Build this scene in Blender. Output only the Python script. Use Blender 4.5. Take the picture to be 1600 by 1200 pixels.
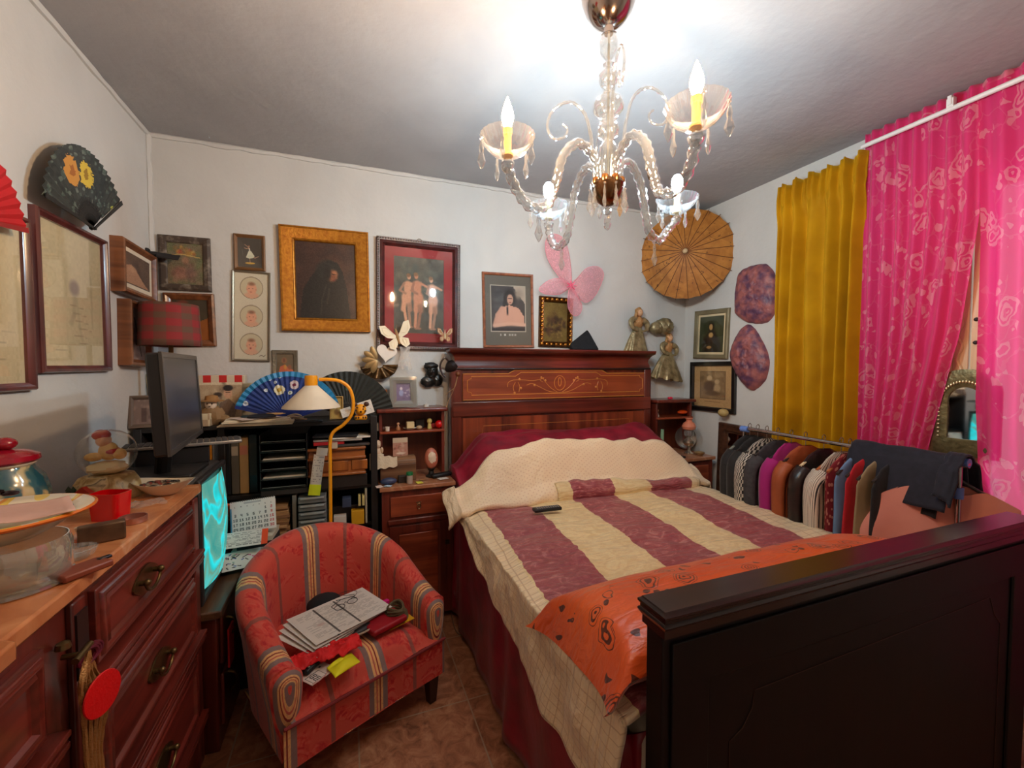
import bpy, math, random
import numpy as np
from mathutils import Vector, Matrix, noise
PI = math.pi
S = bpy.context.scene
COL = S.collection
for _o in list(bpy.data.objects):
    bpy.data.objects.remove(_o)
random.seed(7)

# ------------------------------------------------------------------ camera
F = 670.0
YAW = math.radians(20.985)
PIT = math.atan(25 / 670.0)
H = 1.45
cd = bpy.data.cameras.new('camera')
cam = bpy.data.objects.new('camera', cd)
COL.objects.link(cam)
cam.location = (0, 0, H)
cam.rotation_euler = (PI / 2 - PIT, 0, -YAW)
cd.sensor_fit = 'HORIZONTAL'
cd.sensor_width = 36
cd.lens = 36 * F / 1600
cd.clip_start = 0.02
S.camera = cam

# ------------------------------------------------------------------ world, exposure, lamp strengths
w = bpy.data.worlds.new('daylight')
S.world = w
w.use_nodes = True
bg = w.node_tree.nodes['Background']
bg.inputs[0].default_value = (0.82, 0.92, 1.0, 1)
bg.inputs[1].default_value = 1.0
S.view_settings.view_transform = 'Standard'
S.view_settings.look = 'None'
S.view_settings.gamma = 1
S.view_settings.use_curve_mapping = False
S.view_settings.exposure = 0.95
BULB_WARM = ((1.0, 0.62, 0.33), 600)
BULB_COOL = ((0.60, 0.85, 1.0), 470)


def ray(px, py):
    dx = (px - 800) / F
    dy = (600 - py) / F
    f = math.cos(PIT) + dy * math.sin(PIT)
    u = -math.sin(PIT) + dy * math.cos(PIT)
    return (f * math.sin(YAW) + dx * math.cos(YAW), f * math.cos(YAW) - dx * math.sin(YAW), u)


def pY(x, y, Y):
    d = ray(x, y); t = Y / d[1]
    return Vector((d[0] * t, Y, H + d[2] * t))


def pX(x, y, X):
    d = ray(x, y); t = X / d[0]
    return Vector((X, d[1] * t, H + d[2] * t))


def pZ(x, y, Z):
    d = ray(x, y); t = (Z - H) / d[2]
    return Vector((d[0] * t, d[1] * t, Z))


def mpp(p):
    """metres per pixel at a world point"""
    return (p[0] * math.sin(YAW) + p[1] * math.cos(YAW)) / F


# ------------------------------------------------------------------ mesh builder
class M:
    def __init__(s, T=None):
        s.v = []; s.f = []; s.uv = []; s.T = T or Matrix.Identity(4)

    def add(s, vs, fs, uv=None):
        n = len(s.v)
        for p in vs:
            s.v.append(s.T @ Vector(p))
        s.uv += list(uv) if uv else [(0, 0, 0)] * len(vs)
        s.f += [tuple(i + n for i in f) for f in fs]
        return s

    def box(s, x0, x1, y0, y1, z0, z1, R=None):
        vs = [(x, y, z) for z in (z0, z1) for y in (y0, y1) for x in (x0, x1)]
        if R is not None:
            c = Vector(((x0 + x1) / 2, (y0 + y1) / 2, (z0 + z1) / 2))
            vs = [c + R @ (Vector(p) - c) for p in vs]
        return s.add(vs, [(0, 2, 3, 1), (4, 5, 7, 6), (0, 1, 5, 4), (2, 6, 7, 3), (0, 4, 6, 2), (1, 3, 7, 5)])

    def cbox(s, c, sx, sy, sz, R=None):
        return s.box(c[0] - sx / 2, c[0] + sx / 2, c[1] - sy / 2, c[1] + sy / 2, c[2] - sz / 2, c[2] + sz / 2, R)

    def lathe(s, prof, c=(0, 0, 0), n=24, A=None, flute=0, fn=0, caps=True):
        """prof: list of (r, z)"""
        c = Vector(c); vs = []; fs = []
        for r, z in prof:
            for k in range(n):
                a = 2 * PI * k / n
                rr = r * (1 + (flute * math.cos(a * fn) if flute else 0))
                p = Vector((rr * math.cos(a), rr * math.sin(a), z))
                vs.append(c + (A @ p if A is not None else p))
        m = len(prof)
        for i in range(m - 1):
            for k in range(n):
                k2 = (k + 1) % n
                fs.append((i * n + k, i * n + k2, (i + 1) * n + k2, (i + 1) * n + k))
        if caps and prof[0][0] > 1e-6: fs.append(tuple(range(n))[::-1])
        if caps and prof[-1][0] > 1e-6: fs.append(tuple((m - 1) * n + k for k in range(n)))
        return s.add(vs, fs)

    def cyl(s, p0, p1, r0, r1=None, n=16):
        return s.tube([p0, p1], [r0, r0 if r1 is None else r1], n)

    def tube(s, pts, r, n=8, closed=False, twist=0.0, ell=1.0):
        P = [Vector(p) for p in pts]; m = len(P)
        R = list(r) if hasattr(r, '__len__') else [r] * m
        vs = []; fs = []
        t0 = (P[1] - P[0]).normalized()
        a = Vector((0, 0, 1)) if abs(t0.z) < .9 else Vector((1, 0, 0))
        nrm = t0.cross(a).normalized()
        L = 0
        for i in range(m):
            if closed: t = (P[(i + 1) % m] - P[i - 1])
            elif i == 0: t = P[1] - P[0]
            elif i == m - 1: t = P[-1] - P[-2]
            else: t = P[i + 1] - P[i - 1]
            t.normalize()
            nrm = (nrm - t * nrm.dot(t))
            if nrm.length < 1e-6: nrm = t.orthogonal()
            nrm.normalize(); b = t.cross(nrm)
            if i: L += (P[i] - P[i - 1]).length
            for k in range(n):
                ang = 2 * PI * k / n
                rr = R[i]
                if twist: rr = R[i] * (1 + .22 * math.cos(3 * (ang - L * twist)))
                vs.append(P[i] + nrm * rr * math.cos(ang) + b * rr * ell * math.sin(ang))
        q = m if closed else m - 1
        for i in range(q):
            j = (i + 1) % m
            for k in range(n):
                k2 = (k + 1) % n
                fs.append((i * n + k, i * n + k2, j * n + k2, j * n + k))
        if not closed:
            fs.append(tuple(range(n))[::-1]); fs.append(tuple((m - 1) * n + k for k in range(n)))
        return s.add(vs, fs)

    def ball(s, c, rx, ry=None, rz=None, n=16, m=10, A=None, disp=0, fr=8, seed=0):
        ry = rx if ry is None else ry; rz = rx if rz is None else rz
        c = Vector(c); vs = []; fs = []
        for i in range(m + 1):
            t = PI * i / m
            for k in range(n):
                a = 2 * PI * k / n
                p = Vector((math.sin(t) * math.cos(a), math.sin(t) * math.sin(a), math.cos(t)))
                d = 1 + (disp * noise.noise(p * fr + Vector((seed, seed, 0))) if disp else 0)
                p = Vector((p.x * rx, p.y * ry, p.z * rz)) * d
                vs.append(c + (A @ p if A is not None else p))
        for i in range(m):
            for k in range(n):
                k2 = (k + 1) % n
                fs.append((i * n + k, (i + 1) * n + k, (i + 1) * n + k2, i * n + k2))
        return s.add(vs, fs)

    def prism(s, poly, h, z0=0.0, A=None):
        """poly in local xy, extruded along z from z0 to z0+h"""
        n = len(poly)
        vs = [Vector((p[0], p[1], z0)) for p in poly] + [Vector((p[0], p[1], z0 + h)) for p in poly]
        if A is not None: vs = [A @ p for p in vs]
        fs = [tuple(range(n))[::-1], tuple(range(n, 2 * n))]
        fs += [(i, (i + 1) % n, n + (i + 1) % n, n + i) for i in range(n)]
        return s.add(vs, fs)

    def grid(s, nu, nv, f, g=None):
        vs = []; uv = []; fs = []
        for j in range(nv + 1):
            for i in range(nu + 1):
                u = i / nu; v = j / nv
                vs.append(Vector(f(u, v))); uv.append(g(u, v) if g else (u, v, 0))
        for j in range(nv):
            for i in range(nu):
                a = j * (nu + 1) + i
                fs.append((a, a + 1, a + nu + 2, a + nu + 1))
        return s.add(vs, fs, uv)

    def ring(s, w_, h_, prof):
        """mitred picture frame profile: (inset, height) from outer back to inner"""
        vs = []; fs = []; n = len(prof)
        for ins, z in prof:
            a = w_ / 2 - ins; b = h_ / 2 - ins
            vs += [(-a, -b, z), (a, -b, z), (a, b, z), (-a, b, z)]
        for i in range(n):
            j = (i + 1) % n
            for k in range(4):
                k2 = (k + 1) % 4
                fs.append((i * 4 + k, i * 4 + k2, j * 4 + k2, j * 4 + k))
        return s.add(vs, fs)


def wm(o):
    m = o.matrix_basis.copy()
    while o.parent:
        o = o.parent
        m = o.matrix_basis @ m
    return m


def obj(name, m, mat, parent=None, smooth=35, bev=0, sub=0, solid=0, seg=2, origin=None, off=-1):
    me = bpy.data.meshes.new(name)
    if parent is not None:
        inv = wm(parent).inverted()
        vs = [inv @ p for p in m.v]
    else:
        if origin is None:
            xs = [p.x for p in m.v]; ys = [p.y for p in m.v]; zs = [p.z for p in m.v]
            origin = ((min(xs) + max(xs)) / 2, (min(ys) + max(ys)) / 2, min(zs))
        o_ = Vector(origin)
        vs = [p - o_ for p in m.v]
    me.from_pydata([tuple(p) for p in vs], [], m.f)
    me.update()
    if any(u != (0, 0, 0) for u in m.uv):
        at = me.attributes.new('puv', 'FLOAT_VECTOR', 'POINT')
        at.data.foreach_set('vector', np.array(m.uv, dtype=np.float32).ravel())
    me.materials.append(mat)
    if smooth:
        for p in me.polygons: p.use_smooth = True
        try: me.set_sharp_from_angle(angle=math.radians(smooth))
        except Exception: pass
    o = bpy.data.objects.new(name, me)
    COL.objects.link(o)
    if parent is not None: o.parent = parent
    else: o.location = origin
    if solid:
        d = o.modifiers.new('thickness', 'SOLIDIFY'); d.thickness = solid; d.offset = off
    if bev:
        b = o.modifiers.new('bevel', 'BEVEL'); b.width = bev; b.segments = seg; b.limit_method = 'ANGLE'; b.angle_limit = math.radians(40)
    if sub:
        b = o.modifiers.new('sub', 'SUBSURF'); b.levels = sub; b.render_levels = sub
    return o


def tag(o, label, cat, group=None, kind=None):
    o['label'] = label; o['category'] = cat
    if group: o['group'] = group
    if kind: o['kind'] = kind
    return o


def thing(name, label, cat, loc=(0, 0, 0), rz=0, group=None, T=None):
    o = bpy.data.objects.new(name, None); COL.objects.link(o)
    o.empty_display_size = .05
    o.matrix_basis = T if T is not None else Matrix.Translation(Vector(loc)) @ Matrix.Rotation(rz, 4, 'Z')
    return tag(o, label, cat, group)


def solo(name, m, mat, label, cat, group=None, **k):
    return tag(obj(name, m, mat, None, **k), label, cat, group)


def struct(name, m, mat, **k):
    o = obj(name, m, mat, None, **k); o['kind'] = 'structure'; return o


def dup(o, parent=None, M4=None):
    c = o.copy(); COL.objects.link(c); c.parent = parent
    if M4 is not None: c.matrix_basis = M4
    for ch in [x for x in COL.objects if x.parent == o]:
        dup(ch, c)
    return c


# ------------------------------------------------------------------ materials
def lin(c):
    return tuple((x / 255 / 12.92) if x / 255 <= .04045 else ((x / 255 + .055) / 1.055) ** 2.4 for x in c) + (1,)


_mc = {}


class NT:
    def __init__(s, name):
        s.m = bpy.data.materials.new(name); s.m.use_nodes = True
        s.t = s.m.node_tree; s.b = s.t.nodes['Principled BSDF']; s.out = s.t.nodes['Material Output']

    def n(s, ty, **k):
        nd = s.t.nodes.new(ty)
        for a, v in k.items():
            if a.startswith('_'): setattr(nd, a[1:], v)
        for a, v in k.items():
            if a.startswith('_'): continue
            key = int(a[1:]) if a[0] == 'i' and a[1:].isdigit() else a
            if hasattr(v, 'is_output'): s.t.links.new(v, nd.inputs[key])
            else: nd.inputs[key].default_value = v
        return nd

    def l(s, a, b): s.t.links.new(a, b)

    def math(s, op, a, b=None, c=None, clamp=False):
        nd = s.n('ShaderNodeMath', _operation=op, _use_clamp=clamp)
        for i, v in enumerate((a, b, c)):
            if v is None: continue
            if hasattr(v, 'is_output'): s.l(v, nd.inputs[i])
            else: nd.inputs[i].default_value = v
        return nd.outputs[0]

    def mix(s, fac, a, b):
        nd = s.n('ShaderNodeMix', _data_type='RGBA')
        for i, v in ((0, fac), (6, a), (7, b)):
            if hasattr(v, 'is_output'): s.l(v, nd.inputs[i])
            else: nd.inputs[i].default_value = v
        return nd.outputs[2]

    def ramp(s, fac, stops, const=False):
        nd = s.n('ShaderNodeValToRGB'); r = nd.color_ramp
        if const: r.interpolation = 'CONSTANT'
        r.elements[0].position = stops[0][0]; r.elements[0].color = stops[0][1]
        r.elements.remove(r.elements[1])
        for p, c in stops[1:]:
            e = r.elements.new(p); e.color = c
        s.l(fac, nd.inputs[0]); return nd.outputs[0]

    def obj_co(s, scale=(1, 1, 1), coord='Object'):
        tc = s.n('ShaderNodeTexCoord')
        mp = s.n('ShaderNodeMapping'); mp.inputs['Scale'].default_value = scale
        s.l(tc.outputs[coord], mp.inputs[0]); return mp.outputs[0]

    def puv(s):
        a = s.n('ShaderNodeAttribute', _attribute_name='puv')
        x = s.n('ShaderNodeSeparateXYZ'); s.l(a.outputs['Vector'], x.inputs[0])
        return a.outputs['Vector'], x.outputs[0], x.outputs[1]

    def noise(s, vec, scale=5, detail=3, dist=0, rough=.5):
        nd = s.n('ShaderNodeTexNoise', Scale=scale, Detail=detail, Distortion=dist, Roughness=rough)
        s.l(vec, nd.inputs['Vector']); return nd.outputs[0]

    def bump(s, h, strength=.3, dist=.01):
        b = s.n('ShaderNodeBump', Strength=strength, Distance=dist)
        s.l(h, b.inputs['Height']); s.l(b.outputs[0], s.b.inputs['Normal'])

    def base(s, c):
        if hasattr(c, 'is_output'): s.l(c, s.b.inputs['Base Color'])
        else: s.b.inputs['Base Color'].default_value = c

    def set(s, rough=.5, metal=0, coat=0, spec=None, sheen=0):
        s.b.inputs['Roughness'].default_value = rough; s.b.inputs['Metallic'].default_value = metal
        s.b.inputs['Coat Weight'].default_value = coat
        s.b.inputs['Coat Roughness'].default_value = .15
        if spec is not None: s.b.inputs['Specular IOR Level'].default_value = spec
        if sheen: s.b.inputs['Sheen Weight'].default_value = sheen; s.b.inputs['Sheen Roughness'].default_value = .4
        return s.m


def pl(c, rough=.5, metal=0, coat=0, c2=None, sc=6, bump=0, bsc=30, name=None, spec=None, lo=.35, hi=.65, sheen=0):
    key = (c, rough, metal, coat, c2, sc, bump, bsc, spec, lo, hi, sheen)
    if key in _mc: return _mc[key]
    n = NT(name or 'surface')
    sc = sc if hasattr(sc, '__len__') else (sc, sc, sc)
    if c2 is None:
        c2 = tuple(min(255, x * 1.08 + 2) for x in c); 
    co = n.obj_co(sc)
    f = n.noise(co, 1, 4)
    n.base(n.ramp(f, [(lo, lin(c)), (hi, lin(c2))]))
    if bump: n.bump(n.noise(n.obj_co(), bsc, 3), bump, .004)
    m = n.set(rough, metal, coat, spec, sheen)
    _mc[key] = m
    return m


def wood(c1, c2, axis='z', rough=.35, coat=.3, sc=1.0, name='wood', spec=.5):
    key = ('w', c1, c2, axis, rough, coat, sc, spec)
    if key in _mc: return _mc[key]
    n = NT(name)
    s = [28 * sc] * 3; s['xyz'.index(axis)] = 1.6 * sc
    co = n.obj_co(tuple(s))
    f = n.noise(co, 1, 5, .6)
    co2 = n.obj_co((3, 3, 3)); g = n.noise(co2, 1, 2)
    k = n.math('ADD', n.math('MULTIPLY', f, .7), n.math('MULTIPLY', g, .3))
    n.base(n.ramp(k, [(.36, lin(c1)), (.62, lin(c2))]))
    n.bump(f, .06, .002)
    m = n.set(rough, 0, coat, spec)
    _mc[key] = m
    return m


def glass_thin(name, tint=(1, 1, 1, 1), rough=.03, diff=0.0, dcol=(1, 1, 1, 1), boost=1.0, ior=1.5):
    """thin clear glass: lets light straight through and mirrors by its Fresnel term"""
    n = NT(name); t = n.t
    t.nodes.remove(n.b)
    tr = n.n('ShaderNodeBsdfTransparent'); tr.inputs[0].default_value = tint
    gl = n.n('ShaderNodeBsdfGlossy'); gl.inputs['Roughness'].default_value = rough
    gl.inputs[0].default_value = (1, 1, 1, 1)
    lw = n.n('ShaderNodeLayerWeight', Blend=.5)
    f0 = ((ior - 1) / (ior + 1)) ** 2
    sch = n.math('ADD', n.math('MULTIPLY', n.math('POWER', lw.outputs['Facing'], 5), 1 - f0), f0)
    fac = n.math('MULTIPLY', sch, boost, clamp=True)
    mx = n.n('ShaderNodeMixShader'); n.l(fac, mx.inputs[0]); n.l(tr.outputs[0], mx.inputs[1]); n.l(gl.outputs[0], mx.inputs[2])
    o = mx.outputs[0]
    if diff:
        df = n.n('ShaderNodeBsdfDiffuse'); df.inputs[0].default_value = dcol
        m2 = n.n('ShaderNodeMixShader'); m2.inputs[0].default_value = diff
        n.l(o, m2.inputs[1]); n.l(df.outputs[0], m2.inputs[2]); o = m2.outputs[0]
    n.l(o, n.out.inputs[0])
    return n.m


def emis(name, c, st):
    n = NT(name); n.t.nodes.remove(n.b)
    e = n.n('ShaderNodeEmission'); e.inputs[0].default_value = tuple(c) + (1,); e.inputs[1].default_value = st
    n.l(e.outputs[0], n.out.inputs[0]); return n.m


# ------------------------------------------------------------------ painted canvases (printed / painted flat things)
class C:
    def __init__(s, w_, h_, bg_=(255, 255, 255)):
        s.w = w_; s.h = h_
        s.a = np.zeros((h_, w_, 3)); s.a[:] = np.array(bg_)
        yy, xx = np.mgrid[0:h_, 0:w_]
        s.X = (xx + .5) / w_; s.Y = (yy + .5) / h_; s.asp = w_ / h_

    def _bl(s, mask, col):
        mask = np.clip(mask, 0, 1)[..., None]
        s.a = s.a * (1 - mask) + np.array(col) * mask
        return s

    def ell(s, cx, cy, rx, ry, col, soft=.15, rot=0, op=1):
        dx = s.X - cx; dy = s.Y - cy
        if rot:
            c_, s_ = math.cos(rot), math.sin(rot)
            ax = dx * s.asp; dx, dy = (ax * c_ + dy * s_) / s.asp, -ax * s_ + dy * c_
        d = np.sqrt((dx / rx) ** 2 + (dy / ry) ** 2)
        return s._bl((1 - d) / soft * op if op == 1 else np.clip((1 - d) / soft, 0, 1) * op, col)

    def rect(s, x0, y0, x1, y1, col, op=1):
        return s._bl(((s.X >= x0) & (s.X <= x1) & (s.Y >= y0) & (s.Y <= y1)) * float(op), col)

    def poly(s, pts, col, op=1):
        ins = np.zeros(s.X.shape, bool); n = len(pts)
        for i in range(n):
            x1, y1 = pts[i]; x2, y2 = pts[(i + 1) % n]
            if y1 == y2: continue
            c_ = ((y1 > s.Y) != (y2 > s.Y)) & (s.X < (x2 - x1) * (s.Y - y1) / (y2 - y1) + x1)
            ins ^= c_
        return s._bl(ins * float(op), col)

    def line(s, x0, y0, x1, y1, wd, col, op=1):
        ax = (s.X - x0) * s.asp; ay = s.Y - y0; bx = (x1 - x0) * s.asp; by = y1 - y0
        t = np.clip((ax * bx + ay * by) / (bx * bx + by * by + 1e-9), 0, 1)
        d = np.hypot(ax - t * bx, ay - t * by)
        return s._bl(np.clip((wd - d) / (wd * .5), 0, 1) * op, col)

    def path(s, pts, wd, col, op=1):
        for a, b in zip(pts[:-1], pts[1:]): s.line(a[0], a[1], b[0], b[1], wd, col, op)
        return s

    def grain(s, amt=8, cell=1, seed=1):
        r = np.random.RandomState(seed)
        g = r.rand(s.h // cell + 2, s.w // cell + 2)
        g = np.kron(g, np.ones((cell, cell)))[:s.h, :s.w]
        s.a = np.clip(s.a + ((g - .5) * 2 * amt)[..., None], 0, 255); return s

    def blotch(s, cols, n, size, seed=1, box=(0, 0, 1, 1), op=.6):
        r = random.Random(seed)
        for _ in range(n):
            s.ell(r.uniform(box[0], box[2]), r.uniform(box[1], box[3]), size * r.uniform(.4, 1.2), size * r.uniform(.4, 1.2), r.choice(cols), .8, r.uniform(0, 3), op)
        return s

    def text(s, txt, x, y, ps, col):
        """3x5 pixel lettering; x, y in cells of the canvas"""
        for ch in txt:
            g = GL.get(ch)
            if g:
                for k, c_ in enumerate(g):
                    if c_ == '1':
                        i = int(x + (k % 3) * ps); j = int(y + (k // 3) * ps)
                        s.a[j:j + ps, i:i + ps] = col
            x += 4 * ps
        return s


GL = {'0': '111101101101111', '1': '010110010010111', '2': '111001111100111', '3': '111001111001111', '4': '101101111001001',
      '5': '111100111001111', '6': '111100111101111', '7': '111001010010010', '8': '111101111101111', '9': '111101111001111',
      'L': '100100100100111', 'M': '101111111101101', 'X': '101101010101101', 'J': '001001001101111', 'V': '101101101101010',
      'S': '111100111001111', 'D': '110101101101110', 'O': '111101101101111', 'N': '111101101101101', 'A': '010101111101101',
      'E': '111100111100111', 'R': '110101110101101', 'I': '111010010010111', 'T': '111010010010010', 'U': '101101101101111'}


def canvas_mat(rough):
    key = ('cv', rough)
    if key in _mc: return _mc[key]
    n = NT('printed_surface')
    a = n.n('ShaderNodeVertexColor', _layer_name='Col')
    n.base(a.outputs[0]); m = n.set(rough)
    _mc[key] = m; return m


def canvas_obj(name, cv, T, w_, h_, parent=None, rough=.6, z=0.0, mask=None, thick=0.0, curve=None):
    """a printed sheet: grid in local xy (x right, y up) with the canvas as its colours"""
    m = M(T)
    nx, ny = cv.w, cv.h
    vs = []
    for j in range(ny + 1):
        for i in range(nx + 1):
            x = (i / nx - .5) * w_; y = (.5 - j / ny) * h_
            vs.append((x, y, z + (curve(x, y) if curve else 0)))
    fs = []; cols = []
    A = cv.a / 255.0
    A = np.where(A <= .04045, A / 12.92, ((A + .055) / 1.055) ** 2.4)
    for j in range(ny):
        for i in range(nx):
            if mask is not None and not mask((i + .5) / nx, (j + .5) / ny): continue
            a = j * (nx + 1) + i
            fs.append((a, a + nx + 1, a + nx + 2, a + 1)); cols.append(A[j, i])
    m.add(vs, fs)
    o = obj(name, m, canvas_mat(rough), parent, smooth=0)
    me = o.data
    ca = me.color_attributes.new('Col', 'FLOAT_COLOR', 'CORNER')
    cc = np.ones((len(cols), 4, 4), dtype=np.float32)
    cc[:, :, :3] = np.array(cols)[:, None, :]
    ca.data.foreach_set('color', cc.ravel())
    if thick:
        d = o.modifiers.new('thickness', 'SOLIDIFY'); d.thickness = thick; d.offset = -1
    return o


WALLX = Matrix(((0, 0, 1), (1, 0, 0), (0, 1, 0)))       # left wall: x->+Y, y->+Z, z->+X
WALLY = Matrix(((1, 0, 0), (0, 0, -1), (0, 1, 0)))      # back wall: x->+X, y->+Z, z->-Y
WALLR = Matrix(((0, 0, -1), (-1, 0, 0), (0, 1, 0)))     # right wall: x->-Y, y->+Z, z->-X


def wallT(wl, c, roll=0, tilt=0):
    B = {'L': WALLX, 'B': WALLY, 'R': WALLR}[wl].to_4x4()
    return Matrix.Translation(c) @ B @ Matrix.Rotation(roll, 4, 'Z') @ Matrix.Rotation(tilt, 4, 'X')


def wall_pts(wl, off, pts):
    fn = {'L': lambda x, y: pX(x, y, -.955 + off), 'B': lambda x, y: pY(x, y, 2.8 - off), 'R': lambda x, y: pX(x, y, 2.6 - off)}[wl]
    return [fn(*p) for p in pts]


def quadT(wl, off, TL, TR, BR, BL, tilt=0):
    p = wall_pts(wl, off, (TL, TR, BR, BL))
    c = (p[0] + p[1] + p[2] + p[3]) / 4
    ax = {'L': Vector((0, 1, 0)), 'B': Vector((1, 0, 0)), 'R': Vector((0, -1, 0))}[wl]
    e = (p[1] - p[0] + p[2] - p[3]) / 2
    wd = e.length; hd = ((p[0] - p[3]) + (p[1] - p[2])).length / 2
    roll = math.atan2(e.z, e.dot(ax))
    base = {'L': Vector((-.955, 0, 0)), 'B': Vector((0, 2.8, 0)), 'R': Vector((2.6, 0, 0))}[wl]
    i = {'L': 0, 'B': 1, 'R': 0}[wl]
    c[i] = base[i]
    return wallT(wl, c, roll, tilt), wd, hd
# ------------------------------------------------------------------ room shell
XL, XR, YB, YN, ZC = -.955, 2.60, 2.80, -1.1, 2.67


def plaster(name, c, c2, bs=.2):
    n = NT(name)
    co = n.obj_co((1, 1, 1))
    f = n.noise(co, 2.2, 5, .5)
    n.base(n.ramp(f, [(.3, lin(c)), (.7, lin(c2))]))
    g = n.math('ADD', n.math('MULTIPLY', n.noise(co, 3.5, 2), 3.0), n.noise(co, 26, 4))
    n.bump(g, bs, .012)
    return n.set(.85, spec=.25)


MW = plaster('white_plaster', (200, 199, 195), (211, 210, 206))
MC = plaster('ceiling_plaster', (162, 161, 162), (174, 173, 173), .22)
t = .15
struct('wall_left', M().box(XL - t, XL, YN, YB + t, 0, ZC), MW)
struct('wall_back', M().box(XL, XR + t, YB, YB + t, 0, ZC), MW)
struct('wall_front', M().box(XL - t, XR + t, YN - t, YN, 0, ZC), MW)
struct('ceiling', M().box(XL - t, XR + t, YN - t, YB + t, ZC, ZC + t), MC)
WY0, WY1, WZ0, WZ1 = .45, 1.42, .12, 2.30
m = M()
m.box(XR, XR + t, YN, WY0, 0, ZC); m.box(XR, XR + t, WY1, YB, 0, ZC)
m.box(XR, XR + t, WY0, WY1, WZ1, ZC); m.box(XR, XR + t, WY0, WY1, 0, WZ0)
struct('wall_right', m, MW)
# uneven plaster bead where walls meet the ceiling
m = M()
rr = random.Random(3)
m.tube([(XL + (XR - XL) * i / 60, YB - .004, ZC - .006 + rr.uniform(-.004, .002)) for i in range(61)], [.012 + rr.uniform(0, .006) for _ in range(61)], 6)
struct('trim_1', m, MW)
m = M()
m.tube([(XL + .004, YN + (YB - YN) * i / 60, ZC - .006 + rr.uniform(-.004, .002)) for i in range(61)], [.011 + rr.uniform(0, .005) for _ in range(61)], 6)
struct('trim_2', m, MW)
m = M()
m.tube([(XL + .004 + rr.uniform(-.002, .004), YB - .004, ZC * i / 40) for i in range(41)], [.012 + rr.uniform(0, .007) for _ in range(41)], 6)
struct('trim_3', m, MW)

n = NT('terracotta_floor_tile')
tc = n.n('ShaderNodeTexCoord'); sx = n.n('ShaderNodeSeparateXYZ'); n.l(tc.outputs['Object'], sx.inputs[0])


def cell(a, o):
    q = n.math('FRACT', n.math('MULTIPLY', n.math('ADD', a, o), 1 / .45))
    q = n.math('ABSOLUTE', n.math('SUBTRACT', q, .5))
    return n.math('GREATER_THAN', q, .4935)


# floor object origin sits at (0.8225, 0.85); joints pass through x=.472, y=1.772
g = n.math('MAXIMUM', cell(sx.outputs[0], .8225 - .472 + 4.5), cell(sx.outputs[1], .85 - 1.772 + 4.5))
co = n.obj_co((1, 1, 1))
a = n.ramp(n.noise(co, 14, 6, 1.2, .65), [(.3, lin((122, 76, 52))), (.5, lin((176, 118, 86))), (.7, lin((204, 152, 116)))])
n.base(n.mix(g, a, lin((176, 150, 124))))
n.bump(n.noise(co, 40, 3), .05, .003)
MF = n.set(.38)
struct('floor', M().box(XL - t, XR + t, YN - t, YB + t, -.1, 0), MF, origin=(.8225, .85, 0))

# window: glazed balcony window with cream wooden shutters
CREAM = wood((196, 168, 128), (218, 192, 152), 'z', .5, .1, name='cream_painted_wood')
m = M(wallT('R', (XR + .06, (WY0 + WY1) / 2, (WZ0 + WZ1) / 2)))
m.ring(WY1 - WY0, WZ1 - WZ0, [(0, -.05), (0, .05), (.05, .05), (.05, -.05)])
wf = struct('window_1', m, CREAM, bev=.004)
m = M(); m.box(XR + .06, XR + .066, WY0 + .05, WY1 - .05, WZ0 + .05, WZ1 - .05)
obj('pane', m, glass_thin('window_glass'), wf, smooth=0)
for y0, y1, hinge in ((1.055, 1.40, 0), (.975, 1.048, 1), (.47, .86, 2)):
    m = M(); m.box(XR - .028, XR - .004, y0, y1, WZ0 - .04, 2.36)
    lf = obj('shutter', m, CREAM, wf, bev=.003)
    if y1 - y0 > .1:
        m = M()
        for z0, z1 in ((.15, 1.0), (1.08, 2.28)):
            m.box(XR - .036, XR - .026, y0 + .05, y1 - .05, z0, z1)
        obj('panel', m, CREAM, lf, bev=.006)
        if hinge == 0:
            m = M()
            pts = [(XR - .031, y0 + .028 + .008 * math.sin(z * 60), z) for z in np.arange(.16, 2.3, .012)]
            m.tube(pts, .006, 6); obj('carved_moulding', m, CREAM, lf)
m = M()
for z in (1.56, 1.66):
    m.cyl((XR - .03, 1.02, z), (XR - .055, 1.02, z), .004); m.ball((XR - .058, 1.02, z), .009)
obj('knob', m, pl((30, 24, 20), .4), wf)
# ------------------------------------------------------------------ chandelier
CH = Vector((.79, 1.20, 0))
GLS = glass_thin('chandelier_glass', (.84, .87, .88, 1), .04, .03, (.9, .92, .92, 1), 4.5, 1.6)
GLB = glass_thin('bobeche_glass', (.98, .98, .98, 1), .05, .03, (.9, .92, .95, 1), 3.0, 1.6)
GLD = glass_thin('cut_crystal', (.86, .89, .91, 1), .02, .05, (.95, .95, .95, 1), 4.0, 1.6)
CHROME = pl((176, 160, 150), .12, 1)
BRASS = pl((190, 130, 78), .22, 1)
HUBM = pl((120, 88, 60), .25, 1)
ch = thing('chandelier', 'clear twisted glass chandelier with four lit candle bulbs and hanging crystal drops', 'chandelier', (CH.x, CH.y, ZC))
obj('canopy', M().lathe([(.088, 2.67), (.09, 2.655), (.086, 2.62), (.074, 2.585), (.052, 2.553), (.03, 2.536), (.016, 2.53), (.014, 2.51)], CH, 40), CHROME, ch)
stem = [(.012, 2.515), (.03, 2.50), (.033, 2.475), (.026, 2.45), (.012, 2.43), (.012, 2.42), (.018, 2.415), (.012, 2.405), (.024, 2.395), (.034, 2.375), (.024, 2.352), (.012, 2.345),
        (.016, 2.335), (.012, 2.325), (.03, 2.32), (.046, 2.30), (.05, 2.285), (.046, 2.27), (.028, 2.25), (.014, 2.243), (.03, 2.235), (.036, 2.21), (.03, 2.19), (.014, 2.18),
        (.022, 2.17), (.032, 2.15), (.032, 2.11), (.022, 2.06), (.016, 2.03)]
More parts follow.
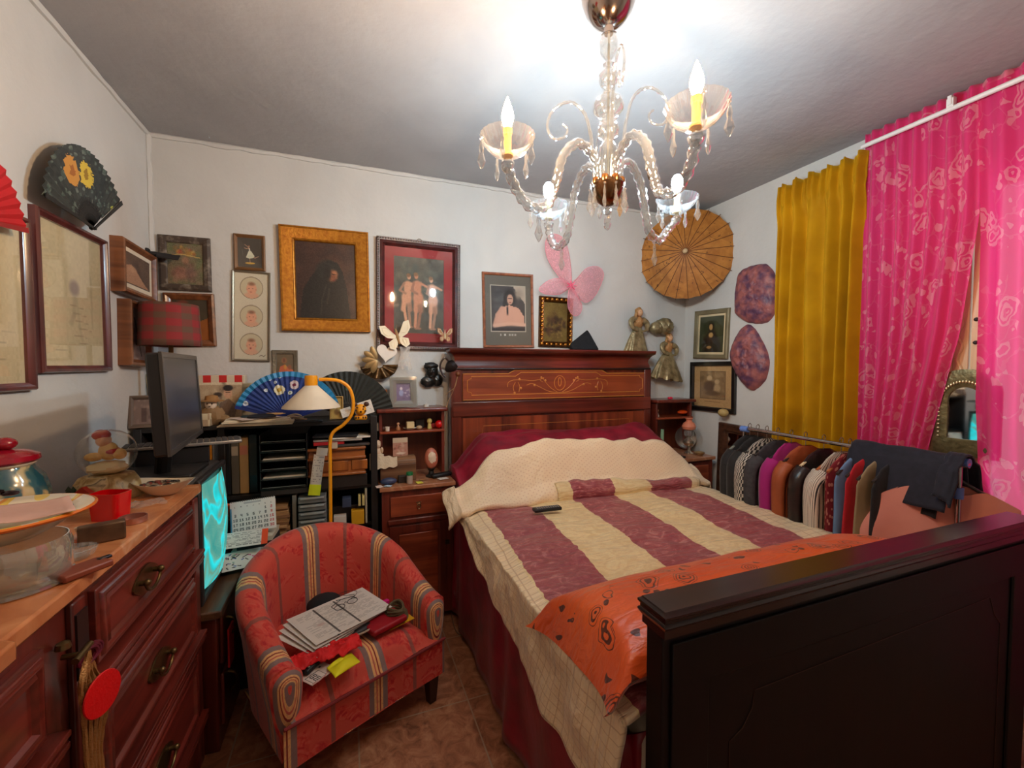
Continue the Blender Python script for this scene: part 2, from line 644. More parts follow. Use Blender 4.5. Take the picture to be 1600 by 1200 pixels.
obj('glass_stem', M().lathe(stem, CH, 28, flute=.03, fn=10), GLS, ch, smooth=60)
obj('inner_rod', M().cyl(CH + Vector((0, 0, 2.02)), CH + Vector((0, 0, 2.52)), .004), pl((200, 198, 190), .3, 1), ch)
obj('hub', M().lathe([(.03, 2.05), (.05, 2.046), (.055, 2.035), (.05, 2.015), (.036, 1.99), (.018, 1.975), (.0, 1.972)], CH, 28), HUBM, ch)
m = M()
for k in range(8):
    a = 2 * PI * k / 8
    m.lathe([(.012, 2.035), (.013, 2.05), (.010, 2.055)], CH + Vector((.043 * math.cos(a), .043 * math.sin(a), 0)), 12)
obj('arm_socket', m, BRASS, ch)


def drop(parent, p, L=.06, w_=.013, ang=0, mat=GLD):
    m = M()
    z = p[2]
    m.ball((p[0], p[1], z - .006), .0045, n=8, m=6)
    R = Matrix.Rotation(ang, 3, 'Z')
    def rg(ww, zz, th): return [Vector(p).xy.to_3d() + R @ Vector((x, y, 0)) + Vector((0, 0, zz)) for x, y in ((ww, 0), (ww * .5, th), (-ww * .5, th), (-ww, 0), (-ww * .5, -th), (ww * .5, -th))]
    prof = [(.002, z - .012, .001), (w_ * .45, z - .012 - L * .18, .003), (w_ * .55, z - .012 - L * .3, .004), (w_ * .4, z - .012 - L * .42, .003), (w_, z - .012 - L * .72, .006), (w_ * .5, z - .012 - L * .9, .004), (.001, z - .012 - L, .001)]
    vs = []
    for a_, b_, c_ in prof: vs += rg(a_, b_, c_)
    fs = [(i * 6 + k, i * 6 + (k + 1) % 6, (i + 1) * 6 + (k + 1) % 6, (i + 1) * 6 + k) for i in range(len(prof) - 1) for k in range(6)]
    m.add(vs, fs)
    return obj('crystal_drop', m, mat, parent, smooth=0)


def bez(P, n=40):
    """smooth curve through control points (Catmull-Rom)"""
    P = [Vector(p) for p in P]; P = [2 * P[0] - P[1]] + P + [2 * P[-1] - P[-2]]
    out = []; k = len(P) - 3
    for i in range(k):
        for j in range(n // k):
            t_ = j / (n // k); a, b, c, d = P[i:i + 4]
            out.append(.5 * ((2 * b) + (-a + c) * t_ + (2 * a - 5 * b + 4 * c - d) * t_ ** 2 + (-a + 3 * b - 3 * c + d) * t_ ** 3))
    out.append(P[-2]); return out


cr = Vector((math.cos(YAW), -math.sin(YAW), 0)); cf = Vector((math.sin(YAW), math.cos(YAW), 0))
arms = [((.145, -.326), 0), ((-.32, -.184), 0), ((-.163, .32), 1), ((.32, .254), 1)]
warm = emis('warm_bulb_glow', BULB_WARM[0], BULB_WARM[1]); cool = emis('cool_bulb_glow', BULB_COOL[0], BULB_COOL[1])
SLV = pl((206, 160, 96), .5)
for (la, de), kind in arms:
    d = (cr * la + cf * de)
    R_ = d.length; d.normalize(); s_ = Vector((-d.y, d.x, 0))
    def q(r, z): return CH + d * r + Vector((0, 0, z))
    pts = bez([q(.03, 2.04), q(.05, 2.105), q(.115, 2.14), q(.175, 2.09), q(.205, 2.0), q(.235, 1.93), q(.295, 1.915), q(.34, 1.955), q(R_, 2.01)], 64)
    arm = obj('arm', M().tube(pts, [.0135] * len(pts), 14, twist=70), GLS, ch, smooth=60)
    cx = q(R_, 0)
    obj('arm_cup', M().lathe([(.006, 1.995), (.016, 2.005), (.02, 2.02), (.012, 2.03), (.006, 2.035)], cx, 16, flute=.08, fn=8), GLS, arm, smooth=60)
    obj('bobeche', M().lathe([(.008, 2.036), (.022, 2.038), (.045, 2.05), (.064, 2.07), (.075, 2.092), (.077, 2.095), (.074, 2.095), (.062, 2.075), (.044, 2.054), (.022, 2.043), (.008, 2.041)], cx, 96, flute=.018, fn=24), GLB, arm, smooth=60)
    obj('candle_sleeve', M().lathe([(.016, 2.04), (.016, 2.046), (.0105, 2.05), (.0105, 2.098), (.013, 2.1), (.013, 2.116)], cx, 16), SLV if not kind else pl((214, 196, 150), .5), arm)
    obj('bulb', M().lathe([(.007, 2.116), (.0125, 2.128), (.0165, 2.142), (.0165, 2.153), (.013, 2.168), (.007, 2.186), (.003, 2.197), (0, 2.203)] if not kind else
                          [(.008, 2.116), (.013, 2.125), (.0185, 2.138), (.0205, 2.152), (.0185, 2.168), (.011, 2.18), (0, 2.185)], cx, 16), cool if kind else warm, arm)
    for k in range(5):
        a = 2 * PI * k / 5 + .4
        e = Vector((math.cos(a), math.sin(a), 0)) * .073
        drop(arm, (cx.x + e.x, cx.y + e.y, 2.09), .078, .0125, a)
    drop(arm, tuple(q(.265, 0).xy) + (1.915,), .085, .014, 0)
# scrolls between the arms
for a0, hgt, top in ((PI, 2.29, 1), (0, 2.335, 1), (-PI / 2, 2.36, 1), (PI / 2, 2.29, 1)):
    d = cr * math.cos(a0) + cf * math.sin(a0)
    def q(r, z): return CH + d * r + Vector((0, 0, z))
    e = hgt - 2.28
    L = [q(.04, 2.04), q(.048, 2.12 + e * .3), q(.058, 2.2 + e * .7), q(.08, 2.26 + e), q(.125, 2.29 + e), q(.175, 2.265 + e), q(.195, 2.215 + e), q(.175, 2.175 + e), q(.14, 2.18 + e), q(.13, 2.205 + e), q(.145, 2.22 + e)]
    pts = bez(L, 60); nn = len(pts)
    obj('scroll', M().tube(pts, [.006 - .003 * i / nn for i in range(nn)], 10, twist=120), GLS, ch, smooth=60)
for k in range(10):
    a = 2 * PI * k / 10 + .2
    r = .056
    drop(ch, (CH.x + r * math.cos(a), CH.y + r * math.sin(a), 2.03), .07, .0125, a, GLD if k % 3 else glass_thin('amber_crystal', (.95, .8, .62, 1), .03, .1, (.9, .7, .5, 1), 2.2, 1.6) if k == 0 else GLD)
m = M(); m.ball(CH + Vector((0, 0, 1.955)), .012); m.lathe([(.004, 1.945), (.012, 1.93), (.014, 1.915), (.008, 1.9), (0, 1.893)], CH, 8)
obj('finial', m, GLD, ch, smooth=0)
# ------------------------------------------------------------------ bed
MAH = wood((62, 20, 12), (120, 46, 28), 'x', .28, .45, name='mahogany')
MAHV = wood((56, 18, 11), (110, 42, 26), 'z', .28, .45, name='mahogany')
MAHD = wood((24, 9, 8), (44, 18, 15), 'x', .3, .4, name='dark_and_shaded_mahogany')
MAH_SHADED = wood((9, 5, 5), (18, 8, 8), 'z', .5, .0, name='dark_and_shaded_mahogany', spec=.3)  # footboard front: shade of its unlit side put into a blacker wood colour
VEN = wood((120, 50, 26), (156, 74, 42), 'x', .3, .4, name='figured_veneer')
VENV = wood((78, 28, 16), (154, 70, 40), 'z', .3, .4, .55, name='figured_veneer')
INL = pl((190, 120, 52), .4)
BX0, BX1 = .607, 2.138
bed = thing('bed', 'mahogany double bed with inlaid high headboard and dark panelled footboard', 'bed', ((BX0 + BX1) / 2, 1.7, 0))
hy0, hy1 = 2.655, 2.735
m = M(); m.box(BX0, BX1, hy0, hy1, .05, 1.475)
hb = obj('headboard', m, MAHV, bed, bev=.012)
# cornice with cyma profile
prof = [(0, 1.44), (.0, 1.47), (-.008, 1.49), (-.004, 1.515), (.012, 1.538), (.03, 1.55), (.034, 1.568), (.034, 1.576)]
m = M()
vs = []
for e, z in prof:
    x0 = BX0 + .035 - e - .018; x1 = BX1 - .035 + e + .018
    vs += [(x0, hy0 - .012 - e, z), (x1, hy0 - .012 - e, z), (x1, hy1, z), (x0, hy1, z)]
fs = [(i * 4 + k, i * 4 + (k + 1) % 4, i * 4 + 4 + (k + 1) % 4, i * 4 + 4 + k) for i in range(len(prof) - 1) for k in range(4)]
fs += [(0, 3, 2, 1), tuple(range(len(vs) - 4, len(vs)))]
m.add(vs, fs)
obj('cornice', m, MAH, hb, smooth=50)
xa, xb = BX0 + .075, BX1 - .045
yv = hy0
# upper panel with raised centre, framed by a dark rail
def outline(x0, x1, z0, z1, zr, cx0, cx1, c=.03):
    return [(x0, z0), (x1, z0), (x1, z1), (cx1 + c, z1), (cx1, (z1 + zr) / 2 + .004), (cx1 - c * .6, zr), (cx0 + c * .6, zr), (cx0, (z1 + zr) / 2 + .004), (cx0 - c, z1), (x0, z1)]
A3 = Matrix(((1, 0, 0), (0, 0, -1), (0, 1, 0)))
UP = outline(xa, xb, 1.245, 1.412, 1.435, 1.02, 1.72)
m = M(); m.prism(UP, .006, 0, Matrix.Translation((0, yv, 0)) @ A3.to_4x4()); obj('upper_panel', m, VEN, hb)
def strip(pts, r=.0022, closed=True, y=yv - .0075):
    m = M(); m.tube([(p[0], y, p[1]) for p in pts], r, 5, closed); return m
m = M()
def add_strip(m, pts, y, r=.002, closed=True): m.tube([(p[0], y, p[1]) for p in pts], r, 5, closed)
add_strip(m, UP, yv - .006, .0035)
i0, i1, zz0, zz1, q_ = xa + .03, xb - .03, 1.275, 1.395, .025
add_strip(m, [(i0 + q_, zz0), (i1 - q_, zz0), (i1 - q_, zz0 + q_ * .6), (i1, zz0 + q_), (i1, zz1 - q_), (i1 - q_, zz1 - q_ * .5), (i1 - q_, zz1), (1.70, zz1), (1.66, 1.42), (1.08, 1.42), (1.04, zz1), (i0 + q_, zz1), (i0 + q_, zz1 - q_ * .5), (i0, zz1 - q_), (i0, zz0 + q_), (i0 + q_, zz0 + q_ * .6)], yv - .006, .003)
# marquetry scrollwork
cx = 1.37; cz = 1.335
for k in range(24):
    pass
add_strip(m, [(cx + .042 * math.cos(a), cz + .012 + .05 * math.sin(a)) for a in np.linspace(0, 2 * PI, 24, endpoint=False)], yv - .006, .0025)
add_strip(m, [(cx + .012 * math.cos(a), cz + .02 + .03 * math.sin(a)) for a in np.linspace(0, 2 * PI, 16, endpoint=False)], yv - .006, .003)
for s in (-1, 1):
    for L in ([(0, -.055), (.08, -.045), (.16, -.01), (.21, .01), (.25, .0)], [(.02, -.05), (.07, -.02), (.11, .02), (.13, .045)], [(.12, .045), (.2, .03), (.27, .035), (.34, .035), (.38, .02), (.385, -.01)],
              [(.13, .02), (.15, .035), (.12, .05)], [(.31, .02), (.3, -.01), (.305, -.045)], [(.33, .02), (.345, -.01), (.34, -.04)]):
        add_strip(m, [tuple(v.xz) for v in bez([(cx + s * x, 0, cz + z) for x, z in L], 16)], yv - .006, .0022, False)
    for x, z in ((.14, .05), (.11, .03), (.3, .04), (.335, -.05), (.29, -.02), (.19, -.0)):
        m.ball((cx + s * x, yv - .006, cz + z), .008, .002, .008, 8, 6)
obj('marquetry', m, INL, hb)
m = M(); m.box(BX0 + .005, BX1 - .005, yv - .02, yv, 1.14, 1.235); obj('rail', m, MAH, hb, bev=.006)
m = M(); m.box(BX0 + .005, BX1 - .005, yv - .016, yv, 1.437, 1.452); obj('rail', m, MAHD, hb, bev=.005)
m = M(); m.box(xa, xb, yv - .006, yv, .5, 1.13); obj('lower_panel', m, VENV, hb)
m = M(); i0, i1, z1 = xa + .08, xb - .09, 1.075
add_strip(m, [(i0, .6), (i0, z1 - .09), (i0 + .03, z1 - .075), (i0 + .05, z1 - .04), (i0 + .055, z1), (i1 - .055, z1), (i1 - .05, z1 - .04), (i1 - .03, z1 - .075), (i1, z1 - .09), (i1, .6)], yv - .006, .0015, False)
obj('inlay_line', m, INL, hb)
for x in (BX0 + .03, BX1 - .03):
    m = M(); m.box(x - .03, x + .03, hy0 - .012, hy0, .02, 1.44); obj('stile', m, MAHV, hb, bev=.004)
# footboard
fy0, fy1 = .70, .765
m = M(); m.box(BX0 + .002, BX1 + .02, fy0 + .006, fy1 - .006, .03, .92); fb = obj('footboard', m, MAH_SHADED, bed, bev=.004)
m = M()
prof = [(0, .885), (.0, .902), (.006, .908), (.010, .914), (.007, .918), (.004, .920), (.004, .926), (.009, .931), (.009, .936), (.003, .940), (.0, .944)]
vs = []
for e, z in prof: vs += [(BX0 - .0 - e * .7, fy0 - .002 - e, z), (BX1 + .03 + e, fy0 - .002 - e, z), (BX1 + .03 + e, fy1 + .006 + e, z), (BX0 - .0 - e * .7, fy1 + .006 + e, z)]
fs = [(i * 4 + k, i * 4 + (k + 1) % 4, i * 4 + 4 + (k + 1) % 4, i * 4 + 4 + k) for i in range(len(prof) - 1) for k in range(4)]
fs += [(0, 3, 2, 1), tuple(range(len(vs) - 4, len(vs)))]
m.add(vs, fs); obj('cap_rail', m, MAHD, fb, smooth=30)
m = M(wallT('B', (1.38, fy0 + .006, .44))); m.ring(1.50, .86, [(0, 0), (0, .008), (.1, .008), (.104, .003), (.104, 0)]); obj('panel_frame', m, MAH_SHADED, fb, bev=.002)
m = M(); pts = []
add_strip(m, [(.80, .1), (.80, .60), (.84, .62), (.87, .66), (.875, .70), (1.9, .72), (1.93, .66), (1.97, .62), (1.97, .1)], fy0 + .005, .001, False)
obj('inlay_line', m, pl((60, 34, 24), .4), fb)
for x in (BX0 + .02, BX1 - .02):
    m = M(); m.box(x - .02, x + .02, .76, 2.66, .22, .40); obj('side_rail', m, MAHD, bed, bev=.004)
m = M(); m.box(BX0 + .03, BX1 - .03, .775, 2.64, .30, .60); obj('mattress', m, pl((200, 190, 170), .8), bed, bev=.04)

# fabrics of the bed
CREAMC, CREAMD = (226, 192, 138), (206, 170, 112)
def quilt_mat():
    n = NT('striped_satin_quilt')
    v, u, t_ = n.puv()
    # wavy stripe edges
    uu = n.math('ADD', u, n.math('MULTIPLY', n.math('SUBTRACT', n.noise(v, 30, 1), .5), .012))
    st = n.ramp(uu, [(0, (0, 0, 0, 1)), (.27, (1, 1, 1, 1)), (.41, (0, 0, 0, 1)), (.545, (1, 1, 1, 1)), (.68, (0, 0, 0, 1)), (.795, (1, 1, 1, 1)), (.925, (0, 0, 0, 1))], True)
    # damask motifs
    mo = n.noise(v, 22, 4, 2.2, .6)
    r_ = n.ramp(mo, [(.42, lin((156, 72, 80))), (.55, lin((172, 88, 92))), (.66, lin((206, 136, 132)))])
    c_ = n.ramp(mo, [(.4, lin((236, 208, 152))), (.6, lin((248, 226, 174)))])
    # border with a fine lattice of stitches
    bo = n.math('MAXIMUM', n.math('LESS_THAN', u, .27), n.math('GREATER_THAN', u, .925))
    def lat(a, f): return n.math('GREATER_THAN', n.math('FRACT', n.math('MULTIPLY', a, f)), .90)
    d1 = n.math('ADD', n.math('MULTIPLY', u, 1.35), t_); 
    la = n.math('MAXIMUM', lat(n.math('MULTIPLY', u, 1.35), 40), lat(t_, 40))
    bc = n.mix(n.math('MULTIPLY', la, .55), lin((246, 222, 182)), lin((190, 148, 100)))
    c = n.mix(st, c_, r_)
    n.base(n.mix(bo, c, bc))
    w1 = n.math('MULTIPLY', n.noise(v, 60, 3, .5), .4)
    w2 = n.noise(n.n('ShaderNodeMapping', Vector=v, Scale=(3, 14, 1)).outputs[0], 4, 3, .6)
    n.bump(n.math('ADD', w1, w2), .8, .014)
    return n.set(.42, spec=.5, sheen=.3)


QM = quilt_mat()
def dots_mat():
    n = NT('dotted_cream_satin')
    v, u, t_ = n.puv()
    def lat(a, f): return n.math('GREATER_THAN', n.math('FRACT', n.math('MULTIPLY', a, f)), .72)
    la = n.math('MULTIPLY', lat(n.math('ADD', u, t_), 46), lat(n.math('SUBTRACT', u, t_), 46))
    n.base(n.mix(n.math('MULTIPLY', la, .5), lin((250, 226, 190)), lin((206, 156, 120))))
    n.bump(n.math('ADD', n.noise(v, 9, 3, 1.0), n.math('MULTIPLY', n.noise(v, 60, 2), .2)), .5, .02)
    return n.set(.45, sheen=.3)


DM = dots_mat()
MAR = pl((116, 12, 36), .42, c2=(156, 22, 50), sc=9, bump=.5, bsc=22, name='crimson_satin', sheen=.1)


def sm(a, b, x):
    t_ = min(1, max(0, (x - a) / (b - a))); return t_ * t_ * (3 - 2 * t_)


def nz(x, y, z=0, s=0): return noise.noise(Vector((x, y, z + s * 17.3)))


def top_z(x, y):
    z = .655 + .03 * sm(1.0, 1.9, y)
    z += .012 * nz(x * 4, y * 7) + .007 * nz(x * 11, y * 15, 3)
    # pillows under the head end
    hump = sm(2.16, 2.34, y) * (.26 + .03 * nz(x * 2.4, y * 2, 5))
    hump *= sm(.45, .80, x) * sm(2.28, 2.0, x) if False else 1
    e = sm(.56, .80, x) * (1 - sm(1.95, 2.2, x))
    z += hump * (.25 + .75 * e)
    return z


HEMZ = [(.78, .40), (1.12, .42), (1.43, .457), (1.7, .52), (2.05, .60), (2.4, .70)]
def hem(y):
    ys = [a for a, b in HEMZ]; return float(np.interp(y, ys, [b for a, b in HEMZ]))


def cross(u, y, zt, xl=.60, xr=2.15, hl=.45, hr=.35, out=.0, push=0.0):
    """bed cover cross-section: u<.2 hangs left, .2-.9 lies on top, >.9 hangs right"""
    if u < .2:
        k = u / .2
        z = hl + (zt(xl + .03, y) - .012 - hl) * k
        x = xl - .035 - .03 * (1 - k) - push + (.005 * math.sin(y * 19 + 5 * nz(y * 3, 0)) + .022 * nz(y * 4, k * 2, 3)) * (1 - k) + .008 * nz(y * 14, k * 3)
        return x, z
    if u > .9:
        k = (u - .9) / .1
        z0 = zt(xr - .03, y) - .012
        return xr + .02 + .02 * k + .008 * math.sin(y * 30) * k, z0 + (hr - z0) * k
    k = (u - .2) / .7
    x = xl - .03 + (xr - xl + .045) * k
    z = zt(min(max(x, xl), xr), y)
    e = min(k, 1 - k)
    z -= .02 * (1 - sm(0, .05, e))
    return x, z


duv = thing('duvet', 'striped cream and dusky pink satin duvet spread over the bed', 'duvet', (1.38, 1.5, .66))
def fq(u, v):
    y = .79 + v * (2.30 - .79)
    x, z = cross(u, y, top_z, hl=hem(y))
    return (x, y + .006 * nz(x * 5, y * 5, 9), z + .012)
def gq(u, v):
    if u < .2: uu = .27 * u / .2 * .75
    else: uu = .2 + (u - .2) / .7 * .74
    return (uu, v * 1.3, 0)
def gq2(u, v):
    y = .79 + v * 1.51
    x, z = cross(u, y, top_z, hl=hem(y))
    # stripe coordinate follows x across the mattress
    X = x if u >= .2 else .57 - (1 - u / .2) * .28
    xs = [.2, .57, .655, .925, 1.19, 1.46, 1.70, 1.97, 2.2]; us = [0, .24, .27, .41, .545, .68, .795, .925, 1]
    sk = .045 * (1 - sm(1.2, 2.1, y))
    return (float(np.interp(X + sk, xs, us)), v * 1.1, 0)
obj('duvet_cover', M().grid(120, 110, fq, gq2), QM, duv, smooth=180, solid=.02)


def fold(u, v):
    # v 0..1 : front roll -> up over the pillows
    y0 = 2.14 - .05 * nz(u * 3, 1) + .03 * (1 - sm(0, .4, u))
    y = y0 + v * (.20 + .0 * u)
    zz = lambda x, y_: top_z(x, y_)
    hl = hem(2.2) - .05 + .12 * v
    x, z = cross(u, y, zz, xl=.575, xr=2.17, hl=hl, hr=.6)
    th = .055 * math.sin(PI * min(1, v / .28) * .5) * (1 if v < .8 else (1 - sm(.8, 1, v) * .6))
    z += .012 + th + .016 * nz(x * 5, y * 9, 2) + .012 * nz(x * 13, y * 22, 5)
    if u < .2: x -= .03 * (1 - u / .2)
    return (x, y - (.03 * math.sin(PI * min(1, v / .25))), z)
def gf(u, v): return (u * 1.6, v * .42, 0)
obj('turned_back_lining', M().grid(110, 34, fold, gf), DM, duv, smooth=180, solid=.012)
def patch(u, v):
    # where the striped face shows below the turned-back lining
    uu = .2 + .7 * (.34 + u * .60)
    p = Vector(fold(uu, -.02 + .27 * v))
    return (p.x, p.y - .016, p.z - .004 + .012 * math.sin(PI * v))
def gp(u, v):
    x = patch(u, v)[0]
    return (float(np.interp(x, [.9, 1.19, 1.46, 1.72, 2.02, 2.2], [.43, .545, .68, .795, .925, 1])), v * .2, 0)
obj('turned_back_stripe', M().grid(60, 8, patch, gp), QM, duv, smooth=180, solid=.006)

# maroon bedspread: over the pillows and hanging to the floor
sp = thing('bedspread', 'dark crimson satin bedspread under the duvet, hanging to the floor', 'bedspread', (1.38, 1.7, .1))
def fs_(u, v):
    y = 2.22 + v * .42
    def zt(x, y_):
        return top_z(x, y_) + .075 * sm(2.3, 2.5, y_) - .06 * sm(2.58, 2.66, y_) + .025 * nz(x * 2.2, y_ * 3, 8)
    x, z = cross(u, y, zt, xl=.62, xr=2.13, hl=.12, hr=.5)
    if u < .2: x = x - .0
    return (x, y, z + .02 + .012 * nz(x * 7, y * 16, 4))
obj('pillow_cover', M().grid(110, 30, fs_), MAR, sp, smooth=180, solid=.006)
def fh(u, v):
    y = .80 + u * 1.84
    z = .03 + v * (.60)
    x = .578 - .018 * (1 - v) + .010 * math.sin(y * 20 + 6 * nz(y * 2, 0)) * (1 - v * .6) + .02 * nz(y * 5, v * 2, 6)
    return (x, y, z)
obj('side_drape', M().grid(140, 16, fh), MAR, sp, smooth=180, solid=.004)
def fe(u, v):
    y = .86 - v * .08
    x = .605 + .15 * v * v + .01 * math.sin(v * 14 + u * 3)
    return (x - .01 * u, y, .03 + u * (.52 + .06 * v))
for side in (0,):
    obj('corner_fold', M().grid(10, 14, fe), pl((120, 12, 30), .35, c2=(150, 20, 44), sc=9, bump=.4, bsc=14, name='crimson_satin'), sp, smooth=180, solid=.004)

# orange pillow
def orange_mat():
    n = NT('orange_floral_satin')
    co = n.obj_co((1, 1, 1))
    vo = n.n('ShaderNodeTexVoronoi', Scale=9.0); vo.inputs['Randomness'].default_value = .75; 
    dis = n.n('ShaderNodeVectorMath', _operation='ADD')
    nn = n.n('ShaderNodeTexNoise', Scale=9.0, Detail=2.0)
    n.l(co, nn.inputs['Vector'])
    sc_ = n.n('ShaderNodeVectorMath', _operation='SCALE'); n.l(nn.outputs[1], sc_.inputs[0]); sc_.inputs['Scale'].default_value = .10
    n.l(co, dis.inputs[0]); n.l(sc_.outputs[0], dis.inputs[1])
    n.l(dis.outputs[0], vo.inputs['Vector'])
    d = vo.outputs['Distance']
    pet = n.math('MULTIPLY', n.math('LESS_THAN', d, .34), n.math('GREATER_THAN', n.math('SINE', n.math('MULTIPLY', d, 60)), .35))
    v2 = n.n('ShaderNodeTexVoronoi', Scale=16.0); n.l(dis.outputs[0], v2.inputs['Vector'])
    lf = n.math('MULTIPLY', n.math('LESS_THAN', v2.outputs['Distance'], .22), n.math('MULTIPLY', n.math('GREATER_THAN', d, .36), n.math('LESS_THAN', d, .62)))
    f = n.math('MAXIMUM', pet, lf)
    n.base(n.mix(f, n.ramp(n.noise(co, 4, 2), [(.3, lin((214, 76, 18))), (.7, lin((236, 98, 28)))]), lin((92, 34, 12))))
    n.bump(n.noise(n.obj_co((3, 9, 5)), 3, 3, .8), .45, .02)
    return n.set(.33, sheen=.3)
OM = orange_mat()
m = M()
def pil(side):
    def f(u, v):
        a = 2 * u - 1; b = 2 * v - 1
        k = (1 - abs(a) ** 5) * (1 - abs(b) ** 2.6)
        th = .14 * max(0, k) ** .5
        ex = 1 + .06 * abs(b) ** 4; ey = 1 + .12 * abs(a) ** 8
        x = 1.295 + a * .735 * ex; y = 1.0 + b * .205 * ey
        z = .715 + .05 * (b < 2) * (-b) * .5 + side * th * (.5 if side < 0 else .75) + .008 * nz(x * 8, y * 8, 1) * k
        z -= .06 * sm(-.90, -1.0, a) * 1.0 + .0
        if y < .80: z += .0
        return (x, max(y, .785), z)
    return f
m.grid(90, 30, pil(1)); m.grid(90, 30, lambda u, v: pil(-1)(1 - u, v))
solo('pillow', m, OM, 'orange satin pillow with dark roses lying against the footboard', 'pillow', smooth=180)

# remote on the bed
a, b = pZ(833, 806, .70), pZ(876, 801, .70)
c_ = (a + b) / 2; c_.z = top_z(c_.x, c_.y) + .028
ang = math.atan2((b - a).y, (b - a).x)
R3 = Matrix.Rotation(ang, 3, 'Z')
BLK = pl((22, 22, 24), .45); BLK2 = pl((12, 12, 13), .5)
def remote(c_, ang, label, L=.15, W=.045, group=None, mat=BLK, keys=(150, 150, 150)):
    T = Matrix.Translation(c_) @ Matrix.Rotation(ang, 4, 'Z')
    r = thing('remote_control', label, 'remote control', T=T, group=group)
    obj('case', M(T).box(-L / 2, L / 2, -W / 2, W / 2, 0, .018), mat, r, bev=.006, seg=3)
    m = M(T)
    for i in range(10):
        for j in range(3): m.cbox((-L / 2 + .02 + i * .0125, -W / 2 + .011 + j * .0115, .0185), .006, .006, .003)
    obj('buttons', m, pl(keys, .5), r)
    return r
remote(c_, ang, 'black remote control lying on the duvet')
# ------------------------------------------------------------------ dresser
DRW = wood((72, 24, 17), (124, 47, 36), 'y', .3, .4, name='dresser_wood')
DRV = wood((62, 21, 15), (112, 42, 31), 'z', .3, .4, name='dresser_wood')
def marble(name, c1, c2, vein, rough=.2):
    n = NT(name); co = n.obj_co((1, 1, 1))
    dis = n.n('ShaderNodeVectorMath', _operation='ADD')
    nn = n.n('ShaderNodeTexNoise', Scale=4.0, Detail=4.0); n.l(co, nn.inputs['Vector'])
    s_ = n.n('ShaderNodeVectorMath', _operation='SCALE'); n.l(nn.outputs[1], s_.inputs[0]); s_.inputs['Scale'].default_value = .35
    n.l(co, dis.inputs[0]); n.l(s_.outputs[0], dis.inputs[1])
    vo = n.n('ShaderNodeTexVoronoi', _feature='DISTANCE_TO_EDGE', Scale=3.2); n.l(dis.outputs[0], vo.inputs['Vector'])
    ve = n.ramp(vo.outputs['Distance'], [(.0, (1, 1, 1, 1)), (.03, (0, 0, 0, 1))])
    b = n.ramp(n.noise(co, 9, 6, 1), [(.3, lin(c1)), (.7, lin(c2))])
    n.base(n.mix(n.math('MULTIPLY', ve, .38), b, lin(vein)))
    return n.set(rough, coat=.2)


MARB = marble('red_marble', (178, 106, 62), (214, 144, 94), (236, 194, 152))
BRS = pl((104, 84, 52), .35, .9)
FX = -.5
DY0, DY1, DZ = .28, 1.80, 1.03
dr = thing('dresser', 'red-brown wooden dresser with marble top and brass drawer handles along the left wall', 'dresser', (-.73, 1.04, 0))
m = M(); m.box(XL + .01, FX - .012, DY0, DY1, .04, DZ - .032); obj('body', m, DRV, dr, bev=.003)
m = M()
m.prism([(XL + .005, DY0 - .02), (FX + .02, DY0 - .02), (FX + .02, .875), (FX - .0, .885), (FX - .0, .90), (FX + .0, DY1 + .04), (XL + .005, DY1 + .04)], .032, DZ - .03)
obj('marble_top', m, MARB, dr, bev=.005)
# drawers on the right column
def drawer(y0, y1, z0, z1, parent=dr, hy=None, name='drawer', handle=True):
    T = wallT('L', Vector((FX - .014, (y0 + y1) / 2, (z0 + z1) / 2)))
    m = M(T); m.cbox((0, 0, .008), y1 - y0, z1 - z0, .016)
    d = obj(name, m, DRW, parent, bev=.003)
    m = M(T); m.ring(y1 - y0 - .02, z1 - z0 - .02, [(0, .014), (.004, .022), (.012, .024), (.018, .018), (.024, .024), (.03, .015)])
    obj('moulding', m, DRW, d, smooth=60)
    if handle:
        hy = (y0 + y1) / 2 if hy is None else hy
        HT = wallT('L', Vector((FX + .003, hy, (z0 + z1) / 2 + .0)))
        m = M(HT @ Matrix.Scale(1.3, 4))
        pl_ = [(.030 * math.cos(a) * (1 + .1 * math.cos(4 * a)), .020 * math.sin(a)) for a in np.linspace(0, 2 * PI, 28, endpoint=False)]
        pl_ = [(x * 1.7, y * 1.3) for x, y in pl_]
        m.prism(pl_, .003, 0)
        for s in (-1, 1): m.cyl((s * .032, .004, 0), (s * .032, .004, .014), .005); m.ball((s * .032, .004, .015), .007, n=10, m=6)
        m.tube([(.034 * math.cos(a), .004 + .024 * math.sin(a), .014) for a in np.linspace(-PI, 0, 14)], .0028, 8)
        obj('handle', m, BRS, d)
    return d


drawer(1.135, 1.735, .825, .985, hy=1.36)
for z0, z1 in ((.53, .735), (.24, .455)):
    drawer(1.135, 1.735, z0, z1, hy=1.43)
for z0, z1 in ((.752, .812), (.468, .520), (.175, .228)):
    T = None
    m = M(); 
    for k, e in enumerate((.0, .008, .014, .010, .016)):
        m.box(FX - .014, FX + .004 + e, 1.10, 1.79, z0 + (z1 - z0) * k / 5, z0 + (z1 - z0) * (k + 1) / 5)
    obj('rail_moulding', m, DRW, dr, bev=.002)
m = M(); m.box(FX - .014, FX + .004, 1.062, 1.10, .84, .97); obj('dark_block', m, pl((24, 12, 10), .4), dr)
for y0, y1 in ((1.058, 1.102), (1.755, 1.80)):
    m = M(); m.box(FX - .014, FX + .0, y0, y1, .04, DZ - .035); obj('stile', m, DRV, dr, bev=.004)
d2 = drawer(.36, .97, .80, .965, hy=1.015, handle=False)
dd = drawer(.36, .97, .16, .72, handle=False, name='door')
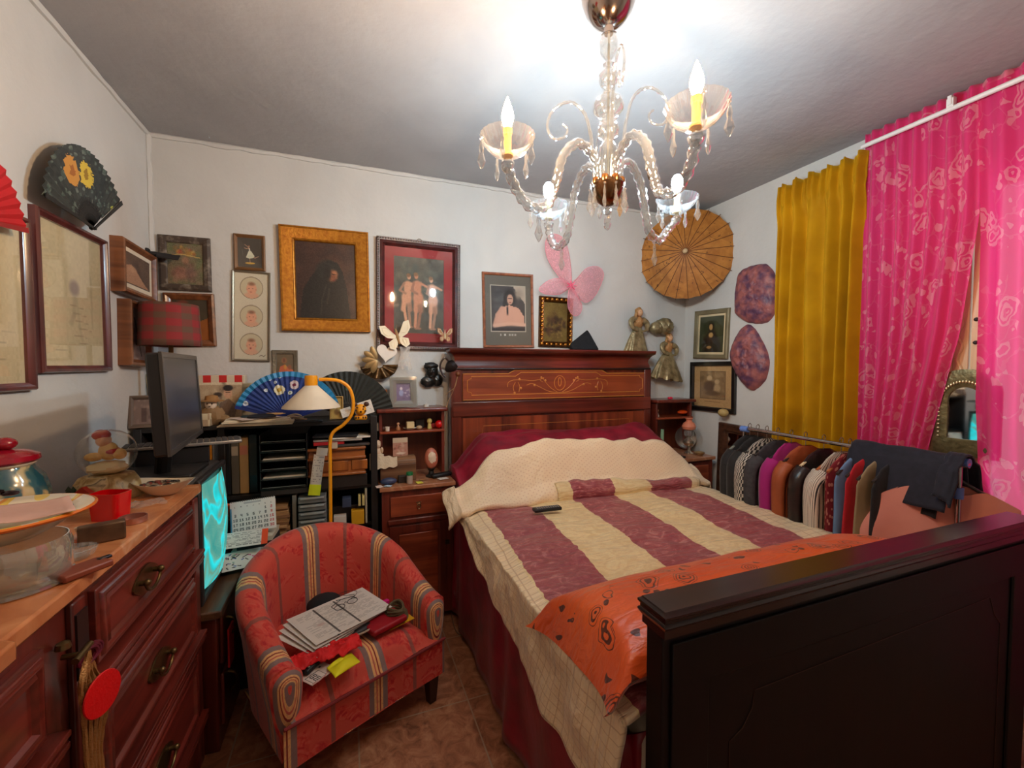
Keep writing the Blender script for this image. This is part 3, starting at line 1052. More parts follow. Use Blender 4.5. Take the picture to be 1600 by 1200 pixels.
for z0, z1 in ((.735, .79),):
    m = M()
    for k, e in enumerate((.0, .008, .014, .010, .016)):
        m.box(FX - .014, FX + .004 + e, .34, 1.0, z0 + (z1 - z0) * k / 5, z0 + (z1 - z0) * (k + 1) / 5)
    obj('rail_moulding', m, DRW, dr, bev=.002)
m = M(); m.cyl((FX, 1.02, .915), (FX + .03, 1.02, .915), .005); m.lathe([(.002, 0), (.012, .002), (.010, .012), (.002, .016)], (FX + .002, 1.02, .93), 12); m.cyl((FX + .028, 1.00, .913), (FX + .028, 1.05, .917), .006)
obj('key_handle', m, BRS, dr)

# tassel with red discs hanging from the dresser handle
tz = thing('tassel', 'gold cord tassel with red sequin discs hanging from the dresser handle', 'tassel', (FX + .03, 1.03, .55))
m = M()
for k in range(5):
    y = 1.015 + .012 * k
    m.tube(bez([(FX + .03, 1.035, .91), (FX + .032, y - .01, .86), (FX + .03 + .004 * k, y, .8), (FX + .03, y + .004, .70), (FX + .032, y + .01, .58)], 24), .0042, 6, twist=180)
obj('cord', m, pl((170, 124, 70), .4, .5, bump=.6, bsc=300), tz)
m = M()
for k in range(3): m.tube([(FX + .03 + .005 * math.cos(a), 1.036 + .02 * math.cos(a) + .008 * k, .90 + .014 * math.sin(a)) for a in np.linspace(0, 2 * PI, 16, endpoint=False)], .004, 6, True)
obj('ribbon_bow', m, pl((90, 14, 36), .4), tz)
RED = pl((214, 12, 18), .4, bump=.3, bsc=200)
for y, z, r, x in ((1.035, .822, .040, .050), (1.085, .795, .028, .03)):
    A = Matrix.Rotation(PI / 2, 3, 'Y') @ Matrix.Rotation(.3, 3, 'X')
    m = M(); m.lathe([(0, -.002), (r, -.002), (r + .001, 0), (r, .002), (0, .002)], (FX + x, y, z), 32, A); obj('red_disc', m, RED, tz)

# ------------------------------------------------------------------ TV chest beyond the dresser with the old television
cb = thing('television_cabinet', 'dark wooden drawer cabinet carrying the old television beyond the dresser', 'cabinet', (-.68, 2.1, 0))
CY0, CY1, CX, CZ = 1.86, 2.33, -.47, .545
m = M(); m.box(XL + .01, CX, CY0, CY1, .0, CZ - .03); obj('body', m, DRV, cb, bev=.004)
m = M(); m.box(XL + .01, CX + .02, CY0 - .01, CY1 + .01, CZ - .03, CZ); obj('top', m, wood((60, 34, 22), (110, 72, 46), 'y', .4, .2), cb, bev=.005)
for z0, z1 in ((.32, .50), (.08, .28)):
    m = M(); m.box(CX, CX + .012, CY0 + .03, CY1 - .03, z0, z1); d = obj('drawer', m, DRV, cb, bev=.004)
    m = M(); m.tube(bez([(CX + .012, 1.95, z1 - .03), (CX + .035, 1.95, z1 - .04), (CX + .04, 1.96, z1 - .08), (CX + .014, 1.965, z1 - .12)], 16), .005, 8); obj('handle', m, BRS, d)
m = M(); m.box(CX + .02, CX + .026, 1.92, 1.99, .28, .43); 
solo('gift_tag', m, pl((190, 14, 26), .5), 'red card hanging from the cabinet handle below the television', 'card', smooth=0)

tvs = thing('crt_television', 'grey cathode ray television showing a turquoise picture, on the dark cabinet', 'television', (-.68, 2.1, CZ))
GRY = pl((70, 66, 62), .4); GRD = pl((40, 38, 38), .45)
T = Matrix.Translation((-.535, 2.07, .800)) @ Matrix.Rotation(math.radians(92), 4, 'Z') @ Matrix.Rotation(PI / 2, 4, 'X')
# local: x right, y up, z towards viewer; build housing as lofted rings
m = M(T)
vs = []; fs = []
rings = [(.215, .245, 0), (.22, .25, -.03), (.215, .245, -.09), (.19, .20, -.26), (.13, .15, -.36)]
nn_ = 32
for a_, b_, z in rings:
    for k in range(nn_):
        t_ = 2 * PI * k / nn_
        c_, s_ = math.cos(t_), math.sin(t_)
        e = .28
        vs.append((a_ * abs(c_) ** e * (1 if c_ > 0 else -1), b_ * abs(s_) ** e * (1 if s_ > 0 else -1), z))
for i in range(len(rings) - 1):
    for k in range(nn_): fs.append((i * nn_ + k, (i + 1) * nn_ + k, (i + 1) * nn_ + (k + 1) % nn_, i * nn_ + (k + 1) % nn_))
fs.append(tuple(range(nn_))); fs.append(tuple((len(rings) - 1) * nn_ + k for k in range(nn_))[::-1])
m.add(vs, fs)
obj('housing', m, GRY, tvs, smooth=45)
n = NT('turquoise_tv_picture')
n.t.nodes.remove(n.b)
co = n.obj_co((1, 1, 1))
f = n.noise(co, 6.5, 1.5, .8)
c_ = n.ramp(f, [(.34, (0.05, .30, .26, 1)), (.46, (.12, .36, .28, 1)), (.50, (.02, .75, .80, 1)), (.56, (.03, .50, .50, 1)), (.62, (.14, .30, .20, 1)), (.7, (.05, .62, .62, 1))])
e = n.n('ShaderNodeEmission'); n.l(c_, e.inputs[0]); e.inputs[1].default_value = .6
gl = n.n('ShaderNodeBsdfGlossy'); gl.inputs['Roughness'].default_value = .05
mx = n.n('ShaderNodeMixShader'); mx.inputs[0].default_value = .08; n.l(e.outputs[0], mx.inputs[1]); n.l(gl.outputs[0], mx.inputs[2]); n.l(mx.outputs[0], n.out.inputs[0])
m = M(T)
def fsn(u, v):
    a = 2 * u - 1; b = 2 * v - 1
    return (a * .19 * (1 - .03 * b * b), b * .205 * (1 - .03 * a * a) + .01, .004 + .045 * (1 - a * a * .6 - b * b * .4))
m.grid(24, 20, fsn)
obj('screen', m, n.m, tvs, smooth=180)
m = M(T); m.ring(.42, .47, [(0, 0), (0, .016), (.012, .022), (.022, .012), (.022, 0)]); obj('bezel', m, GRD, tvs, bev=.004)

# flat monitor standing on the television
# its panel: outer-left edge from (240,738) up to (262,548); right edge (288,700)-(313,560)
mo = thing('monitor', 'thin black flat monitor standing switched off on top of the grey television', 'monitor', (-.62, 1.94, 1.05))
mc = (Vector((-.49, 1.50, 1.345)) + Vector((-.55, 2.02, 1.345))) / 2
MT = Matrix.Translation(mc) @ Matrix.Rotation(math.radians(90 + 6.5), 4, 'Z') @ Matrix.Rotation(PI / 2 - .05, 4, 'X')
m = M(MT); m.cbox((0, 0, -.018), .52, .30, .036); obj('casing', m, BLK, mo, bev=.006)
m = M(MT); m.ring(.524, .304, [(0, -.004), (0, .004), (.002, .005), (.016, .004), (.016, .001)]); obj('bezel', m, pl((60, 58, 56), .3), mo)
m = M(MT); m.cbox((0, 0, .0008), .492, .272, .0016); obj('screen', m, pl((56, 54, 54), .28, spec=.7, name='grey_screen'), mo, smooth=0)
m = M(); m.box(-.80, -.53, 1.84, 2.06, 1.053, 1.068); obj('base', m, BLK2, mo, bev=.006)
m = M(); m.tube([(-.64, 1.92, 1.06), (-.62, 1.88, 1.15), (-.565, 1.80, 1.26)], .025, 10); obj('neck', m, BLK2, mo, bev=.0)

# ------------------------------------------------------------------ armchair
ac = thing('armchair', 'low tub armchair in red damask with striped bands', 'armchair', (-.035, 1.915, 0), math.radians(26))
AT = wm(ac)
def damask():
    n = NT('striped_red_damask')
    v, u, t_ = n.puv()
    ph = n.math('FRACT', n.math('ADD', n.math('MULTIPLY', u, 1 / .34), 10.5))
    # band centred on .5
    mo_ = n.noise(n.n('ShaderNodeMapping', Vector=v, Scale=(1, 1, 1)).outputs[0], 16, 3, 3.2, .55)
    mo2 = n.noise(v, 7, 2, 2)
    base = n.ramp(mo_, [(.38, lin((190, 40, 46))), (.50, lin((212, 68, 56))), (.58, lin((214, 92, 76)))])
    deep = n.mix(n.ramp(mo2, [(.44, (0, 0, 0, 1)), (.52, (1, 1, 1, 1))]), base, lin((210, 82, 66)))
    R1, G1, Y1 = lin((206, 96, 78)), lin((138, 114, 110)), lin((236, 182, 120))
    tr = (0, 0, 0, 1)
    band = n.ramp(ph, [(0, R1), (.02, R1), (.375, G1), (.43, Y1), (.46, R1), (.475, Y1), (.50, lin((140, 44, 38))), (.515, Y1), (.54, G1), (.60, R1), (.94, lin((116, 84, 76))), (.985, R1)], True)
    msk = n.ramp(ph, [(0, tr), (.375, (1, 1, 1, 1)), (.60, tr), (.94, (.7, .7, .7, 1)), (.985, tr)], True)
    jag = n.math('MULTIPLY', n.math('SUBTRACT', n.noise(v, 60, 2), .5), .0)
    c = n.mix(msk, deep, n.mix(n.math('MULTIPLY', n.math('GREATER_THAN', mo_, .52), .25), band, lin((140, 90, 76))))
    n.base(c)
    n.bump(n.math('ADD', n.noise(v, 300, 2), n.math('MULTIPLY', mo_, .6)), .15, .004)
    return n.set(.75, spec=.3, sheen=.25)


DMK = damask()
def plan(t_):
    """centre line of the tub wall, t 0..1 from left front to right front; returns pos, outward normal, arclength"""
    L1 = .30; A_ = PI * .29; Ltot = 2 * L1 + A_
    s = t_ * Ltot
    if s < L1: p = Vector((-.29, -.235 + s, 0)); nrm = Vector((-1, 0, 0))
    elif s < L1 + A_:
        a = PI - (s - L1) / .29
        p = Vector((.29 * math.cos(a), .065 + .25 * math.sin(a), 0)); nrm = Vector((math.cos(a), math.sin(a) * 1.1, 0)).normalized()
    else: p = Vector((.29, .065 - (s - L1 - A_), 0)); nrm = Vector((1, 0, 0))
    return p, nrm, s - Ltot / 2
def toph(t_):
    q_ = abs(t_ - .5) * 2
    return .452 + .245 * (1 - sm(.0, 1.0, q_)) ** .8 + .0
cs = [(.03, .13), (.036, .25), (.044, -.16), (.050, -.10), (.054, -.055), (.050, -.022), (.030, -.004), (.005, .0), (-.02, -.006), (-.036, -.025), (-.042, -.06), (-.040, -.12), (-.038, .32), (-.036, .22)]
m = M(AT)
NT_ = 72; vs = []; uv = []; fs = []
for i in range(NT_ + 1):
    p, nr, s = plan(i / NT_); h = toph(i / NT_)
    acc = 0; last = None
    for o_, z in cs:
        zz = h + z if z <= 0 else z
        fl = .03 * (zz / .7) ** 2 * 1.2
        q_ = p + nr * (o_ + fl) + Vector((0, 0, zz))
        if last is not None: acc += (q_ - last).length
        last = q_
        vs.append(q_); uv.append((s, acc + .01, 0))
K = len(cs)
for i in range(NT_):
    for j in range(K - 1):
        a = i * K + j; fs.append((a, a + K, a + K + 1, a + 1))
fs.append(tuple(range(K))); fs.append(tuple(NT_ * K + j for j in range(K))[::-1])
m.add(vs, fs, uv)
obj('tub_back', m, DMK, ac, smooth=50)
# padded arm fronts with curved bands
for s_, i in ((-1, 0), (1, 1)):
    p, nr, _ = plan(i); h = toph(i)
    m = M(AT)
    def fa(u, v):
        a = 2 * PI * u
        zc = h - .055
        rx, rz = .052 * v, .05 * v
        x = p.x + nr.x * .012 + rx * math.cos(a); z = zc + rz * math.sin(a) if math.sin(a) > 0 else zc + (.20 * v) * math.sin(a)
        y = p.y - .028 * (1 - v ** 3)
        return (x, y, z)
    m.grid(24, 6, fa, lambda u, v: (.285 + v * .10, u * .3, 0))
    obj('arm_front', m, DMK, ac, smooth=180)
m = M(AT)
def fseat(u, v):
    x = (u - .5) * .60; y = -.27 + v * .50
    e = (1 - (2 * u - 1) ** 6) * sm(0, .16, v)
    w_ = 1 if v < .5 else 1 - .25 * (v - .5) ** 2
    z = .272 + .085 * e * (1 - .25 * abs(2 * u - 1)) + .012 * nz(x * 5, y * 5)
    yy = y - .012 * math.sin(PI * min(1, v * 6)) if v < .2 else y
    return (x * w_, yy, z)
m.grid(40, 34, fseat, lambda u, v: ((u - .5) * .6 - .02, v * .5 + .3, 0))
obj('seat', m, DMK, ac, smooth=180)
m = M(AT)
m.grid(30, 6, lambda u, v: ((u - .5) * .655, -.272 + .006 * math.sin(PI * u), .12 + v * .155), lambda u, v: ((u - .5) * .655 - .02, v * .15 + 2, 0))
m.grid(2, 2, lambda u, v: ((u - .5) * .62, -.27 + v * .5, .125), lambda u, v: (u, v, 0))
obj('front_panel', m, DMK, ac, smooth=60)
m = M(AT); m.tube([((u - .5) * .655, -.277 - .004 * math.sin(PI * u), .275) for u in np.linspace(0, 1, 20)], .006, 8); obj('piping', m, pl((120, 30, 32), .7), ac)
for x, y in ((-.28, -.24), (.28, -.24), (-.2, .26), (.2, .26)):
    m = M(AT)
    m.add([(x + a * r_, y + b * r_, z) for z, r_ in ((0, .016), (.14, .026)) for a, b in ((-1, -1), (1, -1), (1, 1), (-1, 1))], [(3, 2, 1, 0), (4, 5, 6, 7), (0, 1, 5, 4), (1, 2, 6, 5), (2, 3, 7, 6), (3, 0, 4, 7)])
    obj('leg', m, pl((48, 22, 16), .4), ac, bev=.002)
# ------------------------------------------------------------------ curtains, rail
def pink_mat():
    n = NT('sheer_pink_floral_cloth')
    v, u, t_ = n.puv()
    nn = n.n('ShaderNodeTexNoise', Scale=7.0, Detail=3.0); n.l(v, nn.inputs['Vector'])
    s_ = n.n('ShaderNodeVectorMath', _operation='SCALE'); n.l(nn.outputs[1], s_.inputs[0]); s_.inputs['Scale'].default_value = .16
    d = n.n('ShaderNodeVectorMath', _operation='ADD'); n.l(v, d.inputs[0]); n.l(s_.outputs[0], d.inputs[1])
    vo = n.n('ShaderNodeTexVoronoi', Scale=6.5); n.l(d.outputs[0], vo.inputs['Vector'])
    D = vo.outputs['Distance']
    fl = n.math('MULTIPLY', n.math('LESS_THAN', D, .36), n.math('GREATER_THAN', n.math('SINE', n.math('MULTIPLY', D, 48)), -.1))
    v2 = n.n('ShaderNodeTexVoronoi', _feature='DISTANCE_TO_EDGE', Scale=9.0); n.l(d.outputs[0], v2.inputs['Vector'])
    st = n.math('LESS_THAN', v2.outputs['Distance'], .03)
    sp_ = n.n('ShaderNodeTexVoronoi', Scale=17.0); n.l(d.outputs[0], sp_.inputs['Vector'])
    lf = n.math('MULTIPLY', n.math('LESS_THAN', sp_.outputs['Distance'], .34), n.math('GREATER_THAN', n.noise(v, 6, 1), .47))
    f = n.math('MAXIMUM', fl, n.math('MAXIMUM', n.math('MULTIPLY', st, .25), lf))
    fl_gate = n.math('GREATER_THAN', n.noise(v, 3.2, 1), .42)
    f = n.math('MULTIPLY', n.math('MULTIPLY', f, fl_gate), .72)
    col = n.mix(f, lin((236, 56, 132)), lin((250, 160, 178)))
    n.base(col)
    trn = n.n('ShaderNodeBsdfTranslucent'); n.l(n.mix(f, lin((250, 40, 130)), lin((250, 120, 160))), trn.inputs[0])
    tp = n.n('ShaderNodeBsdfTransparent')
    n.b.inputs['Roughness'].default_value = .6; n.b.inputs['Sheen Weight'].default_value = .4
    m1 = n.n('ShaderNodeMixShader'); m1.inputs[0].default_value = .4; n.l(n.b.outputs[0], m1.inputs[1]); n.l(trn.outputs[0], m1.inputs[2])
    m2 = n.n('ShaderNodeMixShader'); m2.inputs[0].default_value = .05; n.l(m1.outputs[0], m2.inputs[1]); n.l(tp.outputs[0], m2.inputs[2])
    n.l(m2.outputs[0], n.out.inputs[0])
    n.bump(f, .25, .004)
    return n.m


PINK = pink_mat()
CXR = 2.52
def pinkf(e0, e1, seed, zb=.1, zt=2.60, amp=.02, fr=46):
    def f(u, v):
        z = zb + v * (zt - zb)
        a, b = e0(z), e1(z)
        y = a + (b - a) * u
        s = u * 1.0
        am = amp * (.55 + .45 * (1 - v))
        x = CXR + am * math.sin(s * fr + 1.2 * nz(s * 3, z * .6, seed)) + .008 * nz(s * 20, z * 1.2, seed) - .01
        x += .012 * (1 if v < .5 else 0) * nz(s * 5, z * 3, 7)
        return (x, y, z)
    return f
def e_left(z): return 1.452
zs = [.1, 1.085, 1.30, 1.62, 1.90, 2.1, 2.6]
def e_r1(z): return float(np.interp(z, [.5, 1.06, 1.30, 1.60, 1.95, 2.1, 2.62], [1.20, 1.165, 1.12, 1.065, 1.03, 1.015, 1.02]))
def e_l2(z): return float(np.interp(z, [.1, .80, 1.0, 1.3, 2.0, 2.62], [.90, .935, .985, 1.0, 1.005, 1.03]))
def e_r2(z): return .30
c1 = solo('curtain', M().grid(150, 60, pinkf(e_left, e_r1, 1, .5), lambda u, v: (u * .95, v * 2.1, 0)), PINK, 'bright pink floral sheer curtain beside the mustard velvet curtain', 'curtain', 'pink floral curtains at the window', smooth=180)
c2 = solo('curtain', M().grid(200, 60, pinkf(e_l2, e_r2, 4, .1), lambda u, v: (u * 1.3 + 2, v * 2.5, 0)), PINK, 'bright pink floral sheer curtain at the right edge, partly covering the arched mirror', 'curtain', 'pink floral curtains at the window', smooth=180)
m = M()
def hd(u, v):
    y = 1.46 - u * 1.25; z = 2.588 + v * .07
    return (CXR + .012 * math.sin(u * 150) + .004 * nz(u * 40, v), y, z)
m.grid(260, 4, hd, lambda u, v: (u * 1.3, v * .1, 0))
rail = thing('curtain_rail', 'white curtain rail with gathered pink heading below the ceiling', 'curtain rail', (CXR, .9, 2.57))
obj('gathered_heading', m, PINK, rail, smooth=180, solid=.002)
WHT = pl((226, 222, 220), .4)
obj('rod', M().cyl((CXR - .035, 1.455, 2.585), (CXR - .035, .2, 2.585), .011), WHT, rail)
m = M(); m.box(CXR - .05, XR, 1.10, 1.115, 2.60, 2.64); m.box(CXR - .045, CXR - .02, 1.095, 1.12, 2.585, 2.63); obj('bracket', m, WHT, rail, bev=.003)

# mustard velvet
n = NT('mustard_velvet'); co = n.obj_co((1, 1, 1))
n.base(n.ramp(n.noise(co, 5, 3), [(.3, lin((168, 116, 4))), (.7, lin((196, 142, 10)))]))
n.bump(n.noise(n.obj_co((300, 300, 120)), 1, 2), .15, .002)
VEL = n.set(.75, sheen=.9, spec=.15)
n.b.inputs['Sheen Tint'].default_value = lin((240, 200, 60))
def vf(u, v):
    z = .10 + v * 2.46
    y = 1.918 - u * (.455 + .022 * v)
    w_ = .046 * (.4 + .6 * (1 - sm(.80, 1, v)))
    x = 2.50 + w_ * math.sin(u * 38 + 1.6 * math.sin(u * 7) + .3 * nz(u * 3, z)) * (.75 + .6 * nz(u * 5, 2)) - .01
    if v > .94: x += .012 * math.sin(u * 90)
    if v > .90: x -= .012 * sm(.90, .94, v) * (1 - sm(.96, 1, v))
    y += .012 * nz(u * 3, z * 1.5, 3)
    return (x, y, z + .012 * math.sin(u * 34) * (v > .96) - .06 * (1 - u) * 0)
mv = solo('velvet_curtain', M().grid(150, 60, vf), VEL, 'mustard yellow velvet curtain hanging in deep folds', 'curtain', smooth=180, solid=.006)
m = M(); m.grid(20, 30, lambda u, v: (2.555 + .006 * math.sin(u * 20), 1.53 - u * .07, .3 + v * 2.2))
solo('lining', m, pl((196, 152, 92), .8), 'narrow beige lining strip between the mustard and pink curtains', 'curtain', smooth=180, solid=.003)

# arched metal mirror hanging at the window
MIR = NT('mirror_silver'); MIR.base((.86, .88, .88, 1)); MIR = MIR.set(.03, 1)
TIN = pl((92, 82, 52), .42, .6, c2=(122, 108, 72), sc=40, bump=.6, bsc=60)
p = wall_pts('R', .075, [(1462, 600), (1462, 690)])
am = thing('arched_mirror', 'embossed brass-coloured arched mirror hanging on the shutters between the pink curtains', 'mirror', T=wallT('R', Vector((2.548, 1.045, 1.24))))
W2 = .115
def arch(w_, h0, h1, n_=16, rise=.07):
    pts = [(-w_, h0), (w_, h0)]
    for k in range(n_ + 1):
        a = PI * k / n_
        pts.append((w_ * math.cos(a), h1 - rise + rise * math.sin(a)))
    return pts
T = wm(am)
o_, i_ = arch(W2, -.18, .205, 20, .10), arch(.058, -.105, .125, 20, .06)
m = M(T)
no = len(o_)
vs = [(x, y, 0) for x, y in o_] + [(x, y, .012) for x, y in o_] + [((x * .5 + a * .5), (y * .5 + b * .5), .02) for (x, y), (a, b) in zip(o_, i_)] + [(x, y, .012) for x, y in i_] + [(x, y, .004) for x, y in i_]
fs = []
for r in range(4):
    for k in range(no):
        k2 = (k + 1) % no
        fs.append((r * no + k, r * no + k2, (r + 1) * no + k2, (r + 1) * no + k))
fs.append(tuple(range(no))[::-1])
m.add(vs, fs); obj('frame', m, TIN, am, smooth=40)
m = M(T)
for k in range(30):
    a = -.3 + (PI + .6) * k / 29
    x = .082 * math.cos(a); y = .10 * math.sin(a) + .05 if math.sin(a) > 0 else .05 + (k % 15) * 0
    if math.sin(a) < 0: continue
    m.ball((x, y, .02), .005, .007, .003, 8, 6)
for k in range(9):
    for s_ in (-1, 1): m.ball((s_ * .085, .045 - k * .018, .02), .006, .005, .003, 8, 6)
obj('studs', m, pl((196, 180, 140), .3, .8), am)
m = M(T); m.prism(i_, .002, .004); obj('mirror_glass', m, MIR, am, smooth=0)

# wood-framed mirror on the right wall
T, wd, hd_ = quadT('R', .02, (1122, 655), (1240, 685), (1240, 810), (1122, 775))
wmr = thing('wall_mirror', 'dark wood framed rectangular mirror on the right wall behind the clothes rail', 'mirror', T=T)
m = M(T); m.ring(wd, hd_, [(0, 0), (0, .03), (.01, .036), (.05, .03), (.055, .022), (.068, .018), (.07, .004)]); obj('frame', m, wood((40, 22, 14), (84, 50, 32), 'z', .4, .2), wmr, bev=.002)
m = M(T); m.cbox((0, 0, .007), wd - .12, hd_ - .12, .006); obj('mirror_glass', m, MIR, wmr, smooth=0)
c_ = wall_pts('R', .06, [(1130, 645)])[0]
m = M(); m.ball(c_, .034, .038, .029, 20, 14, disp=.06, fr=3)
solo('gourd', m, pl((176, 150, 92), .5, c2=(196, 170, 112), sc=20), 'round pale ornamental gourd on the top corner of the wood framed mirror', 'gourd')

# ------------------------------------------------------------------ clothes rail
RX = 2.31
cl = thing('clothes_rack', 'chrome clothes rail with pale blue plastic joints beside the bed', 'clothes rack', (RX, 1.5, 0))
STL = pl((170, 166, 166), .22, 1); BLU = pl((96, 130, 200), .5)
obj('bar', M().cyl((RX, 2.0, 1.075), (RX, .93, 1.06), .011), STL, cl)
for y in (1.97, .96):
    m = M()
    m.cyl((RX, y, .04), (RX, y, 1.07), .01)
    m.cyl((RX - .2, y, .04), (RX + .2, y, .04), .01)
    obj('upright', m, STL, cl)
    m = M(); m.cyl((RX, y, .92), (RX, y, .965), .016); m.cyl((RX, y + .02, 1.07), (RX, y - .03, 1.07), .018); m.ball((RX, y, 1.07), .02)
    obj('joint', m, BLU, cl)
HNG = pl((40, 38, 36), .4); HW = wood((150, 76, 34), (190, 110, 60), 'x', .4, .2)
def hanger(T, mat=HNG, W_=.19):
    m = M(T)
    m.tube(bez([(0, 0, .0), (.012, 0, .022), (.0, 0, .036), (-.014, 0, .024), (-.010, 0, .012)], 20), .002, 6)
    m.cyl((0, 0, -.05), (0, 0, .002), .002, n=6)
    m2 = M(T)
    m2.tube(bez([(-W_, 0, -.115), (-W_ * .6, 0, -.082), (-.03, 0, -.055), (0, 0, -.048), (.03, 0, -.055), (W_ * .6, 0, -.082), (W_, 0, -.115)], 30), .007, 8)
    return m, m2
def bar_z(y): return 1.06 + (y - .93) / 1.07 * .015
def garment(y, label, cat, mat, L=.75, W_=.19, th=.05, seed=1, hmat=HNG, rz=0.0, name='jacket', sleeves=True, drop_=.043, group=None, drift=0):
    T = Matrix.Translation((RX, y, bar_z(y) + .0)) @ Matrix.Rotation(rz, 4, 'Z')
    root = thing(name, label, cat, T=T, group=group)
    a_, b_ = hanger(T, hmat, W_ * .95)
    hk = obj('hanger_hook', a_, pl((150, 146, 140), .3, 1), root)
    obj('hanger', b_, hmat, root)
    m = M(T)
    def f(u, v):
        a = 2 * PI * u
        z = -drop_ + .005 - v * L
        k = min(1, v / .14)
        sh = -(.012 + .058 * abs(math.cos(a)) ** 1.5) * (1 - 0 * v)
        wx = (.045 + (W_ * 1.02 - .045) * k ** .55) * (1 - .05 * v)
        ty = (.012 + (th - .012) * min(1, v / .3)) * (1 + .35 * nz(math.cos(a) * 2, v * 2, seed))
        fold_ = 1 + (.22 * math.sin(a * 7 + seed * 2 + v * 2)) * min(1, v * 2)
        x = wx * math.cos(a); yy = ty * math.sin(a) * fold_ + .012 * nz(x * 12, v * 3, seed) + drift * v
        return (x, yy, z + 0)
    m.grid(56, 26, f, lambda u, v: (u * W_ * 4, v * L, 0))
    obj('cloth', m, mat, root, smooth=180)
    if sleeves:
        for s_ in (-1, 1):
            m = M(T)
            pts = bez([(s_ * W_ * .80, 0, -.13), (s_ * W_ * 1.08, .005, -.2), (s_ * (W_ * 1.12), .012 * nz(seed, 1), -.4), (s_ * W_ * 1.05, -.01, -.62)], 21)
            m.tube(pts, [.042 + .0 * i - .0006 * i for i in range(len(pts))], 12, ell=.75)
            m2 = m
            o = obj('sleeve', m2, mat, root, smooth=180)
            me = o.data; at = me.attributes.get('puv') or me.attributes.new('puv', 'FLOAT_VECTOR', 'POINT')
            for i, vv in enumerate(me.vertices): at.data[i].vector = (vv.co.y * 4 + vv.co.x, vv.co.z, 0)
    return root
BLKC = pl((24, 24, 26), .8, c2=(34, 34, 36), sc=30, sheen=.2); DGR = pl((48, 48, 52), .8, c2=(64, 62, 66), sc=40); MAG = pl((156, 16, 108), .8, sheen=.3)
RST = pl((148, 70, 34), .55, c2=(170, 84, 42), sc=10); SHN = pl((26, 20, 20), .3, c2=(48, 30, 28), sc=20, bump=.7, bsc=20); BLUE = pl((96, 124, 158), .8); REDC = pl((176, 14, 30), .7, sheen=.2); OLV = pl((140, 122, 90), .8); PNKS = pl((206, 128, 112), .85, c2=(214, 138, 120), sheen=.3)
def hound():
    n = NT('houndstooth'); v, u, t_ = n.puv()
    ck = n.n('ShaderNodeTexChecker', Scale=50.0); n.l(v, ck.inputs['Vector'])
    ck.inputs[1].default_value = lin((200, 192, 180)); ck.inputs[2].default_value = lin((36, 34, 34))
    n.base(ck.outputs[0]); return n.set(.8)
def stripes(c1_, c2_, fr, name):
    n = NT(name); v, u, t_ = n.puv()
    k = n.math('LESS_THAN', n.math('FRACT', n.math('MULTIPLY', u, fr)), .28)
    n.base(n.mix(k, lin(c1_), lin(c2_))); return n.set(.8)
def florals(c1_, c2_, name):
    n = NT(name); v, u, t_ = n.puv()
    vo = n.n('ShaderNodeTexVoronoi', Scale=38.0); n.l(v, vo.inputs['Vector'])
    n.base(n.mix(n.math('LESS_THAN', vo.outputs['Distance'], .35), lin(c1_), lin(c2_))); return n.set(.7)
def yat(px, dz=0): return pX(px, 700, RX).y
G = [(1.93, 'black jacket on a grey hanger, first on the rail beside the mirror', 'jacket', BLKC, pl((120, 130, 122), .5), .0),
     (1.875, 'black coat on the rail between the first jacket and the houndstooth jacket', 'coat', BLKC, HNG, 0),
     (1.815, 'black and white houndstooth jacket on the rail', 'jacket', hound(), HNG, 0),
     (1.745, 'dark grey coat on the rail between the houndstooth jacket and magenta sweater', 'coat', DGR, HNG, 0),
     (1.665, 'magenta knitted sweater hanging on the rail', 'sweater', MAG, HNG, 0),
     (1.585, 'rust brown suede jacket hanging on the rail', 'jacket', RST, HNG, 0),
     (1.49, 'shiny black quilted jacket on the rail beside the rust brown one', 'jacket', SHN, pl((220, 200, 160), .5), 0),
     (1.405, 'white blouse with thin black stripes on a wooden hanger', 'blouse', stripes((224, 208, 188), (36, 32, 34), 42, 'striped_cloth'), HW, 0),
     (1.365, 'dark red floral blouse on a wooden hanger next to the striped blouse', 'blouse', florals((130, 24, 32), (200, 130, 110), 'floral_cloth'), HW, 0),
     (1.32, 'faded blue denim shirt hanging on the rail', 'shirt', BLUE, HNG, 0),
     (1.275, 'bright red top hanging on the rail beside the denim shirt', 'top', REDC, HNG, 0),
     (1.225, 'olive beige top hanging on the rail behind the navy trousers', 'top', OLV, HNG, 0),
     (1.175, 'black top hanging on the rail nearest the pink sweater', 'top', BLKC, HNG, 0)]
for i, (y, lb, ct, mt, hm, dr_) in enumerate(G):
    garment(y, lb, ct, mt, L=.70 - .02 * (i % 3), th=.028 + (.012 if i < 7 else 0), seed=i + 1, hmat=hm, name={'top': 'knit_top'}.get(ct, ct), W_=.17 + .006 * (i % 4), sleeves=(i < 8))
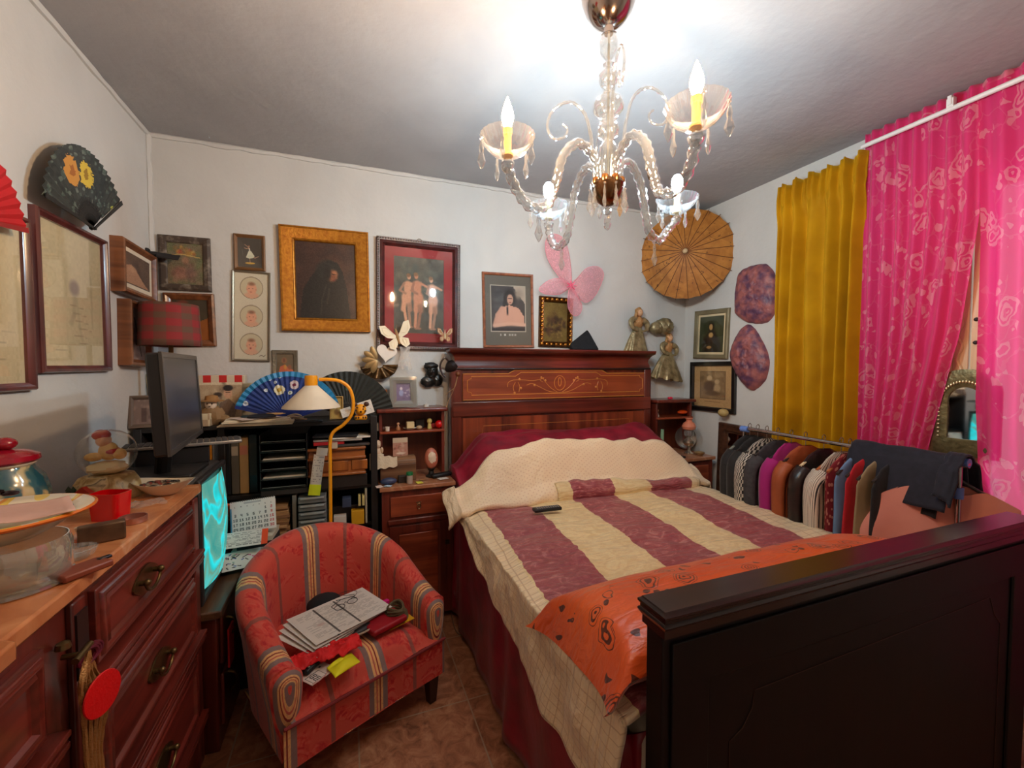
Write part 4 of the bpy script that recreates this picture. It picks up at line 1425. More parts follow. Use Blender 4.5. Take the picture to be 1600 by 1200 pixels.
# salmon sweater turned towards the room
T = Matrix.Translation((2.31, 1.0, bar_z(1.0) - .01)) @ Matrix.Rotation(-math.radians(52), 4, 'Z')
root = thing('sweater', 'salmon pink sweater at the near end of the rail, turned to face the room', 'sweater', T=T)
a_, b_ = hanger(T, HNG, .12); obj('hanger_hook', a_, pl((150, 146, 140), .3, 1), root); obj('hanger', b_, HNG, root)
m = M(T)
def fsw(side):
    def f(u, v):
        a = 2 * u - 1
        W_ = .215 + .06 * sm(0, .35, v)
        nk = .052 * math.exp(-(a / .42) ** 4) * (1 if side < 0 else .25)
        zt = -.062 - .095 * abs(a) ** 1.5 - nk
        z = zt - v * .5
        th = .035 * math.sqrt(max(0, 1 - abs(a) ** 3)) * min(1, .25 + v * 2.5)
        return (W_ * a, side * th + .010 * math.sin(a * 9 + v * 2) * v, z)
    return f
m.grid(50, 24, fsw(-1)); m.grid(50, 24, fsw(1))
obj('cloth', m, PNKS, root, smooth=180)
for s_ in (-1, 1):
    m = M(T); m.tube(bez([(s_ * .155, 0, -.175), (s_ * .215, -.005, -.24), (s_ * .25, -.01, -.36), (s_ * .26, -.01, -.5)], 18), [.048] * 18 + [.044] * 10, 14, ell=.7) if False else None
    pts = bez([(s_ * .19, .02, -.22), (s_ * .235, .02, -.29), (s_ * .262, .02, -.40), (s_ * .27, .02, -.56)], 18)
    m = M(T); m.tube(pts, .036, 14, ell=.7); obj('sleeve', m, PNKS, root, smooth=180)
# navy trousers folded over the end of the rail
NAV = pl((22, 22, 34), .85, c2=(30, 30, 44), sc=40, bump=.3, bsc=16, sheen=.15)
tr = thing('trousers', 'folded navy trousers draped over the near end of the rail', 'trousers', (RX, 1.12, .85))
def drape(y0, y1, d1, d2, lift, seed):
    def f(u, v):
        y = y0 + (y1 - y0) * u
        s = (v - .5) * 2
        a = PI * v
        r = .032 + lift
        if abs(s) < .3:
            t_ = s / .3; x = RX + r * math.sin(t_ * PI / 2); z = bar_z(y) + r * math.cos(t_ * PI / 2)
        else:
            sg = 1 if s > 0 else -1
            k = (abs(s) - .3) / .7
            x = RX + sg * (r + .05 * k + lift * 2); z = bar_z(y) - k * (d1 if s < 0 else d2) * (1 + .1 * math.sin(u * 3 + seed))
            z -= .04 * u * k
        x += .010 * nz(u * 5, v * 5, seed); z += .007 * nz(u * 6, v * 5, seed + 1)
        return (x, y, z)
    return f
m = M(); m.grid(36, 36, drape(1.34, .96, .16, .15, .006, 1)); obj('leg_fold', m, NAV, tr, smooth=180, solid=.008)
m = M(); m.grid(36, 36, drape(1.30, 1.0, .21, .2, -.004, 2)); obj('leg_fold', m, pl((18, 18, 24), .8, bump=.8, bsc=30), tr, smooth=180, solid=.008)
m = M(); m.grid(10, 24, drape(.99, .93, .12, .10, .014, 3)); obj('waistband', m, NAV, tr, smooth=180, solid=.008)
# ------------------------------------------------------------------ bedside cabinets
NSW = wood((112, 42, 22), (164, 76, 42), 'x', .35, .35); NSF = wood((72, 24, 16), (118, 46, 30), 'z', .35, .35)
MARB2 = marble('bedside_marble', (150, 92, 62), (182, 124, 88), (214, 176, 140), .3)
def nightstand(x0, x1, label, y0=2.40, zt=.80):
    r = thing('nightstand', label, 'bedside cabinet', ((x0 + x1) / 2, 2.6, 0), group=None)
    m = M(); m.box(x0, x1, y0 + .012, 2.78, .04, zt - .025); obj('body', m, NSF, r, bev=.003)
    m = M(); m.box(x0 - .012, x1 + .012, y0 - .008, 2.785, zt - .024, zt); obj('marble_top', m, MARB2, r, bev=.004)
    w_ = x1 - x0
    m = M(); m.box(x0 + .045, x1 - .045, y0, y0 + .014, zt - .17, zt - .06); d = obj('drawer', m, NSW, r, bev=.003)
    c_ = ((x0 + x1) / 2, y0, zt - .115)
    m = M(); m.box(c_[0] - .014, c_[0] + .014, y0 - .003, y0, c_[2] + .012, c_[2] + .02); m.box(c_[0] - .010, c_[0] + .010, y0 - .003, y0, c_[2] - .005, c_[2] + .012)
    m.tube([(c_[0] + .009 * math.cos(a), y0 - .007, c_[2] - .004 + .016 * math.sin(a)) for a in np.linspace(0, 2 * PI, 14, endpoint=False)], .0028, 6, True)
    obj('pull', m, pl((150, 120, 90), .35, .9), d)
    m = M(); m.box(x0 + .03, x1 - .03, y0 - .002, y0 + .012, zt - .215, zt - .185); obj('rail', m, NSF, r, bev=.006)
    m = M(wallT('B', Vector(((x0 + x1) / 2, y0 + .012, zt - .46)))); m.ring(w_ - .08, .47, [(0, 0), (0, .008), (.03, .010), (.05, .002), (.05, 0)]); dd_ = obj('door', m, NSF, r, bev=.002)
    m = M(); m.box(x0 + .09, x1 - .09, y0 + .006, y0 + .014, zt - .645, zt - .275); obj('panel', m, NSW, dd_, bev=.003)
    m = M(); m.box(x1 - .05, x1 - .025, y0 - .004, y0 + .002, zt - .36, zt - .335); obj('lock', m, pl((60, 50, 40), .4, .8), dd_)
    # shelf hutch at the back
    for xa_ in (x0 + .004, x1 - .022):
        m = M(); m.box(xa_, xa_ + .018, 2.62, 2.785, zt, 1.185); obj('hutch_side', m, NSF, r, bev=.002)
    m = M(); m.box(x0 + .01, x1 - .01, 2.765, 2.78, zt, 1.19); obj('hutch_back', m, wood((74, 30, 16), (112, 52, 26), 'z', .45, .2), r)
    m = M(); m.box(x0 - .012, x1 + .012, 2.585, 2.79, 1.185, 1.21); obj('hutch_top', m, NSF, r, bev=.009, seg=3)
    m = M(); m.box(x0 + .006, x1 - .006, 2.60, 2.775, 1.06, 1.075); obj('shelf', m, NSW, r, bev=.004)
    return r
nightstand(.165, .56, 'mahogany bedside cabinet with shelf hutch between the bookcase and the bed')
nightstand(2.165, 2.515, 'mahogany bedside cabinet with shelf hutch in the right corner by the wall')

# ------------------------------------------------------------------ bookcase
BK = pl((26, 22, 22), .5, c2=(34, 30, 28), sc=12)
BCX0, BCX1, BCY = -.93, .145, 2.47
bc = thing('bookcase', 'black open bookcase crammed with folders and boxes against the back wall', 'bookcase', ((BCX0 + BCX1) / 2, 2.62, 0))
SH = [.05, .60, .81, 1.165]
for x in (BCX0, -.60 + .0, BCX1 - .03):
    m = M(); m.box(x, x + .03, BCY, 2.78, 0, SH[-1]); obj('upright', m, BK, bc, bev=.002)
for z in SH:
    m = M(); m.box(BCX0, BCX1, BCY + .004, 2.78, z - .02, z); obj('shelf', m, BK, bc, bev=.002)
m = M(); m.box(BCX0, BCX1, 2.775, 2.785, 0, SH[-1]); obj('back_panel', m, pl((16, 14, 14), .7), bc)
m = M(); m.box(BCX1 - .032, BCX1 + .002, BCY - .03, BCY, 0, 1.19); obj('front_post', m, BK, bc, bev=.003)

# ------------------------------------------------------------------ yellow lamp
YEL = pl((228, 150, 6), .35, coat=.3)
lp = pY(516, 800, 2.30)
LX, LY = lp.x, 2.30
yl = thing('floor_lamp', 'yellow tubular floor lamp with white cone shade behind the armchair', 'floor lamp', (LX, LY, 0))
def lpz(x, y): return pY(x, y, LY)
pts = bez([(LX, LY, .02), lpz(517, 850), lpz(516, 730), lpz(516, 690), lpz(521, 675), lpz(536, 664), lpz(549, 648), lpz(552, 628), lpz(546, 607), lpz(532, 596), lpz(514, 593), lpz(498, 593)], 110)
obj('pole', M().tube(pts, .0085, 12), YEL, yl)
obj('base', M().lathe([(.13, 0), (.13, .014), (.11, .022), (.012, .028)], (LX, LY, 0), 32), YEL, yl)
sc_ = mpp(lpz(486, 600)); c0 = lpz(486, 588)
obj('cap', M().lathe([(.0, .006), (9 * sc_, .004), (9.5 * sc_, -2 * sc_), (9.5 * sc_, -14 * sc_), (8 * sc_, -15 * sc_)], c0, 24), YEL, yl)
SHD = pl((214, 200, 176), .6)
obj('lamp_shade', M().lathe([(9 * sc_, -14 * sc_), (10 * sc_, -15 * sc_), (41 * sc_, -46 * sc_), (42 * sc_, -49 * sc_), (40.5 * sc_, -49 * sc_), (9 * sc_, -17 * sc_)], c0, 48), SHD, yl)
# ------------------------------------------------------------------ pictures on the walls
PGL = glass_thin('picture_glass', (1, 1, 1, 1), .03, 0, boost=1.1, ior=1.45)


def picture(label, wl, quad, prof, fmat, cv, fw, mat_w=0, mat_c=None, rough=.6, glass=True, cat='framed picture', name='framed_picture', tilt=0, back=.004, inner=None, imat=None, off=.02):
    T, wd, hd_ = quadT(wl, off, *quad, tilt=tilt)
    r = thing(name, label, cat, T=T)
    m = M(T); m.ring(wd, hd_, prof + [(prof[-1][0], .001), (0, .001)]); obj('frame', m, fmat, r, smooth=30)
    iw, ih = wd - 2 * fw + .004, hd_ - 2 * fw + .004
    m = M(T); m.cbox((0, 0, .0015), wd - .01, hd_ - .01, .002); obj('backing', m, pl((120, 100, 80), .8), r, smooth=0)
    if mat_w:
        m = M(T); m.ring(iw, ih, [(0, back), (0, back + .002), (mat_w, back + .002), (mat_w, back)]); obj('mount', m, pl(mat_c, .8), r, smooth=0)
    if inner:
        m = M(T); m.ring(iw - 2 * mat_w, ih - 2 * mat_w, [(0, back), (.001, back + .004), (inner, back + .002), (inner, back)]); obj('fillet', m, imat, r, smooth=0)
    canvas_obj('picture', cv, T, iw - 2 * mat_w + .002, ih - 2 * mat_w + .002, r, rough, back)
    if glass:
        m = M(T); m.cbox((0, 0, back + .006), iw, ih, .001); obj('glass', m, PGL, r, smooth=0)
    return r, T, wd, hd_


def figure(c_, cx, top, h_, skin=(206, 150, 118), lean=0.0, seed=0):
    """small standing figure in a painted group"""
    k = h_; sh = tuple(x * .78 for x in skin)
    for s in (-1, 1):
        c_.path([(cx + s * .035, top + .46 * k), (cx + s * .045 + .02 * s * (lean > 0), top + .66 * k)], .062 * k, sh if s > 0 else skin)
        c_.path([(cx + s * .045, top + .66 * k), (cx + s * .03 + lean * .3, top + .94 * k)], .036 * k, sh if s > 0 else skin)
        c_.ell(cx + s * .03 + lean * .3 + .02, top + .97 * k, .05, .022 * k, sh, .4)
    c_.ell(cx, top + .45 * k, .115 * k / c_.asp, .13 * k, skin, .35)
    c_.ell(cx + lean * .2, top + .30 * k, .088 * k / c_.asp, .17 * k, skin, .35)
    c_.ell(cx + lean * .25, top + .22 * k, .11 * k / c_.asp, .07 * k, skin, .4)
    c_.path([(cx - .07 + lean * .2, top + .2 * k), (cx - .13, top + .33 * k), (cx - .02, top + .38 * k)], .028 * k, sh)
    c_.path([(cx + .07 + lean * .2, top + .2 * k), (cx + .17, top + .25 * k)], .026 * k, skin)
    c_.ell(cx + lean * .4, top + .085 * k, .042 * k / c_.asp, .055 * k, skin, .3)
    c_.ell(cx + lean * .4 - .01, top + .055 * k, .05 * k / c_.asp, .042 * k, (130, 90, 52), .4)


def child(c_, cx, cy, s, open_=False):
    c_.ell(cx, cy + .16 * s, .30 * s, .13 * s, (214, 160, 128), .35)
    c_.ell(cx, cy - .02 * s, .135 * s, .15 * s, (214, 158, 126), .2)
    c_.ell(cx + .0, cy - .12 * s, .12 * s, .06 * s, (150, 104, 74), .6)
    for q in (-1, 1):
        c_.ell(cx + q * .05 * s, cy - .02 * s, .02 * s, .012 * s, (70, 44, 36), .6)
        c_.ell(cx + q * .13 * s, cy - .0, .02 * s, .03 * s, (200, 140, 112), .4)
    c_.ell(cx, cy + .02 * s, .014 * s, .014 * s, (190, 128, 100), .6)
    if open_: c_.ell(cx, cy + .065 * s, .035 * s, .03 * s, (120, 36, 36), .4)
    else: c_.ell(cx, cy + .065 * s, .035 * s, .012 * s, (160, 70, 64), .5)


WF1 = wood((58, 20, 24), (104, 48, 44), 'y', .3, .5)
GILT = pl((178, 120, 34), .4, .55, c2=(150, 92, 18), sc=(60, 60, 18), bump=.3, bsc=80, name='gilt')
WBR = wood((92, 52, 28), (140, 86, 50), 'z', .4, .2); WDK = wood((48, 30, 22), (84, 58, 42), 'z', .45, .15)
SLVR = pl((150, 140, 120), .35, .7)
PROF = [(0, 0), (0, .018), (.004, .024), (.012, .024), (.018, .016), (.024, .012)]
# two big drawings under glass on the left wall
def drawing(seed):
    c_ = C(70, 90, (206, 190, 150)).grain(5, 2, seed)
    r = random.Random(seed)
    c_.rect(.02, .02, .98, .024, (170, 146, 104)); c_.rect(.06, .05, .066, .95, (186, 164, 124))
    return c_, r
c_, r = drawing(3)
for k in range(9):
    x = r.uniform(.1, .9); y = .2 + .08 * k
    c_.line(x - .12, y, x + .1, y + r.uniform(-.02, .02), .005, (150, 138, 110), .5)
c_.line(.5, .3, .52, .95, .006, (160, 146, 116), .5)
q1 = ((-75, 285), (53, 347), (53, 608), (-75, 620))
picture('large pale pencil drawing in reddish frame at the left edge below the red fan', 'L', q1, PROF, WF1, c_, .024, 0, None)
c_, r = drawing(5)
c_.ell(.52, .42, .10, .075, (140, 118, 104), .5)
c_.path([(.52, .5), (.5, .62), (.45, .68)], .03, (176, 162, 130), .6); c_.path([(.55, .5), (.58, .7), (.62, .8)], .02, (180, 168, 134), .5)
for k in range(7):
    y = .55 + k * .055; x = r.uniform(.2, .6); c_.line(x, y, x + .2, y + .01, .006, (160, 144, 114), .6)
for k in range(8): c_.line(.78 + .02 * (k % 3), .25 + k * .05, .80, .42 + k * .04, .012, (184, 170, 134), .5)
picture('large pale drawing of a dark-haired figure in reddish frame below the black fan', 'L', ((61, 323), (172, 379), (171, 580), (62, 582)), PROF, WF1, c_, .024)
# two deep brown frames in the corner
DEEP = [(0, 0), (0, .045), (.004, .052), (.014, .052), (.022, .042), (.03, .036)]
c_ = C(50, 40, (96, 78, 68)).blotch([(110, 90, 76), (84, 68, 60)], 20, .2, 2)
c_.poly([(0, .95), (0, .45), (.25, .35), (.45, .5), (.7, .75), (.95, .95)], (176, 134, 106)).ell(.3, .5, .2, .14, (188, 146, 116), .5)
c_.grain(8, 1)
picture('deep brown box frame tilted on the left wall with a tan and grey scene', 'L', ((184, 371), (238, 405), (231, 471), (177, 452)), DEEP, WBR, c_, .03, .02, (210, 200, 180), glass=False, back=.034)
c_ = C(30, 60, (150, 140, 146)).blotch([(110, 100, 108), (190, 180, 180)], 30, .15, 4).line(.3, .2, .7, .9, .02, (60, 54, 62)).line(.7, .1, .4, .7, .02, (80, 74, 82))
picture('deep brown box frame with a grey violet scene beside the plaid lamp shade', 'L', ((192, 464), (226, 482), (226, 571), (192, 573)), DEEP, WBR, c_, .03, glass=False, back=.034)
# flowered-hat-coloured portrait (generic)
c_ = C(50, 56, (116, 104, 80)).blotch([(98, 112, 70), (130, 110, 84), (90, 92, 66)], 50, .14, 1)
c_.blotch([(196, 150, 60), (170, 80, 60), (190, 170, 120), (150, 110, 60)], 26, .09, 6, (.2, .10, .85, .28))
c_.path([(.15, .3), (.4, .27), (.9, .34)], .014, (196, 164, 96))
c_.ell(.5, .42, .13, .11, (156, 118, 92), .5); c_.ell(.36, .72, .28, .2, (150, 104, 86), .5); c_.ell(.62, .72, .2, .24, (120, 92, 80), .6); c_.blotch([(160, 120, 100), (110, 80, 68)], 20, .1, 9, (.1, .5, .8, .95), .5).grain(12, 1)
WORN = pl((72, 58, 48), .6, c2=(140, 128, 112), sc=30, lo=.5, hi=.75)
picture('worn dark frame with a warm portrait under a flowered hat in the left corner', 'B', ((244, 365), (327, 372), (330, 456), (249, 452)), [(0, 0), (0, .014), (.012, .02), (.03, .014), (.036, .008)], WORN, c_, .036, glass=False)
c_ = C(40, 40, (66, 56, 40)).blotch([(78, 66, 46), (56, 48, 34)], 20, .2, 2)
c_.poly([(0, 1), (0, .8), (.45, .62), (1, .45), (1, 1)], (150, 84, 30)).blotch([(160, 96, 36), (136, 74, 26)], 12, .12, 5, (.3, .7, 1, 1), .5).ell(.3, .1, .2, .12, (120, 60, 44), .6).ell(.6, .72, .05, .05, (30, 24, 20), .4)
picture('brown frame with a dark green and orange landscape behind the plaid lamp shade', 'B', ((252, 457), (333, 459), (338, 541), (260, 541)), [(0, 0), (0, .018), (.01, .022), (.03, .012), (.034, .006)], WBR, c_, .034, glass=False)
# dancer
c_ = C(80, 96, (66, 60, 52)).grain(4, 1)
c_.ell(.50, .84, .22, .035, (206, 160, 50), .2)
c_.path([(.49, .66), (.50, .83)], .012, (206, 160, 130)).path([(.56, .62), (.70, .66), (.84, .60)], .012, (206, 160, 130))
c_.poly([(.45, .44), (.55, .44), (.68, .60), (.62, .66), (.48, .69), (.34, .66)], (212, 212, 186)).ell(.52, .62, .17, .055, (200, 202, 176), .5)
c_.path([(.48, .36), (.5, .46)], .028, (214, 210, 190)).ell(.47, .28, .034, .034, (206, 160, 128), .3).ell(.48, .262, .036, .024, (130, 66, 34), .4)
c_.path([(.47, .35), (.36, .37), (.28, .34)], .010, (210, 164, 134)).path([(.47, .34), (.38, .28), (.30, .23)], .010, (210, 164, 134)).path([(.2, .42), (.22, .58)], .007, (150, 150, 140), .6)
picture('small brown framed picture of a ballet dancer on dark ground', 'B', ((364, 364), (414, 368), (414, 424), (365, 420)), [(0, 0), (0, .014), (.006, .018), (.014, .012), (.018, .008)], pl((120, 84, 50), .4, .3), c_, .018)
# three portraits of a small child
c_ = C(54, 126, (206, 198, 174)).grain(3, 1)
for i in range(3):
    cy = .17 + .325 * i
    c_.ell(.5, cy, .345, .13, (120, 100, 76), .04).ell(.5, cy, .33, .122, (196, 184, 150), .05).ell(.62, cy, .18, .1, (190, 178, 146), .6)
    c2_ = c_.a.copy()
    k = .50
    c_.ell(.5, cy + .095, .25, .055, (210, 158, 126), .35)
    c_.ell(.5, cy + .01, .165, .073, (218, 156, 122), .2).ell(.5, cy - .045, .14, .03, (140, 92, 62), .7)
    for q in (-1, 1): c_.ell(.5 + q * .05 - .02 * (i == 0), cy + .008, .022, .006, (74, 46, 38), .6).ell(.5 + q * .128, cy + .02, .02, .012, (196, 138, 110), .4)
    c_.ell(.48, cy + .047, .035, .006 if i < 2 else .013, (150, 50, 48), .5)
    msk = (((c_.X - .5) / .33) ** 2 + ((c_.Y - cy) / .122) ** 2 < 1)[..., None]
    c_.a = np.where(msk, c_.a, c2_)
c_.path([(.74, .955), (.8, .945), (.86, .96), (.92, .94)], .005, (110, 90, 70))
picture('tall silver framed trio of oval baby portraits', 'B', ((360, 421), (421, 425), (422, 566), (363, 563)), [(0, 0), (0, .012), (.004, .016), (.010, .012), (.012, .006)], SLVR, c_, .012)
# gilt frame with a dark veiled woman
c_ = C(64, 84, (62, 42, 36)).blotch([(76, 50, 42), (52, 38, 34), (84, 58, 44)], 60, .14, 2, op=.5)
c_.ell(.62, .36, .28, .24, (84, 52, 38), .8)
c_.poly([(.42, .3), (.55, .22), (.7, .26), (.78, .38), (.84, .6), (.9, 1), (.05, 1), (.12, .62), (.28, .42)], (34, 32, 30)).ell(.52, .36, .22, .16, (38, 38, 35), .4)
c_.ell(.60, .43, .115, .10, (136, 84, 58), .45, .4).ell(.645, .40, .06, .05, (170, 110, 76), .6).ell(.62, .44, .05, .045, (128, 76, 52), .6)
c_.line(.60, .405, .66, .415, .008, (48, 28, 22)).line(.655, .41, .675, .46, .008, (150, 100, 72), .7).line(.615, .49, .655, .487, .008, (104, 34, 30)).ell(.52, .40, .08, .12, (30, 28, 26), .5)
c_.path([(.5, .55), (.42, .75), (.4, .95)], .01, (60, 54, 48), .7).path([(.55, .6), (.5, .8)], .012, (66, 58, 50), .6).grain(7, 1)
picture('wide gold frame with a dark painting of a veiled woman', 'B', ((434, 350), (576, 364), (578, 519), (441, 517)), [(0, 0), (0, .03), (.003, .034), (.008, .034), (.012, .030), (.066, .016), (.070, .020), (.075, .018), (.080, .010)], GILT, c_, .08, glass=False, rough=.35)
# three figures print: a plain generic group in the same colours
c_ = C(66, 92, (74, 72, 60)).blotch([(96, 96, 80), (52, 52, 44), (110, 104, 84), (64, 74, 66)], 70, .12, 3, (0, 0, 1, .5), .6)
c_.blotch([(56, 50, 36), (74, 66, 46)], 30, .12, 4, (0, .5, 1, 1), .6)
figure(c_, .25, .20, .74, (206, 148, 112), .12); figure(c_, .48, .18, .78, (196, 132, 98), -.1); figure(c_, .78, .22, .74, (212, 156, 122), -.1)
c_.grain(6, 1)
FR10 = wood((48, 16, 15), (84, 32, 28), 'z', .4, .15)
q10 = ((587, 370), (719, 382), (718, 549), (590, 543))
pr, T10, W10, H10 = picture('large red-brown frame with crimson mount around three painted figures', 'B', q10, [(0, 0), (0, .03), (.004, .034), (.018, .03), (.02, .024), (.034, .028), (.042, .018), (.048, .010)], FR10, c_, .048, .058, (146, 46, 48), name='framed_picture')
m = M(T10)
nb = 46
for i in range(nb):
    for s in (-1, 1): m.ball((s * (W10 / 2 - .010), (-.5 + (i + .5) / nb) * H10, .034), .004, .006, .003, 6, 4)
nb = 34
for i in range(nb):
    for s in (-1, 1): m.ball(((-.5 + (i + .5) / nb) * W10, s * (H10 / 2 - .010), .034), .006, .004, .003, 6, 4)
obj('beading', m, pl((66, 50, 32), .6), pr)
m = M(T10); m.tube([(.014 * math.cos(a) + 0, H10 / 2 + .002 + .012 * math.sin(a), .01) for a in np.linspace(0, PI, 12)], .002, 6); obj('hanging_loop', m, BRS, pr)
# small silver icon frame
c_ = C(30, 36, (110, 92, 66)).ell(.45, .32, .2, .18, (150, 100, 60), .4).ell(.44, .3, .09, .1, (120, 66, 44), .3).poly([(.1, 1), (.2, .62), (.45, .5), (.7, .65), (.95, .75), (1, 1)], (206, 104, 66)).ell(.5, .62, .1, .14, (214, 150, 60), .4).ell(.75, .62, .13, .13, (150, 84, 50), .4)
picture('small embossed silver frame with an orange-robed icon above the blue fan', 'B', ((424, 547), (465, 547), (465, 592), (425, 592)), [(0, 0), (0, .010), (.004, .014), (.02, .010), (.024, .006)], pl((128, 120, 104), .4, .7, bump=.9, bsc=90), c_, .024)
# poster of a seated woman
c_ = C(50, 72, (96, 90, 78))
c_.rect(.12, .14, .88, .80, (176, 166, 148)).rect(.135, .15, .865, .79, (62, 56, 54))
c_.blotch([(80, 82, 84), (54, 54, 58), (96, 96, 96)], 20, .09, 3, (.18, .18, .5, .5), .6).poly([(.6, .15), (.865, .15), (.865, .4)], (176, 160, 142)).ell(.72, .26, .14, .1, (150, 136, 120), .8)
c_.ell(.53, .33, .15, .16, (30, 22, 22), .3).poly([(.4, .3), (.36, .6), (.5, .62), (.52, .3)], (34, 24, 24))
c_.ell(.54, .34, .075, .085, (198, 152, 128), .25).line(.50, .325, .58, .33, .008, (60, 34, 30)).line(.53, .385, .56, .385, .006, (140, 50, 50))
c_.poly([(.22, .56), (.35, .46), (.52, .42), (.72, .46), (.84, .58), (.84, .7), (.2, .72)], (206, 156, 132)).path([(.2, .7), (.26, .56), (.36, .46)], .03, (200, 150, 126)).path([(.2, .72), (.5, .69), (.84, .70)], .035, (212, 166, 142)).rect(.135, .745, .865, .79, (36, 26, 28)).ell(.48, .5, .02, .09, (40, 28, 28), .4)
c_.a[:int(.15 * 72), :] = (96, 90, 78)
for i in range(5): c_.rect(.33 + i * .022, .835, .345 + i * .022, .855, (200, 196, 186))
for i in range(6): c_.rect(.5 + i * .028, .835, .518 + i * .028, .855, (170, 166, 156))
picture('brown wooden frame with a poster of a seated dark-haired woman', 'B', ((756, 424), (836, 429), (833, 543), (754, 543)), [(0, 0), (0, .014), (.004, .018), (.012, .016), (.018, .010)], wood((120, 64, 34), (160, 92, 54), 'z', .35, .3), c_, .018)
# ornate gilt frame
c_ = C(40, 54, (110, 90, 44)).blotch([(126, 106, 54), (92, 74, 38)], 20, .2, 2)
c_.blotch([(54, 40, 26), (66, 46, 34), (44, 36, 26)], 26, .12, 5, (.1, .35, .9, .8), .7).blotch([(150, 124, 70), (96, 70, 40)], 12, .06, 6, (.2, .4, .9, .9), .6).grain(8)
pr, T13, W13, H13 = picture('small ornate gilded carved frame with a brown crowd scene above the headboard', 'B', ((844, 462), (896, 466), (894, 543), (842, 541)), [(0, 0), (0, .02), (.006, .028), (.018, .020), (.03, .026), (.040, .008)], pl((120, 74, 30), .35, .75, c2=(66, 40, 18), sc=50, bump=.5, bsc=60), c_, .040, glass=False, rough=.3)
m = M(T13)
for i in range(11):
    for s in (-1, 1): m.ball((s * (W13 / 2 - .019), (-.44 + .88 * i / 10) * H13, .026), .010, .012, .006, 8, 6)
for i in range(7):
    for s in (-1, 1): m.ball(((-.42 + .84 * i / 6) * W13, s * (H13 / 2 - .019), .026), .012, .010, .006, 8, 6)
obj('carving', m, pl((186, 122, 46), .3, .8), pr)
# right wall: small portrait print (generic woman) in a grey-gold frame
c_ = C(40, 52, (58, 62, 34)).blotch([(74, 78, 42), (48, 56, 34), (84, 80, 48)], 24, .16, 3)
c_.ell(.5, .85, .42, .42, (34, 28, 20), .25).ell(.5, .55, .24, .2, (38, 28, 20), .4)
c_.ell(.48, .30, .15, .15, (40, 26, 18), .3).ell(.47, .30, .085, .10, (190, 150, 92), .3).ell(.48, .52, .12, .09, (196, 156, 96), .4).ell(.42, .86, .13, .05, (180, 138, 84), .4).grain(5)
picture('grey-gold framed small print of a dark-haired woman, above the black framed engraving', 'R', ((1082, 488), (1136, 480), (1138, 562), (1085, 559)), [(0, 0), (0, .016), (.008, .022), (.03, .016), (.034, .01)], pl((116, 104, 76), .55, .2, bump=.5, bsc=80, c2=(140, 130, 100)), c_, .034, .018, (214, 196, 156), rough=.4)
c_ = C(48, 56, (190, 152, 102))
c_.rect(.16, .12, .84, .80, (120, 92, 60)).rect(.18, .14, .82, .78, (146, 116, 78)).blotch([(120, 94, 62), (164, 134, 94)], 22, .1, 4, (.2, .18, .8, .74), .6)
c_.ell(.42, .30, .08, .08, (196, 166, 124), .3).ell(.42, .5, .17, .17, (96, 70, 46), .4).ell(.62, .38, .07, .07, (196, 168, 126), .3).ell(.62, .54, .10, .14, (188, 158, 116), .4).ell(.5, .66, .26, .08, (104, 78, 50), .5)
c_.rect(.3, .86, .7, .868, (150, 116, 76)).grain(6)
picture('wide black frame with a small sepia engraving, lowest on the right wall', 'R', ((1078, 565), (1147, 565), (1149, 647), (1077, 640)), [(0, 0), (0, .018), (.004, .022), (.028, .022), (.034, .012), (.036, .008)], pl((18, 16, 16), .3, coat=.4), c_, .036, rough=.7)

